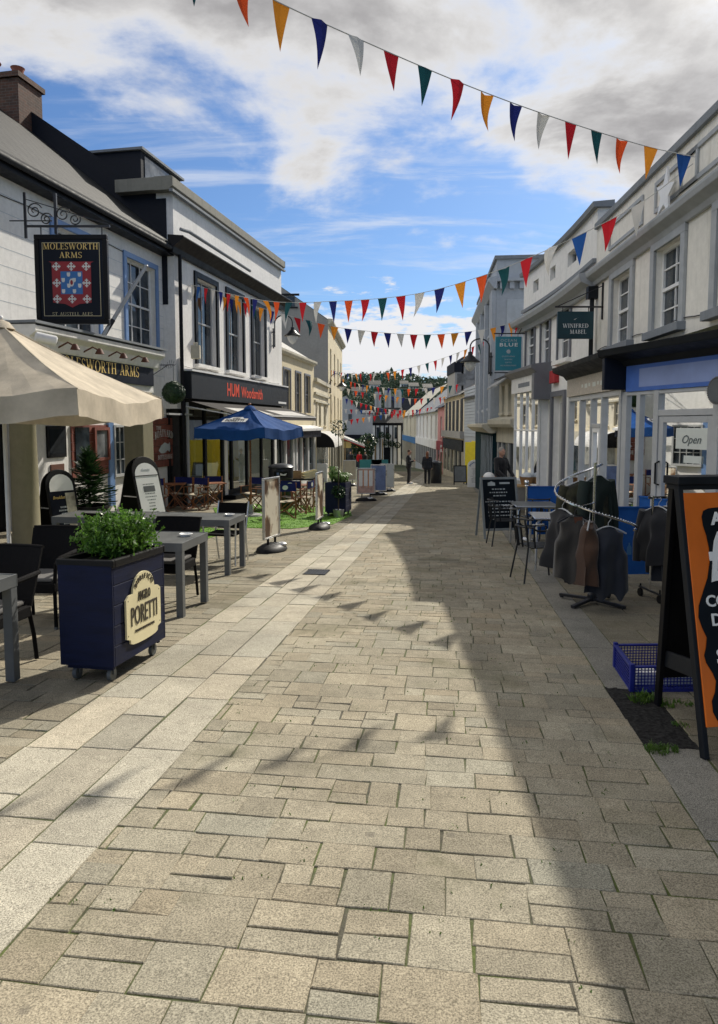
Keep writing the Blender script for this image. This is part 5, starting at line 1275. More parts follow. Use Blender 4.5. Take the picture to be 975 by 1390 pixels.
b = MB(); b.poly([(xm+.07*math.cos(a*.35)*(1 if a % 2 else .7), Yo-.029, z0+H*.56+.07*math.sin(a*.35)*(1 if a % 2 else .7)) for a in range(18)]); b.build('shell_emblem', 'sign grey', bd)
for k, s_ in enumerate(('CLOTHING', 'SHOES', 'GIFTS', 'ACCESSORIES')): text(bd, s_, 'sign grey', (xm, Yo-.026, z0+H*(.40-.09*k)), (1, 0, 0), (0, 0, 1), H*.035, Wd*(.5, .3, .25, .62)[k])
# white star on the parapet
c = FR.p(FR.hit(904, 262, .12)[0], .14, FR.hit(904, 262, .12)[1]); b = MB(); D3 = FR.d3(1)
b.prism([(.36*(1 if k % 2 == 0 else .42)*math.sin(math.pi*k/5+.2), .36*(1 if k % 2 == 0 else .42)*math.cos(math.pi*k/5+.2)) for k in range(10)], c, -D3, (0, 0, 1), FR.n3(1)*-.03)
tag(b.build('star_decoration', 'white paint'), 'white five-pointed star fixed on the parapet by the bunting', 'star')
# round beaded sign at the cafe
c = FS.p(FS.hit(980, 530, .2)[0], .25, FS.hit(980, 530, .2)[1]); t = thing('round_sign', 'round dark sign with a pale rope edge hanging at the cafe front', 'sign', c)
x = -FS.d3(1); b = MB(); b.prism([(.15*math.cos(a*.2618), .15*math.sin(a*.2618)) for a in range(24)], c, x, (0, 0, 1), FS.n3(1)*.03); b.build('disc', 'castor grey', t)
b = MB()
for a in range(36): b.ball(c+x*(.165*math.cos(a*.1745))+Vector((0, 0, .165*math.sin(a*.1745)))+FS.n3(1)*.015, .016, 6)
b.build('rope_edge', 'cushion grey', t, True)
b = MB(); b.tube([c+Vector((0, 0, .16)), FS.p(FS.hit(980, 530, .2)[0], .25, zb2)], .006, 5); b.build('cord', 'string', t)
# ------------------------------------------------------------------ far end of the street
def far_house(name, label, F, zt, m, rm, wins, fm='white paint', pm='pane', shop=None, ridge=2.2, back=7, cat='building', sills=True, eave=.25):
    g0 = F.g(F.len/2); q = F.p(0, 0, 0); t = thing(name, label, cat, (q.x, q.y, F.g(0)))
    F.wall('wall', m, t, 0, F.len, g0-.8, zt, wins, depth=.15, back=back)
    for r in wins: F.window(t, r, depth=.12, cols=2, rows=2, fm=fm, pm=pm, sill=(m, .08, .08) if sills else None)
    if rm: roof('roof', rm, t, F, -.1, F.len+.1, zt, zt+ridge, eave, -back/2)
    if shop:
        zs_, mf, ms = shop; b = MB(); F.box(b, .1, F.len-.1, .0025, .12, zs_-.7, zs_); b.build('fascia_sign', mf, t)
        b = MB(); n = max(2, int(F.len/1.8))
        for k in range(n+1): u = .1+(F.len-.4)*k/n; F.box(b, u, u+.18, .0025, .1, g0-.8, zs_-.701)
        F.box(b, .1, F.len-.1, .003, .085, g0-.8, g0+.3); sf = b.build('shopfront', ms, t)
        for k in range(n):
            u = .1+(F.len-.4)*k/n; b = MB(); F.quad(b, u+.18, u+(F.len-.4)/n, g0+.3, zs_-.7, .03); b.build('pane', 'pane', sf)
    return t
def grid(F, n, w_, rows, m_=.6): 
    out = []
    for k in range(n):
        u = m_+(F.len-2*m_-w_)*k/max(1, n-1)
        for z0, z1 in rows: out.append((u, u+w_, z0, z1))
    return out
# striped building, pale hoarding and grey upper storey on the right
F5 = Fac([(6.5, 38.3), (6.4, 52)], -1); z5 = F5.hit(618, 538)[1]
F5a = Fac([(6.45, 42.6), (6.4, 52)], -1)
t = far_house('striped_building', 'cream building with bold black vertical stripes on its upper storey', F5a, z5, 'pale cream', 'pale slate', [], ridge=2.0, shop=(F5a.hit(615, 596)[1], 'dark paint', 'stone cream'))
b = MB()
for k in range(5): u = .5+1.8*k; F5a.box(b, u, u+.95, .0025, .03, F5a.hit(618, 586)[1], z5-.3)
b.build('black_stripes', 'black paint', t)
b = MB(); F5a.box(b, 0, F5a.len, .0025, .25, F5a.hit(618, 594)[1], F5a.hit(618, 585)[1]); b.build('balcony_band', 'concrete', t)
F5b = Fac([(6.5, 38.0), (6.45, 42.5)], -1)
t = far_house('grey_building', 'grey slatted building above bright yellow doors', F5b, F5b.hit(638, 540)[1], 'blue grey', 'slate', [], ridge=1.5)
b = MB()
for k in range(16): z = F5b.hit(638, 592)[1]+.18*k; F5b.box(b, .1, 4.4, .0025, .04, z, z+.14)
b.build('slats', 'pale blue', t)
b = MB(); F5b.box(b, -.06, -.002, -2.2, 0, F5b.g(0)-.1, F5b.hit(640, 598)[1]); F5b.box(b, .0, 1.6, .003, .06, F5b.g(0)-.1, F5b.hit(640, 598)[1]); b.build('yellow_door', 'plastic yellow', t, bevel=.01)
yd = F5b.p(0, 0, 0)
xa = at(631.5, 600, yd.y-.3).x; b = MB(); b.box(xa, xa+1.5, yd.y-.35, yd.y-.3, gz(yd.x, yd.y)-.05, at(636, 600, yd.y-.3).z); b.box(xa+.45, xa+.47, yd.y-.36, yd.y-.351, gz(yd.x, yd.y), at(636, 600, yd.y-.3).z-.05)
b.build('yellow_door', 'plastic yellow', t, bevel=.01)
# stepped roofline with dormer towers behind
t = thing('dormer_building', 'grey flat-roofed building with dark slate dormer towers above the striped building', 'building', gloc(9, 47))
for xl, xr, yt, ym in ((617, 628, 493, 505), (629, 646, 486, 497)):
    a, c = at(xl, yt, 47), at(xr, yt, 47); zm = at(xl, ym, 47).z; zl = at(xl, 545, 47).z
    b = MB(); b.box(a.x, c.x+(2 if xl > 628 else 0), 47, 51, a.z-.02, a.z+.1); b.box(a.x, c.x+(2 if xl > 628 else 0), 47, 51, zm, a.z-.021); b.build('slate_cladding', 'dark slate wall', t)
    b = MB(); b.box(a.x+.05, c.x+(1.9 if xl > 628 else -.05), 47.05, 51, zl-1, zm-.001); wl_ = b.build('wall', 'concrete', t)
    b = MB(); b.box(a.x+.2, a.x+.75, 47.02, 47.049, zm-.9, zm-.1); b.build('window', 'pane pale', wl_)
# pink front, then white and cream fronts
F6a = Fac([(6.4, 52.1), (6.35, 56)], -1); far_house('pink_building', 'narrow salmon pink shop front with white trim', F6a, F6a.hit(605, 552)[1], 'pink', 'slate', grid(F6a, 1, 1.1, [(0.6, 2.2)], 1.3), shop=(F6a.hit(605, 600)[1], 'heraldic red', 'pink'))
F6 = Fac([(6.35, 56.1), (6.28, 76)], -1); z6 = F6.hit(583, 560)[1]
far_house('long_white_building', 'long white building with tall sash windows over small shops', F6, z6, 'clean white', 'pale slate', grid(F6, 6, 1.1, [(.3, 2.4)]), shop=(F6.hit(583, 596)[1], 'pub white', 'grey white paint'), ridge=3.0)
F7 = Fac([(6.25, 76.2), (6.1, 96)], -1); z7 = F7.hit(556, 564)[1]
far_house('pale_cream_building', 'pale cream building with a long blue shop fascia at the far end', F7, z7, 'pale cream', 'stone cream', grid(F7, 4, 1.2, [(.4, 2.4)]), shop=(F7.hit(556, 592)[1], 'barrier print', 'pale cream'), ridge=3.4)
# black and white inn closing the view
Yt = 97.0; a = at(503.5, 576, Yt); c = at(546, 576, Yt); zt = at(520, 574, Yt).z; g8 = gz(4, Yt)
F8 = Fac([(c.x, Yt), (a.x, Yt+.3)], -1)
F8.N = [Vector((0, -1))]; F8.VN = [Vector((0, -1))]*2; F8.side = -1
t = thing('timbered_inn', 'black and white timbered inn facing up the street with hanging baskets', 'inn', (a.x, Yt, g8))
x0, x1 = a.x, c.x; b = MB(); b.box(x0, x1, Yt, Yt+6, g8-.5, zt); b.build('wall', 'pub white', t)
b = MB(); n = 7
for k in range(n+1): x = x0+(x1-x0-.15)*k/n; b.box(x, x+.15, Yt-.06, Yt-.002, g8-.3, zt-.002)
b.box(x0, x1, Yt-.07, Yt-.061, zt-.35, zt); b.build('timbers', 'black paint', t)
for k in (1, 3, 5):
    b = MB(); x = x0+(x1-x0)*(k+.32)/n; b.box(x, x+.35, Yt-.04, Yt-.003, zt-2.2, zt-.6); b.build('window', 'pane', t)
b = MB(); x = x0+(x1-x0)*.42; b.box(x, x+.9, Yt-.045, Yt-.0035, g8-.2, g8+2.4); b.build('door', 'black paint', t)
zt2 = at(520, 535, Yt+4).z
b = MB(); b.quad((x0-.2, Yt-.4, zt), (x1+.2, Yt-.4, zt), (x1+.2, Yt+3.4, zt+2.2), (x0-.2, Yt+3.4, zt+2.2), [(0, 0), (5, 0), (5, 4), (0, 4)]); b.build('roof', 'slate', t)
for i, (xl, xr, yt) in enumerate(((509, 517.5, 532), (522.5, 531, 530), (536, 545, 529))):
    p, q = at(xl, yt, Yt+4), at(xr, yt, Yt+4); b = MB(); b.box(p.x, q.x, Yt+3.5, Yt+4.6, zt+1, p.z); st_k = b.build('chimney_stack', 'grey white paint', t)
    b = MB(); b.box(p.x+.25, p.x+.5, Yt+3.46, Yt+3.499, zt+1.2, p.z-.3); b.build('stripe', 'concrete', st_k)
for k in range(6):
    px, py = ((510, 598), (518, 590), (527, 592), (532, 602), (540, 604), (523, 601))[k]; c_ = at(px, py, Yt-.7)
    b = MB(); leaves(b, 160, .16, sph(c_, .42), .3); tag(b.build('hanging_basket', 'topiary leaf'), 'dark leafy hanging basket on the front of the timbered inn', 'hanging basket', 'hanging baskets on the inn')
# blue-grey gabled building on the left beyond the cream one
Yb = 78.0; p0 = at(455, 576, Yb); p1 = at(506, 576, Yb); zr = at(470, 537, Yb).z; ze = at(500, 561, Yb).z; g9 = gz(0, Yb)
t = thing('blue_gabled_building', 'blue-grey gabled building with a glazed cafe front at the far left', 'building', (p0.x, Yb, g9))
xr_ = at(470, 537, Yb).x; b = MB(); zf = at(485, 590, Yb).z
b.poly([(p0.x-3, Yb, zf), (p1.x, Yb, zf), (p1.x, Yb, ze), (at(491, 560, Yb).x, Yb, ze), (xr_, Yb, zr), (p0.x-3, Yb, ze)]); b.box(p0.x-3, p1.x, Yb+.01, Yb+8, zf, ze-.05); b.build('wall', 'blue grey', t)
b = MB(); b.quad((xr_, Yb-.3, zr+.05), (xr_, Yb+9, zr+.05), (at(491, 560, Yb).x+.1, Yb+9, ze), (at(491, 560, Yb).x+.1, Yb-.3, ze), [(0, 0), (9, 0), (9, 3), (0, 3)]); b.quad((at(491, 560, Yb).x, Yb-.2, ze+.06), (p1.x+.1, Yb-.2, ze+.06), (p1.x+.1, Yb+8, ze+.5), (at(491, 560, Yb).x, Yb+8, ze+.5), [(0, 0), (3, 0), (3, 8), (0, 8)]); b.build('roof', 'slate', t)
b = MB(); b.box(at(473, 571, Yb).x, at(478, 571, Yb).x, Yb-.02, Yb-.002, at(475, 571, Yb).z, at(475, 562, Yb).z); b.build('window', 'pane', t)
b = MB(); b.box(p0.x-3, p1.x, Yb-.1, Yb+1, zf-.5, zf-.001); b.build('fascia_sign', 'navy sign', t)
b = MB(); b.box(p0.x-3, p1.x, Yb+.5, Yb+.6, g9-.2, zf-.501); sf = b.build('cafe_front', 'pane', t)
b = MB()
for k in range(9): x = p0.x-1.5+.85*k; b.box(x, x+.12, Yb+.38, Yb+.499, g9-.2, zf-.501)
b.build('mullion', 'crate wood', sf)
b = MB(); b.box(p0.x-1, p1.x-.3, Yb+.42, Yb+.498, zf-1.5, zf-.8); b.build('painted_glow_panel', 'gold', sf)  # gold colour stands in for warm light inside the cafe
q0, q1 = at(464, 592, 72), at(495, 604, 72); t = thing('folding_awning', 'white and red edged awning reaching out over the far cafe terrace', 'awning', (q0.x, 72, q1.z))
b = MB(); b.quad((q0.x, 72, q0.z), (q1.x, 72, q1.z), (q1.x, 76, q1.z+.1), (q0.x, 76, q0.z+.1)); b.quad((q0.x, 71.99, q0.z), (q1.x, 71.99, q1.z), (q1.x, 71.99, q1.z-.22), (q0.x, 71.99, q0.z-.22)); b.build('canopy', 'white awning', t)
b = MB(); b.bar((q0.x, 71.97, q0.z-.26), (q1.x, 71.97, q1.z-.26), .05, .1); b.build('red_edge', 'red cloth', t)
# ------------------------------------------------------------------ hill, wood and houses beyond
h = MB(); nx, ny = 40, 14; Hp = {}
def hill_z(x, y):
    k = max(0, min(1, (y-150)/260)); k = k*k*(3-2*k)
    return -5.4+k*(23+4*math.sin(x*.021+.4)+3*math.sin(x*.06+1.3)-max(0, x-40)*.05)
for i in range(nx+1):
    for j in range(ny+1): x, y = -320+16*i, 140+26*j; Hp[i, j] = (x, y, hill_z(x, y))
for i in range(nx):
    for j in range(ny): h.quad(Hp[i, j], Hp[i+1, j], Hp[i+1, j+1], Hp[i, j+1])
mat('hill grass', (.03, .045, .018), .9, .4, scale=.05, bmp=0)
structure(h.build('hill', 'hill grass', smooth=True))
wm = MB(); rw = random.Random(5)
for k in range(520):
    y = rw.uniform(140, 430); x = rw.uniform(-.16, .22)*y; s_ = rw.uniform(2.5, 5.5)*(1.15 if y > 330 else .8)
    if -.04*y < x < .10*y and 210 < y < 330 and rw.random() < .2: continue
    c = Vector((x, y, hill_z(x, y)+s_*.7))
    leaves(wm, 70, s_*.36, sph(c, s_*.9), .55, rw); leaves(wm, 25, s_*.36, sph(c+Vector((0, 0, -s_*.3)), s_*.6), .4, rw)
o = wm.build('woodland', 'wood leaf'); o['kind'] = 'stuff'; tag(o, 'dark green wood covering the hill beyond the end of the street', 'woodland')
for k, (px, py, Y, w_, hh, m) in enumerate(((509, 522, 240, 3.6, 2.2, 'pub white'), (549, 521, 300, 3, 2.2, 'clean white'), (562, 524, 280, 3.4, 2.2, 'stone cream'), (487, 531, 230, 4, 2.4, 'stone cream'), (581, 526, 260, 3, 2.2, 'concrete'))):
    p = at(px, py, Y); t = thing('hillside_house', ('long white house among the trees on the hill, left of centre', 'tiny white house highest under the skyline trees', 'cream house right of centre on the hill', 'small cream house at the left foot of the hill', 'grey house on the hill near the dormer towers')[k], 'house', (p.x, p.y, p.z-hh))
    b = MB(); b.box(p.x-w_/2, p.x+w_/2, Y, Y+7, p.z-hh*.55, p.z); b.build('wall', m, t)
    b = MB(); b.quad((p.x-w_/2-.4, Y-.4, p.z), (p.x+w_/2+.4, Y-.4, p.z), (p.x+w_/2+.4, Y+3.5, p.z+1.6), (p.x-w_/2-.4, Y+3.5, p.z+1.6), [(0, 0), (w_, 0), (w_, 4), (0, 4)]); b.build('roof', 'slate', t)
    for j in range(3):
        b = MB(); x = p.x-w_/2+w_*(j+.35)/3; b.box(x, x+.8, Y-.05, Y-.004, p.z-1.25, p.z-.4); b.build('window', 'pane', t)
# roofs between the hill and the inn
for k, (px, py, Y, w_) in enumerate(((486, 556, 125, 8), (560, 552, 122, 9), (590, 545, 120, 10))):
    p = at(px, py, Y); t = thing('slate_roofed_house', ('slate roofed house left behind the inn', 'slate roofed house right behind the inn', 'slate roofed house behind the long white building')[k], 'house', (p.x, Y, p.z-5))
    b = MB(); b.box(p.x-w_/2, p.x+w_/2, Y, Y+6, p.z-8, p.z-4.2); b.build('wall', 'concrete', t)
    b = MB(); b.quad((p.x-w_/2-.3, Y-.3, p.z-4.2), (p.x+w_/2+.3, Y-.3, p.z-4.2), (p.x+w_/2+.3, Y+3, p.z+.8), (p.x-w_/2-.3, Y+3, p.z+.8), [(0, 0), (w_, 0), (w_, 4), (0, 4)]); b.build('roof', 'dark slate', t)
# ------------------------------------------------------------------ bunting
FLAGS = {'r': 'flag red', 'g': 'flag green', 'o': 'flag orange', 'v': 'flag vermilion', 'n': 'flag navy', 'w': 'flag white', 'b': 'flag blue'}
def bunting(label, ctrl, cols, step, fl, fw_, skip=0, seed=1, start=.2):
    P = [at(*c) if not isinstance(c, Vector) else c for c in ctrl]
    rb = random.Random(seed)
    def cr(p0, p1, p2, p3, t):
        return .5*((2*p1)+(p2-p0)*t+(2*p0-5*p1+4*p2-p3)*t*t+(3*p1-p0-3*p2+p3)*t**3)
    pts = []; ext = [2*P[0]-P[1]]+P+[2*P[-1]-P[-2]]
    for i in range(len(P)-1):
        for k in range(24): pts.append(cr(ext[i], ext[i+1], ext[i+2], ext[i+3], k/24))
    pts.append(P[-1]); L = [0]
    for a, b_ in zip(pts, pts[1:]): L.append(L[-1]+(b_-a).length)
    t = thing('bunting', label, 'bunting', P[0], 0, 'strings of bunting across the street')
    b = MB(); b.tube(pts, .006, 5); b.build('string', 'string', t)
    def pos(s):
        for i in range(len(L)-1):
            if s <= L[i+1]: return pts[i].lerp(pts[i+1], (s-L[i])/(L[i+1]-L[i])), (pts[i+1]-pts[i]).normalized()
        return pts[-1], (pts[-1]-pts[-2]).normalized()
    s = start; k = 0
    while s < L[-1]-fw_ and k < 100:
        p, d = pos(s); q, _ = pos(s+fw_); sw = rb.gauss(0, .13); d2 = Vector((d.x, d.y, 0)).normalized(); nrm = Vector((-d2.y, d2.x, 0))
        n = 6; b = MB(); mid = (p+q)/2; tip = mid+Vector((0, 0, -fl*rb.uniform(.94, 1.05)))+nrm*(sw*fl)+d2*rb.gauss(0, .06)*fl
        cu = rb.gauss(0, .06)*fl
        for j in range(n):
            f0, f1 = j/n, (j+1)/n; row = []
            for f in (f0, f1):
                o_ = nrm*(cu*math.sin(f*3.1)); a = p.lerp(tip, f)+o_; c = q.lerp(tip, f)+o_; m_ = (a+c)/2+nrm*(cu*.9*(1-f)); row.append((a, m_, c))
            b.quad(row[0][0], row[0][1], row[1][1], row[1][0]); b.quad(row[0][1], row[0][2], row[1][2], row[1][1])
        b.build('pennant', FLAGS[cols[k % len(cols)]], t, True); k += 1; s += step
    return t
anchor = Vector((0, 0, 0)); u_ = FR.hit(946, 213, .1)[0]; anchor = FR.p(u_, .12, FR.hit(946, 213, .1)[1])
bunting('nearest bunting string slanting down from the top of the picture to the right parapet', [anchor, (868, 196, 9.5), (745, 157, 8.9), (627, 113, 8.3), (485, 52, 7.7), (370, -1, 7.2), (230, -75, 6.7), (60, -180, 6.2)], 'bovgrwnorgrwnovgrw', .435, .42, .19, seed=3, start=.05)
eL = FB.p(1.0, .02, FB.hit(248, 382)[1])
bunting('second bunting string, hanging from the right parapet down across to the black drainpipe', [anchor+Vector((.02, .1, -.05)), (862, 280, 10.6), (748, 337, 11.6), (650, 376, 12.8), (558, 400, 14.0), (452, 409, 15.6), (359, 408, 17.4), eL], 'wrbwrgvonwrgrvnwrgvonvorn', .50, .48, .26, seed=4, start=1.05)
e3 = FB.p(7.4, .02, FB.hit(330, 402)[1]); b3 = F2.p(F2.len-.5, .02, F2.hit(707, 436)[1])
bunting('third bunting string, from the white corner building to beside the turquoise sign', [FB.p(3.2, .02, FB.hit(290, 398)[1]), (373, 423, 21), (430, 438, 21.6), (481, 447.5, 22), (574, 454.5, 22.6), (659, 447, 22), b3], 'onorgonwrgvonwrnwrgvonw', .44, .46, .25, seed=5)
bunting('bunting string sagging from the right lamp over the hill trees', [(700, 440, 27), (660, 462, 28), (639, 472, 29.5), (593, 489, 32), (550, 501, 34), (514, 507, 36), (470, 506.5, 40), (448, 502, 44.3)], 'gwrgrownwrgwnrov', .62, .46, .27, seed=6)
bunting('bunting string at the height of the hill houses from dormers to cream gable', [(625, 521, 41), (608, 524, 42), (552, 528, 44), (503, 524, 47), (472, 517, 50), (462, 512, 51)], 'rgonwrvgonw', .62, .5, .3, seed=7)
bunting('bunting string just above the inn chimneys', [(612, 537, 50), (592, 540, 52), (558, 541, 54), (527, 537, 56), (490, 532, 58), (466, 526, 58.5)], 'norwgrvwno', .66, .55, .32, seed=8)
bunting('low bunting string crossing in front of the inn roof', [(611, 543, 58), (590, 552, 62), (553, 557, 66), (523, 555, 68), (504, 551, 70), (466, 540, 72)], 'rwrnrwor', .62, .6, .36, seed=9)
bunting('far bunting string dipping to the gable of the blue-grey building', [(580, 558, 76), (553, 561, 74), (528, 562, 74), (500, 566, 74), (466, 571, 74)], 'rwbrwor', .62, .6, .36, seed=10)
bunting('short far bunting string below the others at the left', [(546, 556, 80), (520, 560, 78), (495, 557, 76), (466, 555, 75)], 'rwrwbw', .6, .55, .34, seed=11)
# ------------------------------------------------------------------ cafe furniture, left side
DIR = math.atan2(.13, 1)                      # furniture lines up with the street
def yaw(dx, dy): return math.atan2(dy, dx)
def make_table(label, grp):                   # grey slatted aluminium table, long side along local x
    t = thing('cafe_table', label, 'table', group=grp); w_, d_ = .6, .34
    b = MB(); b.box(-w_, w_, -d_, d_, .715, .735)
    b.build('tabletop', 'table top grey', t, bevel=.003)
    b = MB(); b.box(-w_-.012, w_+.012, -d_-.012, -d_-.0005, .655, .74); b.box(-w_-.012, w_+.012, d_+.0005, d_+.012, .655, .74); b.box(-w_-.012, -w_-.0005, -d_, d_, .655, .74); b.box(w_+.0005, w_+.012, -d_, d_, .655, .74)
    b.build('table_frame', 'table grey', t, bevel=.002)
    for sx in (-1, 1):
        for sy in (-1, 1):
            b = MB(); x, y = sx*(w_-.025), sy*(d_-.025); b.box(x-.034, x+.034, y-.034, y+.034, 0, .714); b.build('leg', 'table grey', t, bevel=.004)
    return t
TG = 'grey tables outside the pub'
T0 = make_table('grey cafe table just behind the blue planter, nearest whole table', TG)
def set_table(t, corner, rz, sx=1, sy=-1):    # put the named corner of the top on the given spot
    M_ = Matrix.Rotation(rz, 3, 'Z'); o = Vector(corner)-M_ @ Vector((sx*.6, sy*.34, 0))
    t.location = (o.x, o.y, gz(o.x, o.y)); t.rotation_euler = (0, 0, rz); return o
def Gz(px, py, h):                            # point seen there at height h over the pavement
    d = ray(px, py); k = (EYE-h)/(-d.z-SLOPE*(d.x*TS+d.y*TC)); return Vector((d.x*k, d.y*k, 0))
rzt = rad(-8)
o2 = set_table(T0, Gz(246, 736, .735), rzt)
T1 = dup(T0, (0, 0, 0), 0, 'grey cafe table cut off by the left edge of the picture'); o1 = set_table(T1, Gz(20, 783, .735), rzt, 1, 1)
T3 = dup(T0, (0, 0, 0), 0, 'grey cafe table farthest from the planter, nearest the poster stands'); o3 = set_table(T3, Gz(310, 705, .735), rzt)
T4 = dup(T0, (0, 0, 0), 0, 'grey cafe table joined end to end on the pub side of the farthest one'); M_ = Matrix.Rotation(rzt, 3, 'Z'); o4 = o3+M_ @ Vector((-1.235, 0, 0)); T4.location = (o4.x, o4.y, gz(o4.x, o4.y)); T4.rotation_euler = (0, 0, rzt)
for (o, lb) in ((o2, 'white ashtray on the grey table behind the planter'), (o3, 'white ashtray on the farthest grey table')):
    c = o+Matrix.Rotation(rzt, 3, 'Z') @ Vector((.47, .1, 0)); z = gz(o.x, o.y)+.7355
    b = MB(); b.lathe([(.055, 0), (.07, .025), (.062, .028), (.045, .012), (.002, .012)], (c.x, c.y, z), 18); tag(b.build('ashtray', 'white paint', None, True), lb, 'ashtray')
def make_rattan(label, grp):                  # faces local +y
    t = thing('rattan_chair', label, 'chair', group=grp)
    b = MB(); b.box(-.24, .24, -.22, .24, .40, .435); b.box(-.25, .25, .22, .245, .34, .43); b.box(-.25, -.232, -.22, .219, .345, .43); b.box(.232, .25, -.22, .219, .345, .43); b.build('seat', 'rattan black', t, bevel=.012)
    b = MB(); n = 8
    for k in range(n):                        # curved woven back panel
        a0, a1 = -1+2*k/n, -1+2*(k+1)/n
        for z0, z1 in ((.42, .56), (.56, .70), (.70, .84)):
            q = []
            for z in (z0, z1):
                for a in (a0, a1):
                    q.append(Vector((a*(.25+.03*(z-.42)), -.235-.14*(z-.42)/.42-.035*(1-a*a), z)))
            q2 = [p+Vector((0, .022, 0)) for p in q]
            b.hexa([q[0], q[1], q2[1], q2[0], q[2], q[3], q2[3], q2[2]])
    bk = b.build('backrest', 'rattan black', t)
    b = MB(); path = [Vector((a*.262, -.375-.035*(1-a*a), .845)) for a in [-1+.2*k for k in range(11)]]; b.tube(path, .016, 8); b.build('top_rail', 'rattan black', bk, True)
    for s in (-1, 1):
        b = MB(); b.tube([(s*.235, .21, .0), (s*.235, .215, .40), (s*.25, .21, .60), (s*.262, .15, .645), (s*.262, -.2, .655), (s*.255, -.32, .66)], [.017, .017, .018, .02, .022, .018], 8); b.build('arm', 'rattan black', t, True)
        b = MB(); b.tube([(s*.235, -.20, .42), (s*.24, -.25, .2), (s*.245, -.27, 0)], .016, 8); b.build('leg', 'rattan black', t, True)
        b = MB(); b.tube([(s*.235, .21, 0), (s*.235, .21, .03)], .019, 8); b.build('foot', 'castor grey', t)
    b = MB(); b.box(-.22, .22, -.19, .22, .436, .475); b.build('cushion', 'cushion grey', t, bevel=.015)
    return t
CG = 'black rattan armchairs outside the pub'
C0 = make_rattan('black rattan armchair at the left edge table, nearest the camera', CG)
def put(o, x, y, rz): o.location = (x, y, gz(x, y)); o.rotation_euler = (0, 0, rz)
q = Gz(22, 745, .85); put(C0, q.x-.12, q.y-.30, rad(172))
c_ = dup(C0, (0, 0, 0), 0, 'black rattan armchair seen from behind beside the granite porch column'); q = Gz(74, 718, .85); put(c_, q.x, q.y-.30, rad(176))
c_ = dup(C0, (0, 0, 0), 0, 'black rattan armchair tucked between the two whole grey tables'); q = Gz(237, 704, .85); put(c_, q.x, q.y-.38, rad(172))
c_ = dup(C0, (0, 0, 0), 0, 'black rattan armchair between the planter and the table behind it'); put(c_, o2.x+.02, o2.y-.55, rad(-6))
c_ = dup(C0, (0, 0, 0), 0, 'black rattan armchair with its back to the far double table'); put(c_, o4.x+.35, o4.y-.62, rad(-4))
# aluminium armed chair at the far table
t = thing('aluminium_chair', 'black and silver aluminium armchair behind the farthest grey table', 'chair', gloc(o3.x+.30, o3.y+.62), rad(168))
def lc(o, p): return o.matrix_basis @ Vector(p)
def mk(o, f): b = MB(); f(b); b.v = [tuple(o.matrix_basis @ Vector(v)) for v in b.v]; return b
def f(b): b.box(-.22, .22, -.2, .22, .42, .45)
mk(t, f).build('seat', 'rattan black', t, bevel=.008)
def f(b): b.hexa([Vector(p) for p in ((-.22, -.25, .47), (.22, -.25, .47), (.22, -.235, .47), (-.22, -.235, .47), (-.22, -.33, .84), (.22, -.33, .84), (.22, -.315, .84), (-.22, -.315, .84))])
mk(t, f).build('backrest', 'rattan black', t)
for s in (-1, 1):
    def f(b): b.tube([(s*.25, .24, 0), (s*.24, .2, .42), (s*.25, .2, .64), (s*.255, .14, .665), (s*.255, -.24, .665)], .014, 8)
    mk(t, f).build('arm', 'aluminium', t, True)
    def f(b): b.tube([(s*.23, -.3, 0), (s*.235, -.2, .43), (s*.235, -.34, .86)], .014, 8)
    mk(t, f).build('leg', 'aluminium', t, True)
# --- blue planter with the beer plaque ------------------------------------------------
def planter(name, label, corner, d_long, Lg, Wd, H, lift, plants=True):
    """corner = near right-hand foot; long side runs away along d_long, short side to its left"""
    dl = Vector((d_long[0], d_long[1], 0)).normalized(); dn = Vector((dl.y, -dl.x, 0)); c = Vector((corner[0], corner[1], 0))
    def P(a, w_, z): p = c+dl*a-dn*w_; return Vector((p.x, p.y, gz(c.x, c.y)-SLOPE*a*.95+z))
    t = thing(name, label, 'planter', (c.x, c.y, gz(c.x, c.y))); b = MB(); nb = 5
    def bx(b, a0, a1, w0, w1, z0, z1): b.hexa([P(a0, w1, z0), P(a0, w0, z0), P(a1, w0, z0), P(a1, w1, z0), P(a0, w1, z1), P(a0, w0, z1), P(a1, w0, z1), P(a1, w1, z1)])
    for k in range(nb):
        z0, z1 = lift+(H-lift)*k/nb, lift+(H-lift)*(k+1)/nb-.004
        bx(b, .022, Lg-.022, -.0, .02, z0, z1); bx(b, .022, Lg-.022, Wd-.02, Wd, z0, z1)
    bx(b, .0, .0215, 0, Wd, lift, H-.002); bx(b, Lg-.0215, Lg, 0, Wd, lift, H-.002); bx(b, .03, Lg-.03, .03, Wd-.03, lift, H-.25)
    box_ = b.build('box', 'planter blue', t, bevel=.004)
    b = MB(); bx(b, .04, .07, .03, Wd-.03, lift-.03, lift-.001); bx(b, Lg-.07, Lg-.04, .03, Wd-.03, lift-.03, lift-.001); b.build('batten', 'planter blue', t)
    for a in (.09, Lg-.09):
        for w_ in (.07, Wd-.07):
            b = MB(); c2 = P(a, w_, .045); b.tube([c2-dn*.014, c2+dn*.014], .045, 14); b.tube([c2+Vector((0, 0, .03)), c2+Vector((0, 0, lift-.03))], .016, 8); b.bar(c2+dn*.022+Vector((0, 0, .0)), c2+dn*.022+Vector((0, 0, .07)), .006, .03); b.bar(c2-dn*.022, c2-dn*.022+Vector((0, 0, .07)), .006, .03); b.build('castor', 'castor grey', t)
    return t, box_, P, bx, dl, dn
A = G(155, 917); Bp = Gz(225, 862, .14)
dl = (Bp.x-A.x, Bp.y-A.y)
Lg = 1.0; Wd = .42
q = Gz(155, 905, .13); L2v = Vector((Bp.x-q.x, Bp.y-q.y)); Lg = L2v.length
zt_ = 0
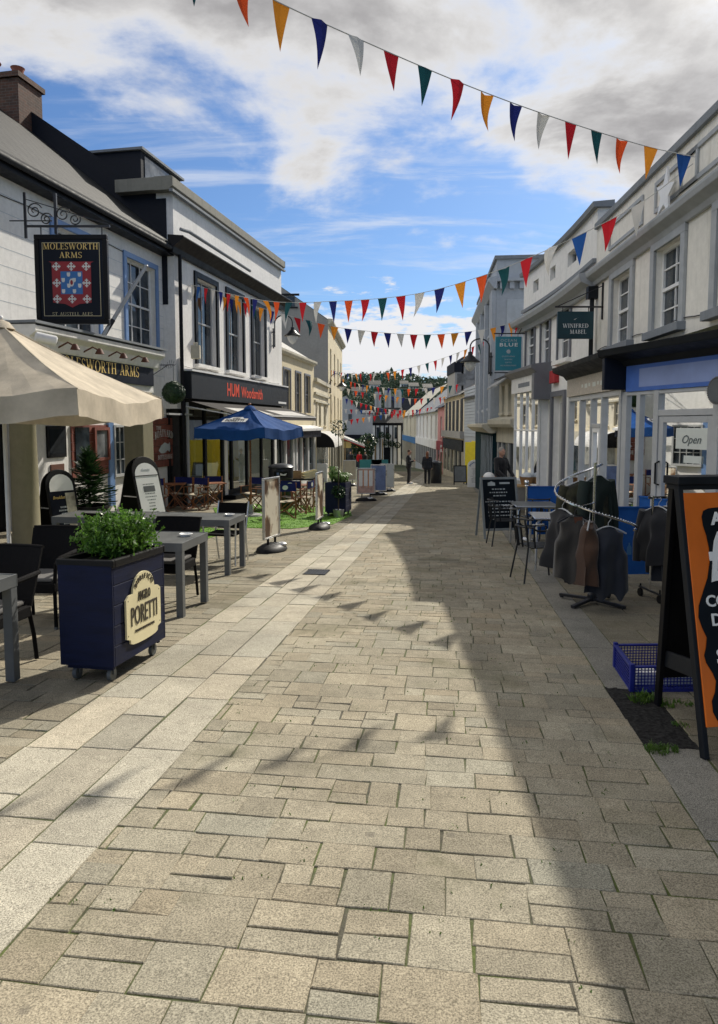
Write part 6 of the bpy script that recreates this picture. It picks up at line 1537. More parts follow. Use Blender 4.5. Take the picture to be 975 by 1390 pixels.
# planter height from the photo: top of the near corner
d = ray(156, 768); k = q.y/d.y; Hh = EYE+d.z*k-gz(q.x, q.y)
pl_, bx_, P, bxf, dlv, dnv = planter('planter', 'dark blue timber planter on castors with a cream beer plaque and box hedge', (q.x, q.y), L2v, Lg, .40, Hh, .12)
b = MB()                                      # plaque outline
def PQ(a, z, out=.0): p = P(Lg*.5+a, 0, 0); return Vector((p.x, p.y, z+p.z))+dnv*out
pc = ray(193, 820); kk = P(Lg*.5, 0, 0)
# find plaque centre on the planter side
o_ = P(0, 0, 0); den = dnv.x*pc.x+dnv.y*pc.y; kk = (dnv.x*o_.x+dnv.y*o_.y)/den; hit_ = Vector((pc.x*kk, pc.y*kk, EYE+pc.z*kk)); ac = (Vector((hit_.x, hit_.y, 0))-Vector((o_.x, o_.y, 0))).dot(dlv); zc = hit_.z
def PP(a, z, out): p = P(ac, 0, 0); return Vector((p.x, p.y, zc))+dlv*a+Vector((0, 0, z-a*SLOPE))+dnv*out
pw = .265
ol = [(-pw, -.20), (-pw*.8, -.215), (-pw*.78, -.245)]+[(pw*.78*math.sin(a), -.245-.02*math.cos(a)) for a in (-1.0, -.5, 0, .5, 1.0)]+[(pw*.78, -.245), (pw*.8, -.215), (pw, -.20), (pw, .08), (pw*.85, .105), (pw*.66, .11)]+[(pw*.62*math.cos(rad(a)), .12+.13*math.sin(rad(a))) for a in range(0, 181, 15)]+[(-pw*.66, .11), (-pw*.85, .105), (-pw, .08)]
a_, b_2 = [PP(x, z, .004) for x, z in ol], [PP(x, z, .018) for x, z in ol]
n = len(ol); i0 = len(b.v); b.v += [tuple(p) for p in a_+b_2]; b.f.append(tuple(range(i0+n, i0+2*n)))
for k in range(n): b.f.append((i0+k, i0+(k+1) % n, i0+n+(k+1) % n, i0+n+k))
plq = b.build('plaque', 'plaque cream', pl_)
def poretti(par, fn, s, ink):
    o = fn(0, 0, .019); X_ = (fn(.1, 0, .019)-o); Y_ = (fn(0, .1, .019)-o)
    text(par, 'PORETTI', ink, fn(0, -.12*s, .019), X_, Y_, .135*s, .40*s, bold=.0); text(par, 'ANGELO', ink, fn(0, .045*s, .019), X_, Y_, .068*s, .19*s)
    for k, c in enumerate('BIRRIFICIO'):
        a = rad(152-124*k/9); cx, cy = .125*s*math.cos(a), .12*s+.075*s*math.sin(a)
        ux = X_.normalized()*math.sin(a)-Y_.normalized()*math.cos(a); uy = X_.normalized()*math.cos(a)+Y_.normalized()*math.sin(a)
        text(par, c, ink, fn(cx, cy, .019), ux, uy, .038*s, None)
    text(par, 'ITALIAN INNOVATORS', ink, fn(0, -.175*s, .019), X_, Y_, .018*s, .3*s)
poretti(plq, PP, 1, 'plaque ink')
b = MB()
for x, z in ((-pw*.93, -.18), (pw*.93, -.18), (-pw*.9, .07), (pw*.9, .07)):
    c = PP(x, z, .0185); b.poly([c+dlv*.006*math.cos(k)+Vector((0, 0, .006*math.sin(k))) for k in range(6)])
b.build('screw', 'plaque ink', plq)
b = MB()                                      # black liner trough, then the box plants
bxf(b, .03, Lg-.03, -.012, .03, Hh-.02, Hh+.035); bxf(b, .03, Lg-.03, .37, .412, Hh-.02, Hh+.035); bxf(b, .0, .0299, -.012, .412, Hh-.02, Hh+.035); bxf(b, Lg-.0299, Lg, -.012, .412, Hh-.02, Hh+.035); bxf(b, .0305, Lg-.0305, .0305, .3695, Hh-.1, Hh+.0); b.build('liner', 'plastic black', pl_, bevel=.008)
b = MB(); rb = random.Random(8)
bumps = [(Lg*rb.uniform(.36, .93), rb.uniform(.06, .34), rb.uniform(.09, .16), rb.uniform(.04, .18)) for _ in range(42)]
def hed(rnd):
    a, w_, r_, z_ = rnd.choice(bumps); d_ = Vector((rnd.gauss(0, 1), rnd.gauss(0, 1), rnd.gauss(0, 1))).normalized(); c = P(a, w_, Hh+z_)
    return c+Vector((d_.x*r_, d_.y*r_, abs(d_.z)*r_*1.0 if rnd.random() < .8 else d_.z*r_*.5))*rnd.uniform(.7, 1.05), d_
leaves(b, 7000, .026, hed, .35, rb)
for a, w_, r_, z_ in bumps:
    for j in range(7):
        x, y, z = rb.gauss(0, .6), rb.gauss(0, .6), 1; c0_ = P(a, w_, Hh); c1_ = c0_+Vector((x*r_, y*r_, z_+r_*rb.uniform(.8, 1.3))); b.tube([c0_, c1_], .0025, 3)
        for m_ in range(7): c = c0_.lerp(c1_, .55+.45*m_/6); leaves(b, 2, .024, lambda rnd: (c, (0, 0, 1)), .3, rb)
b.build('box_hedge', 'box leaf', pl_)
b = MB(); leaves(b, 260, .012, lambda rnd: (hed(rnd)[0], (0, 0, 1)), .2, rb); b.build('white_flowers', 'paper', pl_)
# --- cream parasol ---------------------------------------------------------------
def parasol(label, cx, cy, half, hz, az_, mt, val, rise, polem, corner_lift=0, name='parasol'):
    z0 = gz(cx, cy); t = thing(name, label, 'parasol', (cx, cy, z0), az_)
    Mw = Matrix.Translation((cx, cy, z0)) @ Matrix.Rotation(az_, 4, 'Z')
    cs = [(-half, -half), (half, -half), (half, half), (-half, half)]; ap_ = Vector((0, 0, hz+rise)); b = MB(); n = 14
    for k in range(4):
        p, q = Vector((*cs[k], hz)), Vector((*cs[(k+1) % 4], hz)); rows = []
        for j in range(n+1):
            f_ = j/n; row = []
            for i in range(n+1):
                a = ap_.lerp(p, f_); c = ap_.lerp(q, f_); m_ = a.lerp(c, i/n); u = i/n
                sag = -.10*half*math.sin(math.pi*u)*f_*math.sin(f_*1.6)*.6+(.014*math.sin(9*u+5*f_+k)+.010*math.sin(23*u-7*f_+k))*f_
                row.append(m_+Vector((0, 0, sag-.05*rise*math.sin(math.pi*f_))))
            rows.append(row)
        for j in range(n):
            for i in range(n): b.quad(Mw @ rows[j][i], Mw @ rows[j+1][i], Mw @ rows[j+1][i+1], Mw @ rows[j][i+1])
        e = rows[n]; ctr = Vector((0, 0, 0))
        for i in range(n):
            w0 = .02*math.sin(i*1.1+k); w1 = .02*math.sin((i+1)*1.1+k)
            def dn_(p_, wv): r_ = Vector((p_.x, p_.y, 0)).normalized(); return p_+r_*(.015+wv)+Vector((0, 0, -val))
            b.quad(Mw @ e[i], Mw @ dn_(e[i], w0), Mw @ dn_(e[i+1], w1), Mw @ e[i+1])
    cn_ = b.build('canopy', mt, t, True); b = MB()
    for k in range(4):
        p = Vector((*cs[k], hz)); b.tube([Mw @ (ap_.lerp(p, j/n)+Vector((0, 0, .012*math.sin(5*j/n+k)*j/n-.05*rise*math.sin(math.pi*j/n)+.004))) for j in range(n+1)], .010, 6)
    b.build('seam', mt, cn_, True)
    b = MB(); b.lathe([(.16, -.06), (.10, .02), (.02, .05)], Mw @ Vector((0, 0, hz+rise)), 14); b.build('cap', mt, cn_, True)
    b = MB()
    for x, y in cs: b.tube([Mw @ Vector((0, 0, hz+rise-.12)), Mw @ Vector((x*.98, y*.98, hz-.02))], .012, 6); b.tube([Mw @ Vector((0, 0, hz-.15)), Mw @ Vector((x*.5, y*.5, hz+rise*.45))], .01, 6)
    b.build('rib', polem, t, True)
    b = MB(); b.tube([Mw @ Vector((0, 0, .03)), Mw @ Vector((0, 0, hz+rise+.06))], .024, 10); b.ball(Mw @ Vector((0, 0, hz+rise+.07)), .035, 8); b.build('pole', polem, t, True)
    b = MB(); b.lathe([(.26, 0), (.28, .02), (.26, .06), (.06, .08), (.045, .3), (.03, .3)], (cx, cy, z0), 24); b.build('base', 'concrete', t, True)
    return t, cn_, Mw
far = at(219, 550, 9.8); near = at(106, 522, 6.9); hs = 1.48; dpar = Vector((far.x-near.x, far.y-near.y, 0)); dpar.normalize()
mid = (far+near)/2; ce = Vector((mid.x, mid.y, 0))+Vector((-dpar.y, dpar.x, 0))*hs
parasol('large cream canvas parasol cut off by the left edge in front of the pub porch', ce.x, ce.y, hs, (far.z+near.z)/2-gz(ce.x, ce.y)+.02, math.atan2(dpar.y, dpar.x)-math.pi/2, 'cream canvas', .27, .84, 'white paint')
pb = G(341, 701); pz = gz(pb.x, pb.y)
hzb = at(350, 587, pb.y).z-pz
tb, cb2, Mw = parasol('blue canvas parasol with a white beer name panel over the wooden chairs', pb.x, pb.y, .96, hzb+.12, rad(-22), 'blue canvas', .24, .50, 'teak')
# name panel on the canopy face towards the street
X_ = (Mw.to_3x3() @ Vector((1, 0, 0))).normalized(); O_ = Mw @ Vector((0, 0, hzb+.12+.50)); Ed = Mw @ Vector((0, -.96, hzb+.12))
Yd = (O_-Ed).normalized(); Nn = X_.cross(Yd)
def BP(a, z, out): return Ed+X_*a+Yd*(.36+z)+Nn*(out+.028)
b = MB(); b.poly([BP(a, z, 0) for a, z in ((-.33, -.12), (.33, -.12), (.33, .05), (.2, .06), (.14, .13), (-.14, .13), (-.2, .06), (-.33, .05))]); pn = b.build('name_panel', 'sign white', tb)
text(pn, 'PORETTI', 'plaque ink', BP(0, -.09, .004), X_, Yd, .1, .5, bold=.01); text(pn, 'ANGELO', 'plaque ink', BP(0, .045, .004), X_, Yd, .045, .2)
# --- artificial grass mats ------------------------------------------------------------
def mat_poly(label, pts, h=.012):
    b = MB(); t_ = MB(); rm = random.Random(4)
    P_ = [Vector((p[0], p[1], gz(p[0], p[1])+h)) for p in pts]; n = len(P_); i0 = 0
    b.v = [tuple(p-Vector((0, 0, h-.001))) for p in P_]+[tuple(p) for p in P_]; b.f = [tuple(range(n, 2*n))]+[(k, (k+1) % n, n+(k+1) % n, n+k) for k in range(n)]
    t = thing('grass_mat', label, 'mat', P_[0]); b.build('backing', 'turf leaf', t)
    mx0, mx1 = min(p[0] for p in pts), max(p[0] for p in pts); my0, my1 = min(p[1] for p in pts), max(p[1] for p in pts)
    def inside(x, y):
        c = False
        for k in range(n):
            (x1, y1), (x2, y2) = pts[k][:2], pts[(k+1) % n][:2]
            if (y1 > y) != (y2 > y) and x < (x2-x1)*(y-y1)/(y2-y1)+x1: c = not c
        return c
    for _ in range(9000):
        x, y = rm.uniform(mx0, mx1), rm.uniform(my0, my1)
        if not inside(x, y): continue
        z = gz(x, y)+h; a = rm.uniform(0, 6.3); l = rm.uniform(.008, .018); v = Vector((math.cos(a), math.sin(a), 0))*.014; p = Vector((x, y, z)); tp = p+Vector((rm.gauss(0, .012), rm.gauss(0, .012), l))
        t_.poly([p-v, p+v, tp])
    o = t_.build('pile', 'turf leaf', t); o['kind'] = 'stuff'; return t
mp = [G(300, 716), G(395, 718), G(452, 712), G(478, 700), G(474, 690), G(400, 686), G(330, 684), G(290, 690)]
mat_poly('bright artificial grass mat under the wooden chairs and blue parasol', [(p.x, p.y) for p in mp])
q0 = G(100, 762); mat_poly('strip of artificial grass by the pub porch behind the rattan chairs', [(-4.9, 9.6), (-3.6, 9.4), (-2.5, 13.9), (-3.4, 14.6)])
# --- director's chairs and folding tables ------------------------------------------------
def make_dir(label, grp):
    t = thing('directors_chair', label, 'chair', group=grp)
    for s in (-1, 1):
        b = MB(); b.bar((s*.27, -.2, .0), (s*.27, -.2, .58), .03, .022); b.bar((s*.27, .2, .0), (s*.27, .2, .58), .03, .022) if False else None
        b.bar((s*.27, -.24, .012), (s*.27, .22, .012), .035, .022); b.bar((s*.27, -.22, .44), (s*.27, .2, .44), .032, .022); b.bar((s*.27, -.21, .45), (s*.27, -.23, .88), .034, .022); b.bar((s*.27, .17, .45), (s*.27, .17, .62), .03, .022); b.bar((s*.27, -.23, .635), (s*.27, .23, .635), .05, .02)
        b.build('side_frame', 'teak', t, bevel=.004)
    for y in (-.16, .12):
        b = MB(); b.bar((-.27, y, .02), (.27, y+.02, .44), .034, .02); b.bar((.27, y+.03, .02), (-.27, y+.05, .44), .034, .02); b.build('cross_legs', 'teak', t, bevel=.003)
    b = MB(); n = 6
    for k in range(n):
        x0, x1 = -.265+.53*k/n, -.265+.53*(k+1)/n; z0, z1 = .445-.03*math.sin(math.pi*k/n), .445-.03*math.sin(math.pi*(k+1)/n); b.hexa([(x0, -.2, z0-.004), (x1, -.2, z1-.004), (x1, .2, z1-.004), (x0, .2, z0-.004), (x0, -.2, z0), (x1, -.2, z1), (x1, .2, z1), (x0, .2, z0)])
    b.build('seat', 'chair cream', t)
    b = MB()
    for k in range(n):
        x0, x1 = -.285+.57*k/n, -.285+.57*(k+1)/n; y0, y1 = -.225-.03*math.sin(math.pi*k/n), -.225-.03*math.sin(math.pi*(k+1)/n)
        b.hexa([(x0, y0-.006, .68), (x1, y1-.006, .68), (x1, y1, .68), (x0, y0, .68), (x0, y0-.012, .87), (x1, y1-.012, .87), (x1, y1-.006, .87), (x0, y0-.006, .87)])
    bk = b.build('backrest', 'chair blue', t)
    b = MB(); b.poly([(.07*math.cos(a*.4), -.268, .775+.055*math.sin(a*.4)) for a in range(16)]); b.build('badge', 'paper', bk)
    return t
DG = "wooden director's chairs with blue backs"
D0 = make_dir("director's chair nearest the granite pier, left of the first wooden table", DG)
def dput(o, px, py, rz): q = G(px, py); put(o, q.x, q.y, rz)
dput(D0, 213, 695, rad(-150))
for px, py, rz, lb in ((246, 690, 172, "director's chair behind the left wooden table, backed against the pub wall"), (266, 692, 150, "director's chair between the two wooden tables"), (287, 687, 175, "director's chair behind the right-hand wooden table"),
                       (357, 694, 60, "director's chair just right of the blue parasol's pole"), (384, 704, 20, "director's chair nearest the camera beside the tall poster stand"), (398, 696, -10, "director's chair behind the nearest one, under the parasol edge"), (411, 697, 75, "director's chair beside the small wooden table near the second planter"), (424, 690, 120, "rightmost director's chair beside the second blue planter"), (343, 690, 150, "director's chair behind the blue parasol's base")):
    dput(dup(D0, (0, 0, 0), 0, lb), px, py, rad(rz))
def make_fold(label, grp):
    t = thing('folding_table', label, 'table', group=grp); b = MB()
    for k in range(6): b.box(-.3, .3, -.3+.1*k, -.205+.1*k, .71, .73)
    b.build('tabletop', 'teak', t, bevel=.003)
    for s in (-1, 1):
        b = MB(); b.bar((-.26, s*.25, .01), (.24, s*.25, .70), .035, .025); b.bar((.26, s*.22, .01), (-.24, s*.22, .70), .035, .025); b.build('cross_legs', 'teak', t, bevel=.003)
    return t
t0 = make_fold('small wooden folding table nearest the granite pier', 'wooden folding tables'); dput(t0, 238, 692, rad(10))
dput(dup(t0, (0, 0, 0), 0, 'small wooden folding table in front of the dark shop step'), 291, 690, rad(25))
dput(dup(t0, (0, 0, 0), 0, 'small wooden folding table between the litter bin and second planter'), 405, 694, rad(15))
# --- arched A-boards ------------------------------------------------------------------
def arch(w_, h, n=12, sq=.8):
    return [(-w_, 0), (w_, 0), (w_, h-w_*sq)]+[(w_*math.cos(rad(180*k/n)), h-w_*sq+w_*sq*math.sin(rad(180*k/n))) for k in range(1, n)]+[(-w_, h-w_*sq)]
def aboard(name, label, foot, rz, w_, h, lean, frame_m, face_m, head_m=None, header=.28, sq=.9):
    t = thing(name, label, 'A-board', foot, rz); Mw = Matrix.Translation(Vector(foot)) @ Matrix.Rotation(rz, 4, 'Z')
    faces = []
    for s, nm in ((1, 'front_panel'), (-1, 'back_panel')):
        b = MB(); o = Mw @ Vector((0, -s*lean, 0)); x = Mw.to_3x3() @ Vector((s, 0, 0)); tp = Mw @ Vector((0, -s*.02, h)); y = (tp-o).normalized(); nv = x.cross(y)
        b.prism(arch(w_, h, sq=sq), o, x, y, nv*-.03); fr = b.build(nm, frame_m, t, bevel=.006); b = MB()
        b.prism([(a*.86, .06+c*.915) for a, c in arch(w_, h-.07, sq=sq)], o+nv*.0005, x, y, nv*.004); fc = b.build('face', face_m, fr)
        faces.append((fr, o, x, y, nv))
    b = MB()
    for s in (-1, 1): b.bar(Mw @ Vector((s*w_*.9, -lean*.55, h*.45)), Mw @ Vector((s*w_*.9, lean*.55, h*.45)), .02)
    b.build('stay', 'aluminium', t); return t, faces
def lines(par, m, o, x, y, nv, w_, z0, z1, n, seed=1, d=.006, hgt=.5):
    rb_ = random.Random(seed); b = MB(); o = Vector(o)
    for k in range(n):
        z = z1-(z1-z0)*(k+.5)/n; hh = (z1-z0)/n*hgt; ln_ = rb_.uniform(.45, 1)*w_; a = -ln_ if rb_.random() < 1 else -w_
        while a < ln_*.9:
            wd2 = rb_.uniform(.03, .1)*w_*2; c = min(a+wd2, ln_); b.poly([o+x*p_+y*q_+nv*d for p_, q_ in ((a, z), (c, z), (c, z+hh), (a, z+hh))]); a = c+.035*w_*2
    return b.build('small_print', m, par)
q = G(84, 742); q = Vector((at(80, 690, 12.6).x, 12.6, 0)); q.z = gz(q.x, q.y)
t, fc = aboard('arched_board', 'black framed arched menu board leaning beside the granite column', q, rad(56), .29, 1.30, .3, 'plastic black', 'navy sign')
fr, o, x, y, nv = fc[0]; b = MB(); b.prism([(a*.8, c) for a, c in ((-.29, .90), (.29, .90), (.29, 1.0))]+[(.232*math.cos(rad(180*k/10)), .99+.22*math.sin(rad(180*k/10))) for k in range(0, 11)], o+nv*.006, x, y, nv*.003); b.build('white_header', 'sign white', fr)
lines(fr, 'sign grey', o, x, y, nv, .13, .2, .62, 7, 4, .007); b = MB(); b.poly([o+x*a+y*c+nv*.008 for a, c in ((.05, .15), (.24, .15), (.24, .86), (.05, .86))]); b.build('food_photo', 'poster photo', fr); text(fr, 'Breakfast', 'gold', o+x*-.08+y*.76+nv*.006, x, y, .055, .24, shear=.3)
q = G(200, 716); q = Vector((at(194, 690, 14.2).x, 14.2, 0)); q.z = gz(q.x, q.y)
t, fc = aboard('arched_board', 'black framed arched board with white panels in front of the granite pier', q, rad(56), .33, 1.56, .45, 'plastic black', 'sign white')
fr, o, x, y, nv = fc[0]; lines(fr, 'ink dark', o, x, y, nv, .16, .35, 1.0, 10, 6, .007, .3); b = MB(); b.poly([o+x*a+y*c+nv*.0075 for a, c in ((-.14, .82), (.14, .82), (.14, .94), (-.14, .94))]); b.build('name_box', 'castor grey', fr); b = MB(); b.bar(o+x*-.29+y*1.16+nv*.008, o+x*.29+y*1.16+nv*.008, .012); b.build('header_line', 'plastic black', fr); text(fr, 'Sunday', 'sign grey', o+y*1.26+nv*.006, x, y, .05, .22, shear=.3)
# --- potted conifer -------------------------------------------------------------------
q = Vector((at(122, 700, 13.2).x, 13.2, 0)); q.z = gz(q.x, q.y); t = thing('potted_conifer', 'small dark green conifer in a black pot under the pub porch', 'plant', q)
b = MB(); b.lathe([(.26, 0), (.34, .5), (.37, .52), (.37, .56), (.31, .56), (.30, .5)], q, 24); b.build('pot', 'plastic black', t, True)
b = MB(); b.tube([q+Vector((0, 0, .45)), q+Vector((.02, 0, 1.6))], [.03, .006], 8); b.build('trunk', 'bark', t)
b = MB(); rc = random.Random(2)
for k in range(26):
    z = .60+.95*k/26+rc.uniform(-.02, .02); L_ = .50*(1-k/28)+.06
    for j in range(9):
        a = 6.283*j/9+k*.7+rc.uniform(-.35, .35); ll = L_*rc.uniform(.6, 1.15); c0_ = q+Vector((0, 0, z)); c1_ = c0_+Vector((ll*math.cos(a), ll*math.sin(a), rc.uniform(-.08, .12)+.1*k/26))
        b.tube([c0_, c1_], .004, 3); n_ = int(26*ll/.5)+6
        for m_ in range(n_):
            f_ = .15+.85*m_/n_; p = c0_.lerp(c1_, f_); side = Vector((-math.sin(a), math.cos(a), 0))
            for s in (-1, 1):
                tip = p+side*s*rc.uniform(.05, .11)*(1.1-f_*.6)+(c1_-c0_).normalized()*.06+Vector((0, 0, rc.gauss(.01, .012))); wv = Vector((0, 0, .006))+(c1_-c0_).normalized()*.006; b.poly([p-wv, p+wv, tip])
b.build('foliage', 'fir leaf', t)
# --- poster stands on rounded feet ---------------------------------------------------------
def poster(label, base, rz, w_, h, pm, seed=1, low=.2):
    t = thing('poster_stand', label, 'poster stand', base, rz); Mw = Matrix.Translation(Vector(base)) @ Matrix.Rotation(rz, 4, 'Z')
    b = MB(); prof = [(.34, 0), (.36, .02), (.33, .07), (.2, .12), (.02, .135)]; b.lathe(prof, (0, 0, 0), 28, Mw @ Matrix.Diagonal((1.0, .62, 1, 1))); b.build('foot', 'plastic black', t, True)
    b = MB(); b.ball(Mw @ Vector((.12, -.1, .10)), .09, 10, (1.2, 1, .45)); b.build('weight_cap', 'aluminium', t, True)
    for s in (-1, 1): b = MB(); b.bar(Mw @ Vector((s*w_*.22, 0, .1)), Mw @ Vector((s*w_*.22, 0, low+.02)), .035); b.build('spring_leg', 'plastic black', t)
    b = MB(); e = .03
    for (x0, x1, z0, z1) in ((-w_/2, w_/2, low, low+e), (-w_/2, w_/2, low+h-e, low+h), (-w_/2, -w_/2+e, low+e, low+h-e), (w_/2-e, w_/2, low+e, low+h-e)): b.box(x0, x1, -.022, .022, z0, z1, Mw)
    fr = b.build('frame', 'aluminium', t, bevel=.006); b = MB(); b.box(-w_/2+e*.8, w_/2-e*.8, -.012, .012, low+e*.8, low+h-e*.8, Mw); b.build('poster', pm, fr); return t, fr, Mw
def pst(lb, px, py, ang, *a, **k): q = G(px, py); return poster(lb, q, rad(ang), *a, **k)
pst('silver framed photo poster stand nearest, turned edge-on by the far grey table', 369, 748, 70, .56, .98, 'poster figure', low=.22)
pst('silver framed poster stand in front of the second blue planter', 434, 718, 80, .55, .98, 'poster figure', low=.22)
t, fr, Mw = pst('pink and white poster stand facing up the street', 497, 680, 4, .62, .86, 'poster pink', low=.24)
b = MB()
for k in range(3): b.box(-.24+.17*k, -.12+.17*k, -.0135, -.0125, .5, 1.02, Mw)
b.build('pale_columns', 'sign white', fr); b = MB()
for k in range(2): b.box(-.10+.17*k, -.085+.17*k, -.0136, -.0126, .45, 1.04, Mw)
b.build('coloured_strips', 'flag orange', fr)
pst('blue poster stand behind the pink one', 514, 672, -14, .62, 1.0, 'poster blue', low=.16)
pst('plain grey poster stand farthest down the row', 526, 667, -20, .6, 1.0, 'sign grey', low=.16)
pst('tan poster stand half hidden behind the second planter', 475, 660, 8, .6, .95, 'stone cream', low=.3)
# --- second planter with young plants ------------------------------------------------
q = G(441, 702); t2, bx2, P2, bxf2, dl2, dn2 = planter('planter', 'dark blue timber planter with loose pale green plants by the poster stands', (q.x+.52, q.y), (.14, 1), .95, .52, .86, .12)
b = MB(); rb = random.Random(12)
for k in range(16):
    c = P2(rb.uniform(.1, .85), rb.uniform(.08, .44), .84); h_ = rb.uniform(.12, .42)
    for j in range(14):
        a = rb.uniform(0, 6.3); l = rb.uniform(.1, .24); v = Vector((math.cos(a), math.sin(a), 0)); m_ = c+v*l*.5+Vector((0, 0, h_)); e_ = c+v*l+Vector((0, 0, h_*.75)); s_ = Vector((-v.y, v.x, 0))*.022
        b.quad(c-s_*.3, c+s_*.3, m_+s_, m_-s_); b.poly([m_-s_, m_+s_, e_])
b.build('plants', 'pale leaf', t2)
b = MB(); c = P2(-.12, .16, .02); b.tube([c, c+Vector((.01, 0, 1.15)), c+Vector((0, .02, 2.35))], [.018, .014, .008], 7); tr = thing('sapling', 'slender bare sapling standing in front of the second blue planter', 'young tree', c); b.build('trunk', 'bark', tr)
b = MB(); leaves(b, 240, .055, sph(c+Vector((0, 0, .62)), .16), .2); leaves(b, 160, .05, sph(c+Vector((0, 0, 2.2)), .2), .2); b.build('leaves', 'topiary leaf', tr)
b = MB(); b.lathe([(.11, 0), (.14, .2), (.12, .2), (.1, .16)], c-Vector((0, 0, .02)), 16); b.build('pot', 'aluminium', tr)
# --- litter bin and crates -----------------------------------------------------------------
q = G(382, 690); t = thing('litter_bin', 'black domed litter bin with a white emblem beside the blue parasol', 'litter bin', q); b = MB()
b.lathe([(.31, 0), (.33, .03), (.33, .86), (.35, .88), (.35, 1.12), (.33, 1.16)], q, 28); b.build('body', 'bin black', t, True)
b = MB(); b.lathe([(.37, 1.161), (.37, 1.19), (.3, 1.25), (.12, 1.285), (.002, 1.29)], q, 28); b.build('lid', 'bin black', t, True)
b = MB(); tow = Vector((-q.x, -q.y, 0)).normalized(); sd_ = Vector((tow.y, -tow.x, 0))*-1
b.poly([q+tow*.353+sd_*a+Vector((0, 0, z)) for a, z in ((-.2, .92), (.2, .92), (.2, 1.08), (-.2, 1.08))]); b.build('slot', 'plastic black', t)
b = MB(); b.poly([q+tow*.358+sd_*a+Vector((0, 0, z)) for a, z in ((-.02, .97), (.12, .96), (.17, 1.03), (.06, 1.0), (-.02, 1.04))]); b.build('emblem', 'sign white', t)
b = MB(); b.poly([q+tow*.358+sd_*a+Vector((0, 0, z)) for a, z in ((-.12, .97), (-.05, .97), (-.05, 1.05), (-.12, 1.05))]); b.build('label', 'poster blue', t)
q = G(412, 684); t = thing('trestle_table', 'dark trestle table holding wooden crates in front of the white shopfront', 'table', q); b = MB(); b.box(q.x-.55, q.x+.5, q.y-.35, q.y+.35, q.z+.76, q.z+.8); b.build('tabletop', 'dark paint', t)
for x in (-.5, .45):
    b = MB(); b.bar((q.x+x, q.y-.3, q.z), (q.x+x, q.y+.3, q.z+.75), .04); b.bar((q.x+x, q.y+.3, q.z), (q.x+x, q.y-.3, q.z+.75), .04); b.build('trestle', 'dark paint', t)
for k, (dx, dy, rz, lb) in enumerate(((-.28, 0, 5, 'wooden crate at the left end of the dark trestle table'), (.22, -.02, 25, 'pale tilted wooden crate at the right end of the dark trestle table'))):
    c = Vector((q.x+dx, q.y+dy, q.z+.801)); t = thing('wooden_crate', lb, 'crate', c, rad(rz), 'wooden crates on the trestle table'); Mw = Matrix.Translation(c) @ Matrix.Rotation(rad(rz), 4, 'Z')
    if k: Mw = Mw @ Matrix.Rotation(rad(-12), 4, 'Y')
    b = MB()
    for j in range(3):
        z0 = .0+.08*j; b.box(-.22, .22, -.16, -.148, z0, z0+.065, Mw); b.box(-.22, .22, .148, .16, z0, z0+.065, Mw); b.box(-.22, -.208, -.147, .147, z0, z0+.065, Mw); b.box(.208, .22, -.147, .147, z0, z0+.065, Mw)
    b.box(-.207, .207, -.147, .147, .002, .012, Mw); b.build('slats', 'crate wood' if k == 0 else 'plaque cream', t)
# tidy wall-side goods
b = MB(); q = at(432, 632, 38); b.box(q.x-.5, q.x+.5, 37.7, 38.2, gz(q.x, 38), gz(q.x, 38)+1.0); t = tag(b.build('white_cabinet', 'white paint', bevel=.02), 'white shop cabinet under the black curved awning', 'cabinet')
# ------------------------------------------------------------------ right side street furniture
# --- orange A-board ---------------------------------------------------------------------
fl_ = G(957, 1030); rl_ = G(893, 957)
tp_ = at(909, 652, (fl_.y+rl_.y)/2+.02)
wdir = Vector((math.cos(rad(9)), math.sin(rad(9)), 0)); BW = .92
t = thing('a_board', 'tall black A-board with an orange panel and wavy black price area', 'A-board', fl_)
top = Vector((tp_.x+.035, tp_.y, tp_.z-.02))
def gl(p): return Vector((p.x, p.y, gz(p.x, p.y)))
def leg(b, p0, p1, w_=.06, d=.035): b.bar(p0, p1, w_, d, up=wdir)
for nm, base in (('front_frame', fl_), ('rear_frame', rl_)):
    b = MB(); e2 = gl(base+wdir*BW)
    tt_ = top+Vector((0, (-.03 if nm == 'front_frame' else .03), 0))
    for p0_, p1_ in ((base, tt_), (e2, tt_+wdir*BW)):
        b = MB(); b.bar(p0_, p1_, .045, .03, up=wdir); b.build('leg', 'dark paint' if nm == 'front_frame' else 'black paint', t, bevel=.004)
b = MB(); Mc = Matrix.Translation(top) @ Matrix.Rotation(rad(9), 4, 'Z'); b.box(-.03, BW+.04, -.075, .075, -.0, .045, Mc); b.box(-.02, BW+.03, -.06, .06, -.03, -.0005, Mc); b.build('top_cap', 'dark paint', t, bevel=.004)
f0 = fl_+wdir*.008; ft = top+Vector((0, -.03, -.045))+wdir*.008
up_ = (ft-f0); Lf = up_.length; up_.normalize(); nrm = wdir.cross(up_); 
def OB(a, z, out=0): return f0+wdir*a+up_*z+nrm*(.034+out)
PW = BW-.016; z0p = .16; 
b = MB(); b.hexa([OB(0, z0p, -.02), OB(PW, z0p, -.02), OB(PW, z0p, 0), OB(0, z0p, 0), OB(0, Lf-.01, -.02), OB(PW, Lf-.01, -.02), OB(PW, Lf-.01, 0), OB(0, Lf-.01, 0)]); pan = b.build('panel', 'orange paint', t, bevel=.003)
b = MB(); b.hexa([OB(0, z0p, -.028), OB(PW, z0p, -.028), OB(PW, z0p, -.0205), OB(0, z0p, -.0205), OB(0, Lf-.01, -.028), OB(PW, Lf-.01, -.028), OB(PW, Lf-.01, -.0205), OB(0, Lf-.01, -.0205)]); b.build('panel_back', 'black paint', t)
b = MB(); r2_ = gl(rl_+wdir*BW)
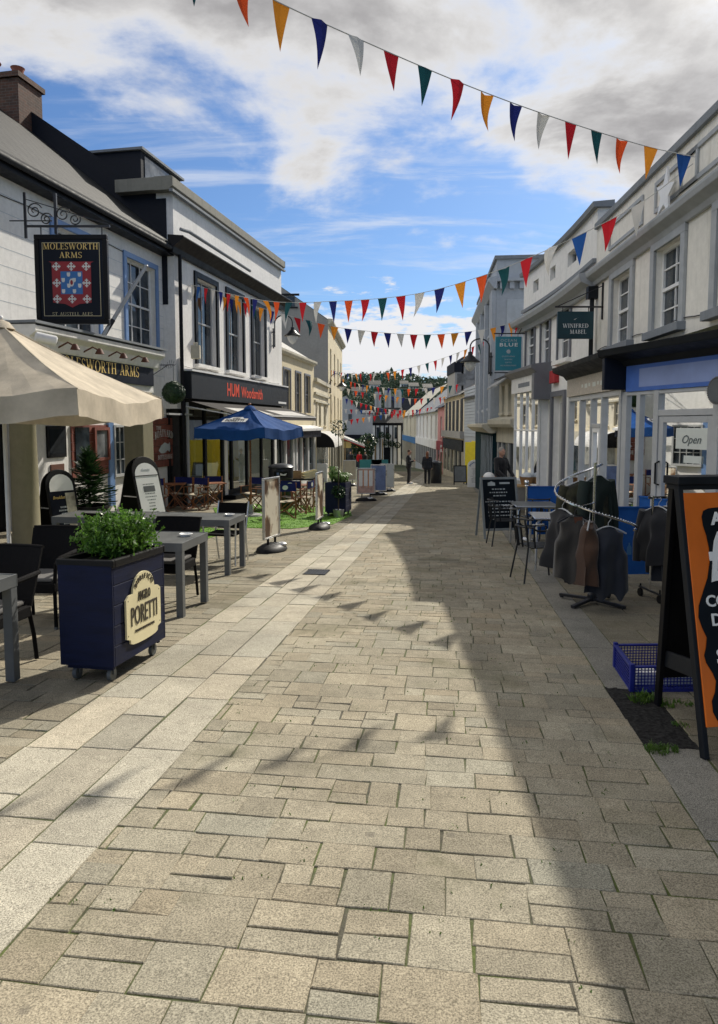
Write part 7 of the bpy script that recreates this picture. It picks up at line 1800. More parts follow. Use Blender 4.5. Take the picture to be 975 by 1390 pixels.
u2_ = (top-rl_).normalized(); b.hexa([rl_+wdir*.02+u2_*.2, r2_-wdir*.02+u2_*.2, r2_-wdir*.02+u2_*.2+Vector((0, .01, 0)), rl_+wdir*.02+u2_*.2+Vector((0, .01, 0)), top+wdir*.02-u2_*.06+Vector((0, .02, 0)), top+wdir*(BW-.02)-u2_*.06+Vector((0, .02, 0)), top+wdir*(BW-.02)-u2_*.06+Vector((0, .03, 0)), top+wdir*.02-u2_*.06+Vector((0, .03, 0))]); b.build('rear_panel', 'black paint', t)
b = MB(); m0 = fl_.lerp(top, .30); m1 = rl_.lerp(top, .23); b.bar(m0+wdir*.03, m1+wdir*.03, .02, .10); b.build('side_stretcher', 'dark paint', t, bevel=.003)
# wavy black area; left edge follows the photo
def onpanel(px, py):
    d = ray(px, py); o = OB(0, 0); C0_ = Vector((0, 0, EYE)); k = (o-C0_).dot(nrm)/d.dot(nrm); p = C0_+d*k-o; return p.dot(wdir), p.dot(up_)
edge = [(953, 691), (946, 694), (944, 702), (946, 714), (951, 728), (955, 745), (956.5, 762), (954, 785), (948, 805), (943, 822), (943, 838), (948, 852), (955, 866), (954, 880), (952, 890), (955, 900), (964, 914), (969, 925), (968, 940), (964, 952), (966, 967), (972, 978), (978, 983)]
ew = [onpanel(*p) for p in edge]; s_top, s_bot = ew[0][1], ew[-1][1]
rgt = [(PW-.05+.03*math.sin(z*9), z) for z in [s_bot+(s_top-s_bot)*k/14 for k in range(15)]]
pl = [(a, z) for a, z in ew]+rgt+[(PW*.6, s_top-.02), (PW*.35, s_top+.015)]
b = MB(); b.poly([OB(a, z, .003) for a, z in pl]); wv = b.build('wavy_area', 'chalk black', t)
def otext(s, px, py, size, width=None, al='LEFT', bold=.02): a, z = onpanel(px, py); text(wv, s, 'sign white', OB(a, z, .004), wdir, up_, size, width, align=al, bold=bold)
def sz(px, y0, y1): return onpanel(px, y0)[1]-onpanel(px, y1)[1]
otext('A', 958, 713, sz(964, 697, 713), None, bold=.04)
otext('£', 957, 788, sz(964, 722, 788), onpanel(985, 760)[0]-onpanel(957, 760)[0], bold=.02)
otext('COFFEE', 953, 824, sz(960, 809, 824)); otext('DR', 961, 850, sz(966, 834, 850)); otext('S', 970, 902, sz(972, 882, 902))
# --- crate of oddments ----------------------------------------------------------------------
fa = G(857, 939); fb = G(835, 906)
dx = Vector((1, .03, 0)).normalized(); dy = Vector((fb.x-fa.x, fb.y-fa.y, 0)); LY = dy.length; dy.normalize(); LX = .58; HC = .165
t = thing('plastic_crate', 'blue lattice plastic crate of oddments beside the orange A-board', 'crate', fa)
def CP(a, c, z): p = fa+dx*a+dy*c; return Vector((p.x, p.y, gz(fa.x, fa.y)-SLOPE*c+z+.004))
def lat(b, p, q, n, m):                        # lattice wall from p to q
    w_ = .006; L_ = (q-p).length; d = (q-p).normalized(); up = Vector((0, 0, 1))
    for k in range(n+1): c = p+d*L_*k/n; b.bar(c, c+up*HC, .005, w_)
    for j in range(m+1): b.bar(p+up*HC*j/m, q+up*HC*j/m, w_ if 0 < j < m else .012, .005 if 0 < j < m else .012)
b = MB(); c4 = [CP(0, 0, 0), CP(LX, 0, 0), CP(LX, LY, 0), CP(0, LY, 0)]
lat(b, c4[0], c4[1], 26, 8); lat(b, c4[1], c4[2], 16, 8); lat(b, c4[3], c4[2], 26, 8); lat(b, c4[0], c4[3], 16, 8)
b.build('lattice_walls', 'crate blue', t)
b = MB(); b.hexa([CP(0, 0, .006), CP(LX, 0, .006), CP(LX, LY, .006), CP(0, LY, .006), CP(0, 0, .012), CP(LX, 0, .012), CP(LX, LY, .012), CP(0, LY, .012)]); b.build('floor', 'crate blue', t)
b = MB()
for c in c4: b.bar(c, c+Vector((0, 0, HC+.025)), .03)
b.bar(c4[0]+Vector((0, 0, HC+.004)), c4[1]+Vector((0, 0, HC+.004)), .03, .012); b.bar(c4[3]+Vector((0, 0, HC+.004)), c4[2]+Vector((0, 0, HC+.004)), .03, .012); b.bar(c4[0]+Vector((0, 0, HC+.004)), c4[3]+Vector((0, 0, HC+.004)), .03, .012); b.build('rim', 'crate blue', t, bevel=.004)
for k, (a, c, w_, l, h, m, lb) in enumerate(((.05, .06, .16, .12, .09, 'sign white', 'white packet in the near corner of the blue crate'), (.24, .05, .24, .16, .085, 'paper', 'pale flat box in the middle of the blue crate'), (.30, .26, .14, .12, .13, 'red cloth', 'red packet at the back of the blue crate'))):
    b = MB(); b.hexa([CP(a, c, .013), CP(a+w_, c+.02, .013), CP(a+w_-.01, c+l+.02, .013), CP(a-.01, c+l, .013), CP(a, c, .013+h), CP(a+w_, c+.02, .013+h*.9), CP(a+w_-.01, c+l+.02, .013+h*.95), CP(a-.01, c+l, .013+h)]); tag(b.build('packet', m, bevel=.008), lb, 'packet')
# --- spiral clothes rack -------------------------------------------------------------------
q = G(803, 819); RZ = q.z; t = thing('spiral_clothes_rack', 'chrome spiral waterfall clothes rack on a black cross foot', 'clothes rack', q); b = MB()
for a in (20, 110, 200, 290):
    d = Vector((math.cos(rad(a+22)), math.sin(rad(a+22)), 0)); b.bar(q+Vector((0, 0, .05))+d*.03, q+d*.38+Vector((0, 0, .03)), .045, .03)
    b.lathe([(.022, 0), (.022, .016)], q+d*.36, 10)
b.lathe([(.045, .03), (.045, .1), (.025, .12)], q, 14); b.build('cross_foot', 'black iron', t, bevel=.003)
hp = at(800, 628, q.y).z-RZ; b = MB(); b.tube([q+Vector((0, 0, .08)), q+Vector((0, 0, hp))], .0155, 12); b.build('pole', 'chrome', t, True)
def hel(th): 
    f_ = (th-55)/305; z = hp-.03-f_*(hp-.82); r_ = .27+.16*min(1, f_*2.2); return q+Vector((r_*math.cos(rad(th)), r_*math.sin(rad(th)), z))
pth = [hel(55+305*k/60) for k in range(61)]; b = MB(); b.tube(pth, .011, 8); b.tube([q+Vector((0, 0, hp-.05)), hel(55)], .009, 8); b.tube([q+Vector((0, 0, hel(230).z-RZ)), hel(230)], .009, 8); b.build('spiral_rail', 'chrome', t, True)
b = MB()
for k in range(70):
    c = hel(58+300*k/69); b.ball(c+Vector((0, 0, .013)), .0075, 5)
b.build('rail_studs', 'chrome', t, True)
def garment(name, label, hook, rz, w_, h, m, sleeves=False, seed=1, flare=.1, hm='grey white paint', vneck=True, point=False):
    """clothing on a hanger: hook point up on the rail, front facing local -y"""
    t = thing(name, label, 'garment', hook, rz); Mw = Matrix.Translation(Vector(hook)) @ Matrix.Rotation(rz, 4, 'Z'); rg = random.Random(seed)
    b = MB(); b.tube([Mw @ Vector(p) for p in ((0, 0, .0), (.018, 0, .012), (.03, 0, -.01), (.012, 0, -.035), (0, 0, -.05), (0, 0, -.08))], .0035, 6)
    b.tube([Mw @ Vector((a*w_*.92, 0, -.085-.075*abs(a)**1.4)) for a in [-1+.2*k for k in range(11)]], .009, 6); b.build('hanger', hm, t, True)
    n, mrows = 36, 22; b = MB(); ph = [rg.uniform(0, 6.3) for _ in range(4)]
    rows = []
    for j in range(mrows+1):
        f_ = j/mrows; z = -.085-f_*h; half = w_*(.3+(.5 if not sleeves else .7)*min(1, f_/.1)**.7) if f_ < .1 else w_*(((.80-.08*math.sin((f_-.1)/.26*math.pi)) if f_ < .36 else (.80+.2*min(1, (f_-.36)/.07))) if not sleeves else 1.0)+w_*flare*max(0, f_-.5)*1.2
        dep = .045+.055*min(1, f_*4)+.02*f_; row = []
        for i in range(n):
            a = 2*math.pi*i/n; x = half*math.cos(a); y = dep*math.sin(a); fold = f_*(.038*math.sin(5*a+ph[0])+.016*math.sin(9*a+ph[1]+2*f_)+.02*math.sin(3*a+ph[2]+4*f_))+.008*math.sin(13*f_+3*a+ph[3])
            zz = z-(.05*max(0, 1-abs(x)/half)*(f_ > .95) if not point else 0)+(.075*(abs(x)/w_)**1.4*-1 if f_ < .05 else 0)
            if point and f_ > .9 and math.sin(a) < 0: zz -= .10*max(0, 1-abs(abs(x)/half-.45)*3)
            row.append(Mw @ Vector((x+fold*.6, y+fold, zz)))
        rows.append(row)
    for j in range(mrows):
        for i in range(n): k = (i+1) % n; b.quad(rows[j][i], rows[j][k], rows[j+1][k], rows[j+1][i])
    b.poly(rows[0]); body = b.build('body', m, t, True)
    body.modifiers.new('Weld', 'WELD').merge_threshold = .0005; sb = body.modifiers.new('Subdivision', 'SUBSURF'); sb.levels = sb.render_levels = 1
    if vneck:
        b = MB(); o = lambda x, z: Mw @ Vector((x, -.06-.05*min(1, (-z-.09)*3), z)); b.poly([o(-.05, -.1), o(.05, -.1), o(.02, -.26), o(0, -.34), o(-.02, -.26)]); b.build('neck_opening', 'brown board' if m == 'tweed' else 'coat black', body)
    if sleeves:
        for s in (-1, 1):
            b = MB(); pts = [Vector((s*w_*.86, .0, -.15)), Vector((s*(w_+.01), .0, -.30)), Vector((s*(w_+.035), -.03, -.50)), Vector((s*(w_+.02), -.06, -.72))]; b.tube([Mw @ p for p in pts], [.07, .066, .055, .045], 12); b.build('sleeve', m, body, True)
    return t
def hang(th, dz=-.012): p = hel(th).copy(); p.z += dz; return p
g1 = garment('waistcoat', 'grey-brown tweed waistcoat with a white tag at the left front of the spiral rack', hang(226), rad(14), .215, .62, 'tweed', seed=2, point=True, hm='black iron')
b = MB(); p = g1.matrix_basis @ Vector((.02, -.135, -.27)); b.box(-.012, .012, -.002, .002, -.05, 0, Matrix.Translation(p)); b.tube([p, p+Vector((0, .02, .14))], .0015, 4); b.build('price_tag', 'sign white', g1)
garment('waistcoat', 'rust brown waistcoat squeezed between the tweed and navy ones', hang(246), rad(66), .20, .62, 'rust cloth', seed=5, vneck=False)
garment('waistcoat', 'dark navy waistcoat on a pale hanger at the front of the spiral rack', hang(270), rad(4), .205, .66, 'coat navy', seed=7, vneck=False, point=True)
garment('waistcoat', 'black waistcoat hanging behind the tweed one, nearest the chairs', hang(205), rad(-62), .2, .58, 'coat black', seed=9, vneck=False)
garment('jacket', 'mottled green and brown jacket hanging high behind the spiral pole', hang(95), rad(-20), .20, .62, 'camo', sleeves=True, seed=11, vneck=False)
garment('jacket', 'dark green jacket hanging high at the back right of the spiral rack', hang(66), rad(25), .19, .66, 'bottle green cloth', sleeves=True, seed=13, vneck=False)
# --- wheeled clothes rail ---------------------------------------------------------------------
q = G(882, 814); rd = Vector((1, .12, 0)).normalized(); rh = at(890, 673, q.y).z-q.z
t = thing('clothes_rail', 'wheeled chrome clothes rail half hidden behind the orange A-board', 'clothes rail', q)
b = MB(); e_ = q+rd*1.15; e_ = gl(e_)
for p in (q, e_): b.tube([p+Vector((0, 0, .1)), p+Vector((0, 0, rh))], .013, 8)
b.tube([q+Vector((0, 0, rh-.02))-rd*.05, e_+Vector((0, 0, rh-.02+q.z-e_.z))], .013, 8); b.build('frame', 'chrome', t, True)
for p in (q, e_):
    pe = Vector((-rd.y, rd.x, 0)); b = MB(); b.tube([p+pe*-.22+Vector((0, 0, .1)), p+pe*.22+Vector((0, 0, .1))], .014, 8); b.build('foot_bar', 'dark metal', t)
    for s in (-1, 1): b = MB(); c = p+pe*s*.2+Vector((0, 0, .045)); c = Vector((c.x, c.y, gz(c.x, c.y)+.046)); b.tube([c-rd*.012, c+rd*.012], .045, 12); b.tube([c+Vector((0, 0, .03)), c+Vector((0, 0, .1))], .01, 6); b.build('castor', 'plastic black', t)
def rl(a): return q+rd*a+Vector((0, 0, rh-.03))
for k, (a, m, w_, h, lb) in enumerate(((.07, 'coat black', .19, .60, 'black flared jacket at the near end of the wheeled clothes rail'), (.16, 'coat navy', .2, .78, 'navy coat second on the wheeled clothes rail'), (.30, 'coat black', .2, .8, 'long black coat third on the wheeled clothes rail'), (.55, 'tweed', .2, .7, 'grey tweed jacket fourth on the wheeled clothes rail'))):
    garment('coat', lb, rl(a), rad(-58 if k == 0 else -80), w_, h, m, sleeves=k < 3, seed=20+k, vneck=False, flare=.35 if k == 0 else .1)
# --- blue cafe barriers -------------------------------------------------------------------
def barrier(label, a, c, h0, h1, posts=(True, True), pics=False):
    a, c = Vector(a), Vector(c); t = thing('cafe_barrier', label, 'barrier', gl(a), 0, 'blue canvas cafe barriers'); ga, gc = gl(a), gl(c); d = (gc-ga).normalized(); b = MB(); n = 12
    for k in range(n):
        p, q_ = ga.lerp(gc, k/n), ga.lerp(gc, (k+1)/n); w0, w1 = .008*math.sin(k*1.3), .008*math.sin((k+1)*1.3); nv = Vector((d.y, -d.x, 0))
        b.quad(p+nv*w0+Vector((0, 0, h0)), q_+nv*w1+Vector((0, 0, h0)), q_+Vector((0, 0, h1)), p+Vector((0, 0, h1)))
    cv = b.build('canvas', 'barrier blue', t, True); b = MB(); b.bar(ga+Vector((0, 0, h1+.012)), gc+Vector((0, 0, h1+.012)), .03, .022); b.build('top_rail', 'barrier blue', t)
    nv = Vector((d.y, -d.x, 0))
    if pics:
        b = MB(); rp = random.Random(3); L_ = (gc-ga).length
        for k in range(9):
            a_ = .1+(L_-.2)*k/8.5; hh = rp.uniform(.1, .3); wd2 = rp.uniform(.025, .05); o_ = ga+d*a_+nv*.012; z0 = h0+.25
            b.poly([o_+d*x+Vector((0, 0, z)) for x, z in ((-wd2, z0), (wd2, z0), (wd2, z0+hh*.6), (wd2*.35, z0+hh*.8), (wd2*.35, z0+hh), (-wd2*.35, z0+hh), (-wd2*.35, z0+hh*.8), (-wd2, z0+hh*.6))])
        b.build('bottle_print', 'barrier print', cv)
    for p, yes in ((ga, posts[0]), (gc, posts[1])):
        if yes == 'leg':
            b = MB(); b.tube([p+Vector((0, 0, 0)), p+Vector((0, 0, h1))], .014, 8); b.bar(p-nv*.2+Vector((0, 0, .012)), p+nv*.2+Vector((0, 0, .012)), .03, .02); b.build('leg', 'dark metal', t)
        elif yes:
            b = MB(); b.lathe([(.15, 0), (.16, .012), (.06, .03), (.024, .05), (.024, h1+.02), (.035, h1+.03), (.02, h1+.05)], p, 18); b.ball(p+Vector((0, 0, h1+.09)), .05, 10); b.build('post', 'chrome', t, True)
    return t
a = Gz(715, 660, 1.0); barrier('blue canvas cafe barrier between the chrome posts behind the bistro tables', (a.x, a.y, 0), (Gz(800, 660, 1.0).x+.2, a.y+.05, 0), .1, .98, (True, False))
a = Gz(800, 690, .93); c = Gz(905, 690, .93); barrier('blue canvas cafe barrier printed with bottles behind the spiral clothes rack', (a.x, a.y, 0), (c.x+.1, c.y, 0), .1, .93, ('leg', 'leg'), True)
cpz = Gz(843, 662, 1.05); t = thing('barrier_post', 'single chrome barrier post with a ball top in front of the boutique window', 'post', gl(cpz)); b = MB(); b.lathe([(.15, 0), (.16, .012), (.06, .03), (.024, .05), (.024, 1.0), (.035, 1.01), (.02, 1.03)], gl(cpz), 18); b.build('stem', 'chrome', t, True); b = MB(); b.ball(gl(cpz)+Vector((0, 0, 1.07)), .05, 10); b.build('ball_top', 'chrome', t, True)
barrier('plain blue canvas cafe barrier running back along the cafe window', (cpz.x+.02, cpz.y, 0), (c.x+.75, c.y+.35, 0), .1, .93, (False, False))
# --- bistro tables and chairs -----------------------------------------------------------------
def bistro_table(label, x, y, s, rz, slat=False):
    t = thing('bistro_table', label, 'table', gloc(x, y), rz, 'metal bistro tables'); Mw = Matrix.Translation(gloc(x, y)) @ Matrix.Rotation(rz, 4, 'Z'); b = MB()
    if slat:
        for k in range(7): b.box(-s, s, -s+2*s*k/7, -s+2*s*(k+.82)/7, .725, .74, Mw)
    else: b.box(-s, s, -s, s, .722, .74, Mw)
    b.build('tabletop', 'grey white paint' if slat else 'table grey', t, bevel=.004); b = MB(); b.tube([Mw @ Vector(p) for p in ((-s, -s, .728), (s, -s, .728), (s, s, .728), (-s, s, .728))], .014, 8, True); b.build('rim', 'aluminium', t, True)
    for sx in (-1, 1):
        for sy in (-1, 1): b = MB(); b.tube([Mw @ Vector(p) for p in ((sx*s*.75, sy*s*.75, .71), (sx*s*.93, sy*s*.93, .66), (sx*s*.96, sy*s*.96, .0))], .017, 8); b.build('leg', 'aluminium', t, True)
    return t
q = G(702, 745); bistro_table('square metal bistro table nearest the chalkboard', q.x+.36, q.y+.33, .36, rad(-3))
q = Gz(748, 700, .74); bistro_table('pale slatted bistro table behind the hanging tweed waistcoat', q.x+.1, q.y+.1, .33, rad(-6), True)
def make_bistro_chair(label):
    t = thing('bistro_chair', label, 'chair', group='black metal bistro chairs'); b = MB()
    for k in range(6): b.box(-.2+.07*k, -.145+.07*k, -.19, .2, .44, .452)
    b.build('seat', 'dark metal', t); b = MB(); b.tube([(.23*math.cos(rad(a)), -.05+.23*math.sin(rad(a))-.02, .70 if 200 < a < 340 else .66) for a in range(150, 391, 15)], .012, 8)
    b.build('arm_hoop', 'dark metal', t, True); b = MB()
    for k in range(7): a = rad(205+21.6*k); b.bar((.22*math.cos(a), -.05+.22*math.sin(a), .45), (.235*math.cos(a), -.07+.235*math.sin(a), .70), .006, .022)
    b.tube([(.24*math.cos(rad(a)), -.08+.24*math.sin(rad(a)), .80) for a in range(205, 336, 13)], .012, 8); b.build('backrest', 'dark metal', t)
    for sx in (-1, 1):
        b = MB(); b.tube([(sx*.2, .18, .66), (sx*.2, .19, .45), (sx*.23, .25, 0)], .012, 8); b.build('leg', 'dark metal', t, True)
        b = MB(); b.tube([(sx*.16, -.27, .80), (sx*.17, -.22, .45), (sx*.22, -.29, 0)], .012, 8); b.build('leg', 'dark metal', t, True)
        b = MB(); b.tube([(sx*.215, .0, .665), (sx*.215, .16, .668)], .016, 8); b.build('armrest', 'aluminium', t, True)
    return t
b0 = make_bistro_chair('black metal bistro chair overlapping the chalkboard'); q = G(686, 742); put(b0, q.x+.05, q.y+.22, rad(-88))
for px, py, rz, lb in ((746, 740, 86, 'black metal bistro chair tucked on the far side of the first bistro table'), (724, 736, 10, 'black metal bistro chair in front of the blue barrier'), (730, 790, -80, 'nearest black metal bistro chair, just left of the spiral rack')):
    q = G(px, py); put(dup(b0, (0, 0, 0), 0, lb), q.x+.05, q.y+.15, rad(rz))
# --- chalkboard --------------------------------------------------------------------------------
a, c = G(657, 732), G(707, 731); t = thing('chalkboard', 'grey framed chalkboard with a handwritten menu by the bistro tables', 'A-board', a)
x = Vector((c.x-a.x, c.y-a.y, 0)); Wc = x.length; x.normalize(); hC = at(680, 648, a.y+.25).z-a.z; y = Vector((-x.y*.25, x.x*.25, hC)).normalized(); nv = x.cross(y)
def CB(u, z, d=0): return Vector((a.x, a.y, a.z))+x*u+y*z+nv*d
Lc = hC/y.z; e = .045; b = MB()
for (u0, u1, z0, z1) in ((0, e, 0, Lc), (Wc-e, Wc, 0, Lc), (e, Wc-e, Lc-e, Lc), (e, Wc-e, .15, .15+e)): b.hexa([CB(u0, z0, -.015), CB(u1, z0, -.015), CB(u1, z0, .012), CB(u0, z0, .012), CB(u0, z1, -.015), CB(u1, z1, -.015), CB(u1, z1, .012), CB(u0, z1, .012)])
fr = b.build('frame', 'sign grey', t, bevel=.004); fr.data.materials[0] = mat('weathered grey wood', (.24, .26, .26), .7, .25)
b = MB(); b.hexa([CB(e, .19, -.008), CB(Wc-e, .19, -.008), CB(Wc-e, .19, .004), CB(e, .19, .004), CB(e, Lc-e, -.008), CB(Wc-e, Lc-e, -.008), CB(Wc-e, Lc-e, .004), CB(e, Lc-e, .004)]); bd = b.build('board', 'chalk black', t)
b = MB(); b.hexa([CB(.02, 0, -.03)+Vector((-y.x, -y.y, 0))*-2.2, CB(.06, 0, -.03)+Vector((y.x, y.y, 0))*2.2, CB(.06, 0, -.05)+Vector((y.x, y.y, 0))*2.2, CB(.02, 0, -.05)+Vector((y.x, y.y, 0))*2.2, CB(.02, Lc, -.02), CB(.06, Lc, -.02), CB(.06, Lc, -.04), CB(.02, Lc, -.04)]); b.build('rear_leg', 'weathered grey wood', t)
b = MB(); b.poly([CB(Wc*u, Lc*z, .0055) for u, z in ((.2, .86), (.4, .86), (.4, .91), (.34, .92), (.3, .935), (.26, .92), (.2, .91))]); b.build('white_emblem', 'chalk', bd)
b = MB(); b.poly([CB(Wc*u, Lc*z, .0055) for u, z in ((.52, .885), (.8, .885), (.8, .915), (.52, .915))]); b.build('white_name', 'chalk', bd)
o = CB(Wc/2, 0); lines(bd, 'chalk', o, x, y, nv, Wc*.36, Lc*.66, Lc*.82, 3, 21, .0055, .35); lines(bd, 'chalk', o, x, y, nv, Wc*.40, Lc*.28, Lc*.62, 6, 22, .0055, .3)
# --- distant boards, bins and posts ------------------------------------------------------------
q = G(645, 661); t, fc = aboard('arched_board', 'white arched menu board farther down outside the tall grey building', q, rad(-6), .36, 1.32, .22, 'sign white', 'sign white', sq=.75); fr, o, x, y, nv = fc[0]; lines(fr, 'castor grey', o, x, y, nv, .24, .2, .9, 12, 9, .007, .35)
b = MB()
for k in range(9): a0, a1 = rad(20*k), rad(20*k+13); b.poly([o+x*(r_*math.cos(a_))+y*(.98+r_*.8*math.sin(a_))+nv*.0072 for r_, a_ in ((.22, a0), (.3, a0), (.3, a1), (.22, a1))])
b.build('arch_lettering', 'poster blue', fr)
q = G(625, 658); t = thing('slate_board', 'dark framed grey chalk A-board beside the white arched one', 'A-board', q); b = MB()
for (x0, x1, z0, z1) in ((-.34, -.29, 0, 1.0), (.29, .34, 0, 1.0), (-.29, .29, .95, 1.0), (-.29, .29, .12, .17)): b.box(x0, x1, -.02, .02, z0, z1, Matrix.Translation(q) @ Matrix.Rotation(rad(-12), 4, 'X'))
b.build('frame', 'black paint', t); b = MB(); b.box(-.29, .29, -.01, .01, .17, .95, Matrix.Translation(q) @ Matrix.Rotation(rad(-12), 4, 'X')); b.build('board', 'castor grey', t); b = MB(); b.bar(q+Vector((-.25, .45, 0)), q+Vector((-.25, .2, .95)), .04); b.bar(q+Vector((.25, .45, 0)), q+Vector((.25, .2, .95)), .04); b.build('rear_frame', 'black paint', t)
lines(bpy.data.objects['slate_board'].children[0], 'sign grey', q+Vector((0, .17, 0)), Vector((1, 0, 0)), Vector((0, .2, .98)).normalized(), Vector((0, -1, 0)), .22, .3, .88, 7, 14, .03, .3)
q = G(611, 645); b = MB(); b.hexa([(q.x-.24, q.y-.2, q.z), (q.x+.24, q.y-.2, q.z), (q.x+.24, q.y+.2, q.z), (q.x-.24, q.y+.2, q.z), (q.x-.27, q.y-.23, q.z+.85), (q.x+.27, q.y-.23, q.z+.85), (q.x+.27, q.y+.23, q.z+.85), (q.x-.27, q.y+.23, q.z+.85)]); b.box(q.x-.29, q.x+.29, q.y-.25, q.y+.25, q.z+.86, q.z+.92); tag(b.build('blue_bin', 'crate blue', bevel=.02), 'small deep blue bin by the striped building', 'bin')
q = G(592, 656); t = thing('litter_bin', 'dark litter bin standing right of the two people in the road', 'litter bin', q); b = MB(); b.lathe([(.28, 0), (.3, .03), (.3, .95), (.32, .97)], q, 22); b.build('body', 'bin black', t, True); b = MB(); b.lathe([(.33, .971), (.33, 1.12), (.2, 1.2), (.002, 1.22)], q, 22); b.build('lid', 'bin black', t, True)
q = G(601, 644); t = thing('sign_post', 'slim dark post with a small red and white sign by the pink front', 'sign post', q); b = MB(); b.tube([q, q+Vector((0, 0, 2.9))], .045, 8); b.lathe([(.16, 0), (.16, .25), (.05, .3)], q, 12); b.build('post', 'dark metal', t, True); b = MB(); b.box(q.x-.22, q.x+.22, q.y-.07, q.y-.055, q.z+1.7, q.z+2.25); pl2 = b.build('plate', 'sign white', t); b = MB(); b.box(q.x-.2, q.x+.2, q.y-.075, q.y-.071, q.z+1.95, q.z+2.05); b.build('red_bar', 'red cloth', pl2)
# --- stall by the low cream building ------------------------------------------------------------
q = Vector((at(690, 650, 18.6).x, 18.6, 0)); q = gl(q); t = thing('display_table', 'low display table outside the bay window where the man stands', 'table', q); b = MB(); b.box(q.x-.7, q.x+.8, q.y-.3, q.y+.3, q.z+.72, q.z+.76); b.build('tabletop', 'crate wood', t)
for sx in (-.62, .72):
    for sy in (-.24, .24): b = MB(); b.box(q.x+sx-.025, q.x+sx+.025, q.y+sy-.025, q.y+sy+.025, q.z, q.z+.719); b.build('leg', 'crate wood', t)
for k, (dx_, lb) in enumerate(((-.52, 'round wicker basket with white lining at the left of the display table'), (.5, 'grey lined wicker basket at the right of the display table'))):
    c = q+Vector((dx_, 0, .761)); t = thing('wicker_basket', lb, 'basket', c); b = MB(); b.lathe([(.14, 0), (.19, .2), (.2, .22), (.17, .2), (.13, .03)], c, 20); b.build('basket', 'wicker', t, True); b = MB(); b.ball(c+Vector((0, 0, .2)), .16, 10, (1, 1, .9)); b.build('filling', 'sign white' if k == 0 else 'sign grey', t, True)
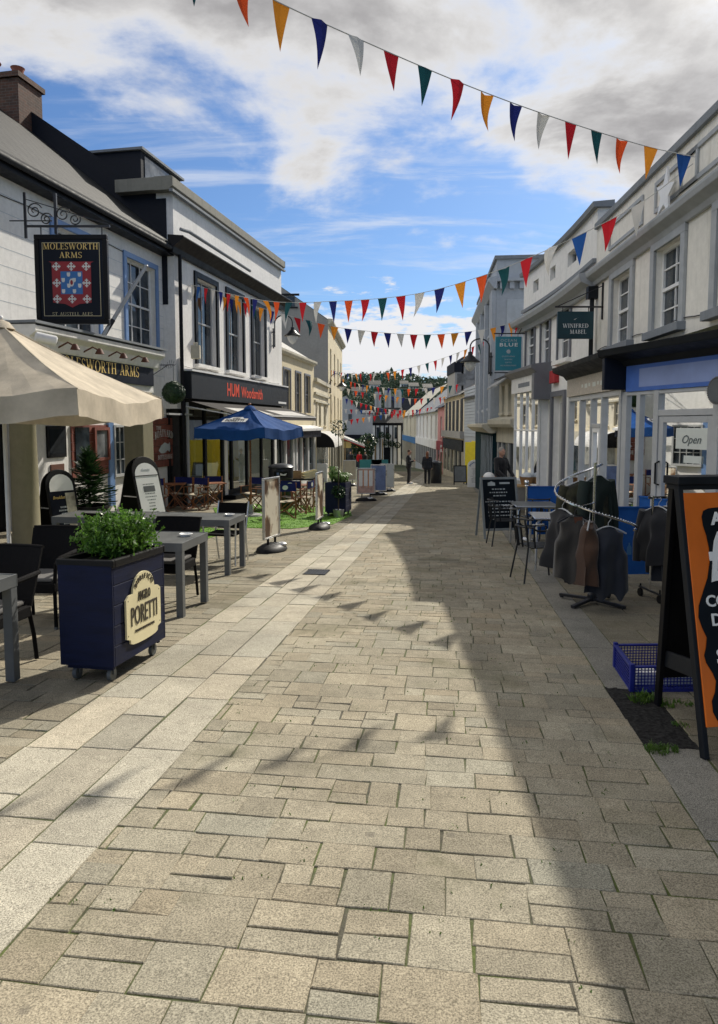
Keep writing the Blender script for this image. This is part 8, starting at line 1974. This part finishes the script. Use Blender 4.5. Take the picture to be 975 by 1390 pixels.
# ------------------------------------------------------------------ people
def cap(b, p0, p1, r0, r1, n=10):
    p0, p1 = Vector(p0), Vector(p1); d = p1-p0; L_ = d.length; d = d/L_ if L_ > 1e-6 else Vector((0, 0, 1)); pts, rs = [], []
    for k in range(4, -1, -1): a = rad(90*k/4); pts.append(p0-d*r0*math.sin(a)); rs.append(max(.0015, r0*math.cos(a)))
    for k in range(0, 5): a = rad(90*k/4); pts.append(p1+d*r1*math.sin(a)); rs.append(max(.0015, r1*math.cos(a)))
    b.tube(pts, rs, n)
def person(label, loc, rz, H=1.75, top='coat navy', legs='denim', hair='hair brown', long=False, pose='stand', skirt=None, slim=1.0, shoe='coat black', bald=False):
    """one continuous body under separate clothes; faces local -y"""
    t = thing('person', label, 'person', loc, rz); s = H/1.75; Mw = Matrix.Translation(Vector(loc)) @ Matrix.Rotation(rz, 4, 'Z') @ Matrix.Scale(s, 4)
    J = dict(hip=Vector((.095, 0, .90)), knee=Vector((.105, -.02, .50)), ank=Vector((.11, .01, .09)), toe=Vector((.125, -.15, .04)), sh=Vector((.185*slim, .01, 1.42)), el=Vector((.245*slim, .03, 1.13)), wr=Vector((.235*slim, -.05, .88)))
    Lr = {1: dict(J), -1: {k: Vector((-v.x, v.y, v.z)) for k, v in J.items()}}
    if pose == 'phone':
        for g_ in (1, -1): Lr[g_]['el'] = Vector((g_*.23, -.03, 1.13)); Lr[g_]['wr'] = Vector((g_*.08, -.25, 1.20))
    if pose == 'walk':
        Lr[1]['knee'] = Vector((.1, -.12, .51)); Lr[1]['ank'] = Vector((.1, -.1, .09)); Lr[1]['toe'] = Vector((.1, -.26, .05)); Lr[-1]['ank'] = Vector((-.1, .15, .11)); Lr[-1]['toe'] = Vector((-.11, 0, .04))
    if pose == 'lean':
        Lr[1]['wr'] = Vector((.2, -.3, .95)); Lr[1]['el'] = Vector((.26, -.08, 1.14)); Lr[-1]['wr'] = Vector((-.16, -.33, .93)); Lr[-1]['el'] = Vector((-.26, -.1, 1.13))
    hd = Vector((0, -.03 if pose in ('phone', 'lean') else 0, 1.645))
    def body(b, grow=0, parts='all'):
        e = grow
        if parts in ('all', 'torso'):
            for z, w_, dd, r_ in ((.93, .09, 0, .115), (1.06, .085, 0, .105), (1.2, .095, 0, .115), (1.33, .10, .005, .115)):
                cap(b, (-w_*slim, dd, z), (w_*slim, dd, z), r_+e, r_+e)
            for z0, z1 in ((.93, 1.06), (1.06, 1.2), (1.2, 1.33)): cap(b, (0, 0, z0), (0, 0, z1), .13+e, .13+e)
            cap(b, (-.15*slim, .01, 1.42), (.15*slim, .01, 1.42), .062+e, .062+e)
        if parts == 'all': cap(b, (0, .015, 1.42), hd+Vector((0, .02, -.1)), .058, .052)
        for g_ in (1, -1):
            L_ = Lr[g_]
            if parts in ('all', 'torso'): cap(b, L_['sh'], L_['el'], .052+e, .040+e); cap(b, L_['el'], L_['wr'] if parts == 'all' else L_['el'].lerp(L_['wr'], .93), .040+e, .028+e)
            if parts in ('all', 'legs'): cap(b, L_['hip'], L_['knee'], .083+e, .056+e); cap(b, L_['knee'], L_['ank'], .056+e, .038+e*1.6)
            if parts == 'all':
                cap(b, L_['ank'], L_['toe'], .042, .034); w_ = L_['wr']; d = (w_-L_['el']).normalized(); sd2 = d.cross(Vector((g_*1.0, 0.2, 0))).normalized()
                if sd2.length < .1: sd2 = Vector((0, 1, 0))
                p = w_+d*.055; cap(b, w_, p, .027, .034)
                for k in range(4):
                    o = p+sd2*(-.027+.018*k); l = (.062, .072, .068, .052)[k]; m_ = o+d*l*.55; inw = Vector((-g_, 0, 0)); cap(b, o, m_, .0095, .009, 6); cap(b, m_, m_+(d*.8+inw*.5).normalized()*l*.5, .009, .007, 6)
                th = w_+d*.02-sd2*.03; cap(b, th, th+(d*.6-sd2*.7).normalized()*.055, .012, .009, 6)
        if parts == 'all':
            b.ball(hd, .1, 12, (.78, .95, 1.18)); cap(b, hd+Vector((0, -.045, -.075)), hd+Vector((0, -.055, -.07)), .045, .04); cap(b, hd+Vector((0, -.09, .02)), hd+Vector((0, -.108, -.02)), .011, .016, 6)
            for g_ in (1, -1): b.ball(hd+Vector((g_*.08, .01, -.01)), .024, 6, (.4, .8, 1.3)); b.ball(hd+Vector((g_*.032, -.088, .022)), .014, 6)
            cap(b, hd+Vector((-.022, -.092, -.055)), hd+Vector((.022, -.092, -.055)), .010, .010, 6)
    def fin(b, nm, m, par, vox):
        b.v = [tuple(Mw @ Vector(v)) for v in b.v]; o = b.build(nm, m, par, True)
        r_ = o.modifiers.new('Remesh', 'REMESH'); r_.mode = 'VOXEL'; r_.voxel_size = vox; r_.use_smooth_shade = True; sm_ = o.modifiers.new('Smooth', 'SMOOTH'); sm_.factor = .5; sm_.iterations = 3; return o
    b = MB(); body(b); fin(b, 'body', 'skin', t, .009)
    b = MB(); body(b, .02, 'torso'); cap(b, (-.1, 0, .88), (.1, 0, .88), .135, .135); fin(b, 'jacket', top, t, .013)
    if skirt:
        b = MB(); b.lathe([(.26, .45), (.24, .6), (.2, .8), (.17, 1.0)], (0, 0, 0), 18); fin(b, 'skirt', skirt, t, .014)
        b = MB(); body(b, .006, 'legs'); fin(b, 'leggings', 'coat black', t, .011)
    else: b = MB(); body(b, .018, 'legs'); cap(b, (-.08, 0, .9), (.08, 0, .9), .125, .125); fin(b, 'trousers', legs, t, .012)
    b = MB()
    for g_ in (1, -1): L_ = Lr[g_]; cap(b, L_['ank']+Vector((0, .03, -.035)), L_['toe']+Vector((0, -.01, 0)), .052, .044)
    fin(b, 'shoes', shoe, t, .011)
    b = MB(); hc = hd+Vector((0, .018, .035 if not bald else .01)); b.ball(hc, .1, 12, (.86, .95, 1.05) if not bald else (.83, .9, .8))
    if long: cap(b, hd+Vector((0, .06, 0)), hd+Vector((0, .085, -.2)), .09, .075)
    b.v = [v for v in b.v]; o = fin(b, 'hair', hair, t, .011)
    return t
q = G(555, 657); person('person in black standing in the road looking down at a phone', q, rad(75), 1.76, 'coat black', 'coat black', 'hair brown', pose='phone', shoe='sign grey')
b = MB(); Mp = Matrix.Translation(q) @ Matrix.Rotation(rad(75), 4, 'Z'); b.box(-.035, .035, -.33, -.32, 1.2, 1.34, Mp); tag(b.build('mobile_phone', 'plastic black'), 'dark mobile phone held by the person in black', 'phone')
q = G(580, 657); person('person with long auburn hair and dark jacket walking away down the road', q, rad(172), 1.68, 'coat navy', 'coat black', 'rust hair', long=True, pose='walk') if mat('rust hair', (.17, .06, .025), .7, .4, scale=60, bmp=.5) else None
q = gl(Vector((at(680, 640, 19.6).x, 19.6, 0))); person('grey-haired man in a dark jacket bending over the display table', q, rad(35), 1.76, 'coat black', 'coat black', 'hair grey', pose='lean', bald=False)
u = FB.hit(329, 640)[0]; q = FB.p(u, -.75, 0); q.z = FB.g(u)+.17; person('person in a red skirt and pale top standing in the dark shop doorway', q, math.atan2(FB.n3(0).y, FB.n3(0).x)+rad(90), 1.66, 'stone cream', 'coat black', 'hair brown', skirt='red cloth', pose='stand')
for k, (px, Y, m, lb) in enumerate(((476, 68, 'coat navy', 'person in navy standing at the far cafe terrace, leftmost'), (488, 66, 'flag red', 'person in a red top at the far cafe terrace'), (496, 70, 'coat black', 'person in black at the far cafe terrace, rightmost'))):
    q = gl(Vector((at(px, 620, Y).x, Y, 0))); person(lb, q, rad(20*k), 1.7, m, 'denim', 'hair brown')
# far terrace shrubs and parked things
for k, (px, py, Y, r_, lb) in enumerate(((487, 606, 74, .8, 'leafy shrub in front of the blue-grey building, left'), (499, 600, 73, .9, 'taller leafy shrub at the right end of the far cafe terrace'))):
    c = at(px, py, Y); t = thing('shrub', lb, 'shrub', gl(c)); b = MB(); leaves(b, 420, .2, sph(c, r_), .3); leaves(b, 200, .2, sph(c-Vector((0, 0, .9)), r_*.8), .3); b.build('foliage', 'topiary leaf', t); b = MB(); b.tube([gl(c), c], .06, 6); b.build('stem', 'bark', t)
for k, (px, py, w_, lb) in enumerate(((503, 628, 2.0, 'teal barrier banner at the edge of the far cafe terrace, left'), (516, 628, 1.5, 'teal barrier banner at the edge of the far cafe terrace, right'))):
    c = gl(Vector((at(px, 628, 62).x, 62, 0))); t = thing('terrace_barrier', lb, 'barrier', c); b = MB(); b.box(c.x-w_/2+.03, c.x+w_/2-.03, c.y-.02, c.y+.02, c.z+.15, c.z+1.0); b.build('banner', 'teal sign', t); b = MB()
    for s in (-1, 1): b.box(c.x+s*w_/2-.025, c.x+s*w_/2+.025, c.y-.03, c.y+.03, c.z, c.z+1.1)
    b.build('post', 'dark metal', t)
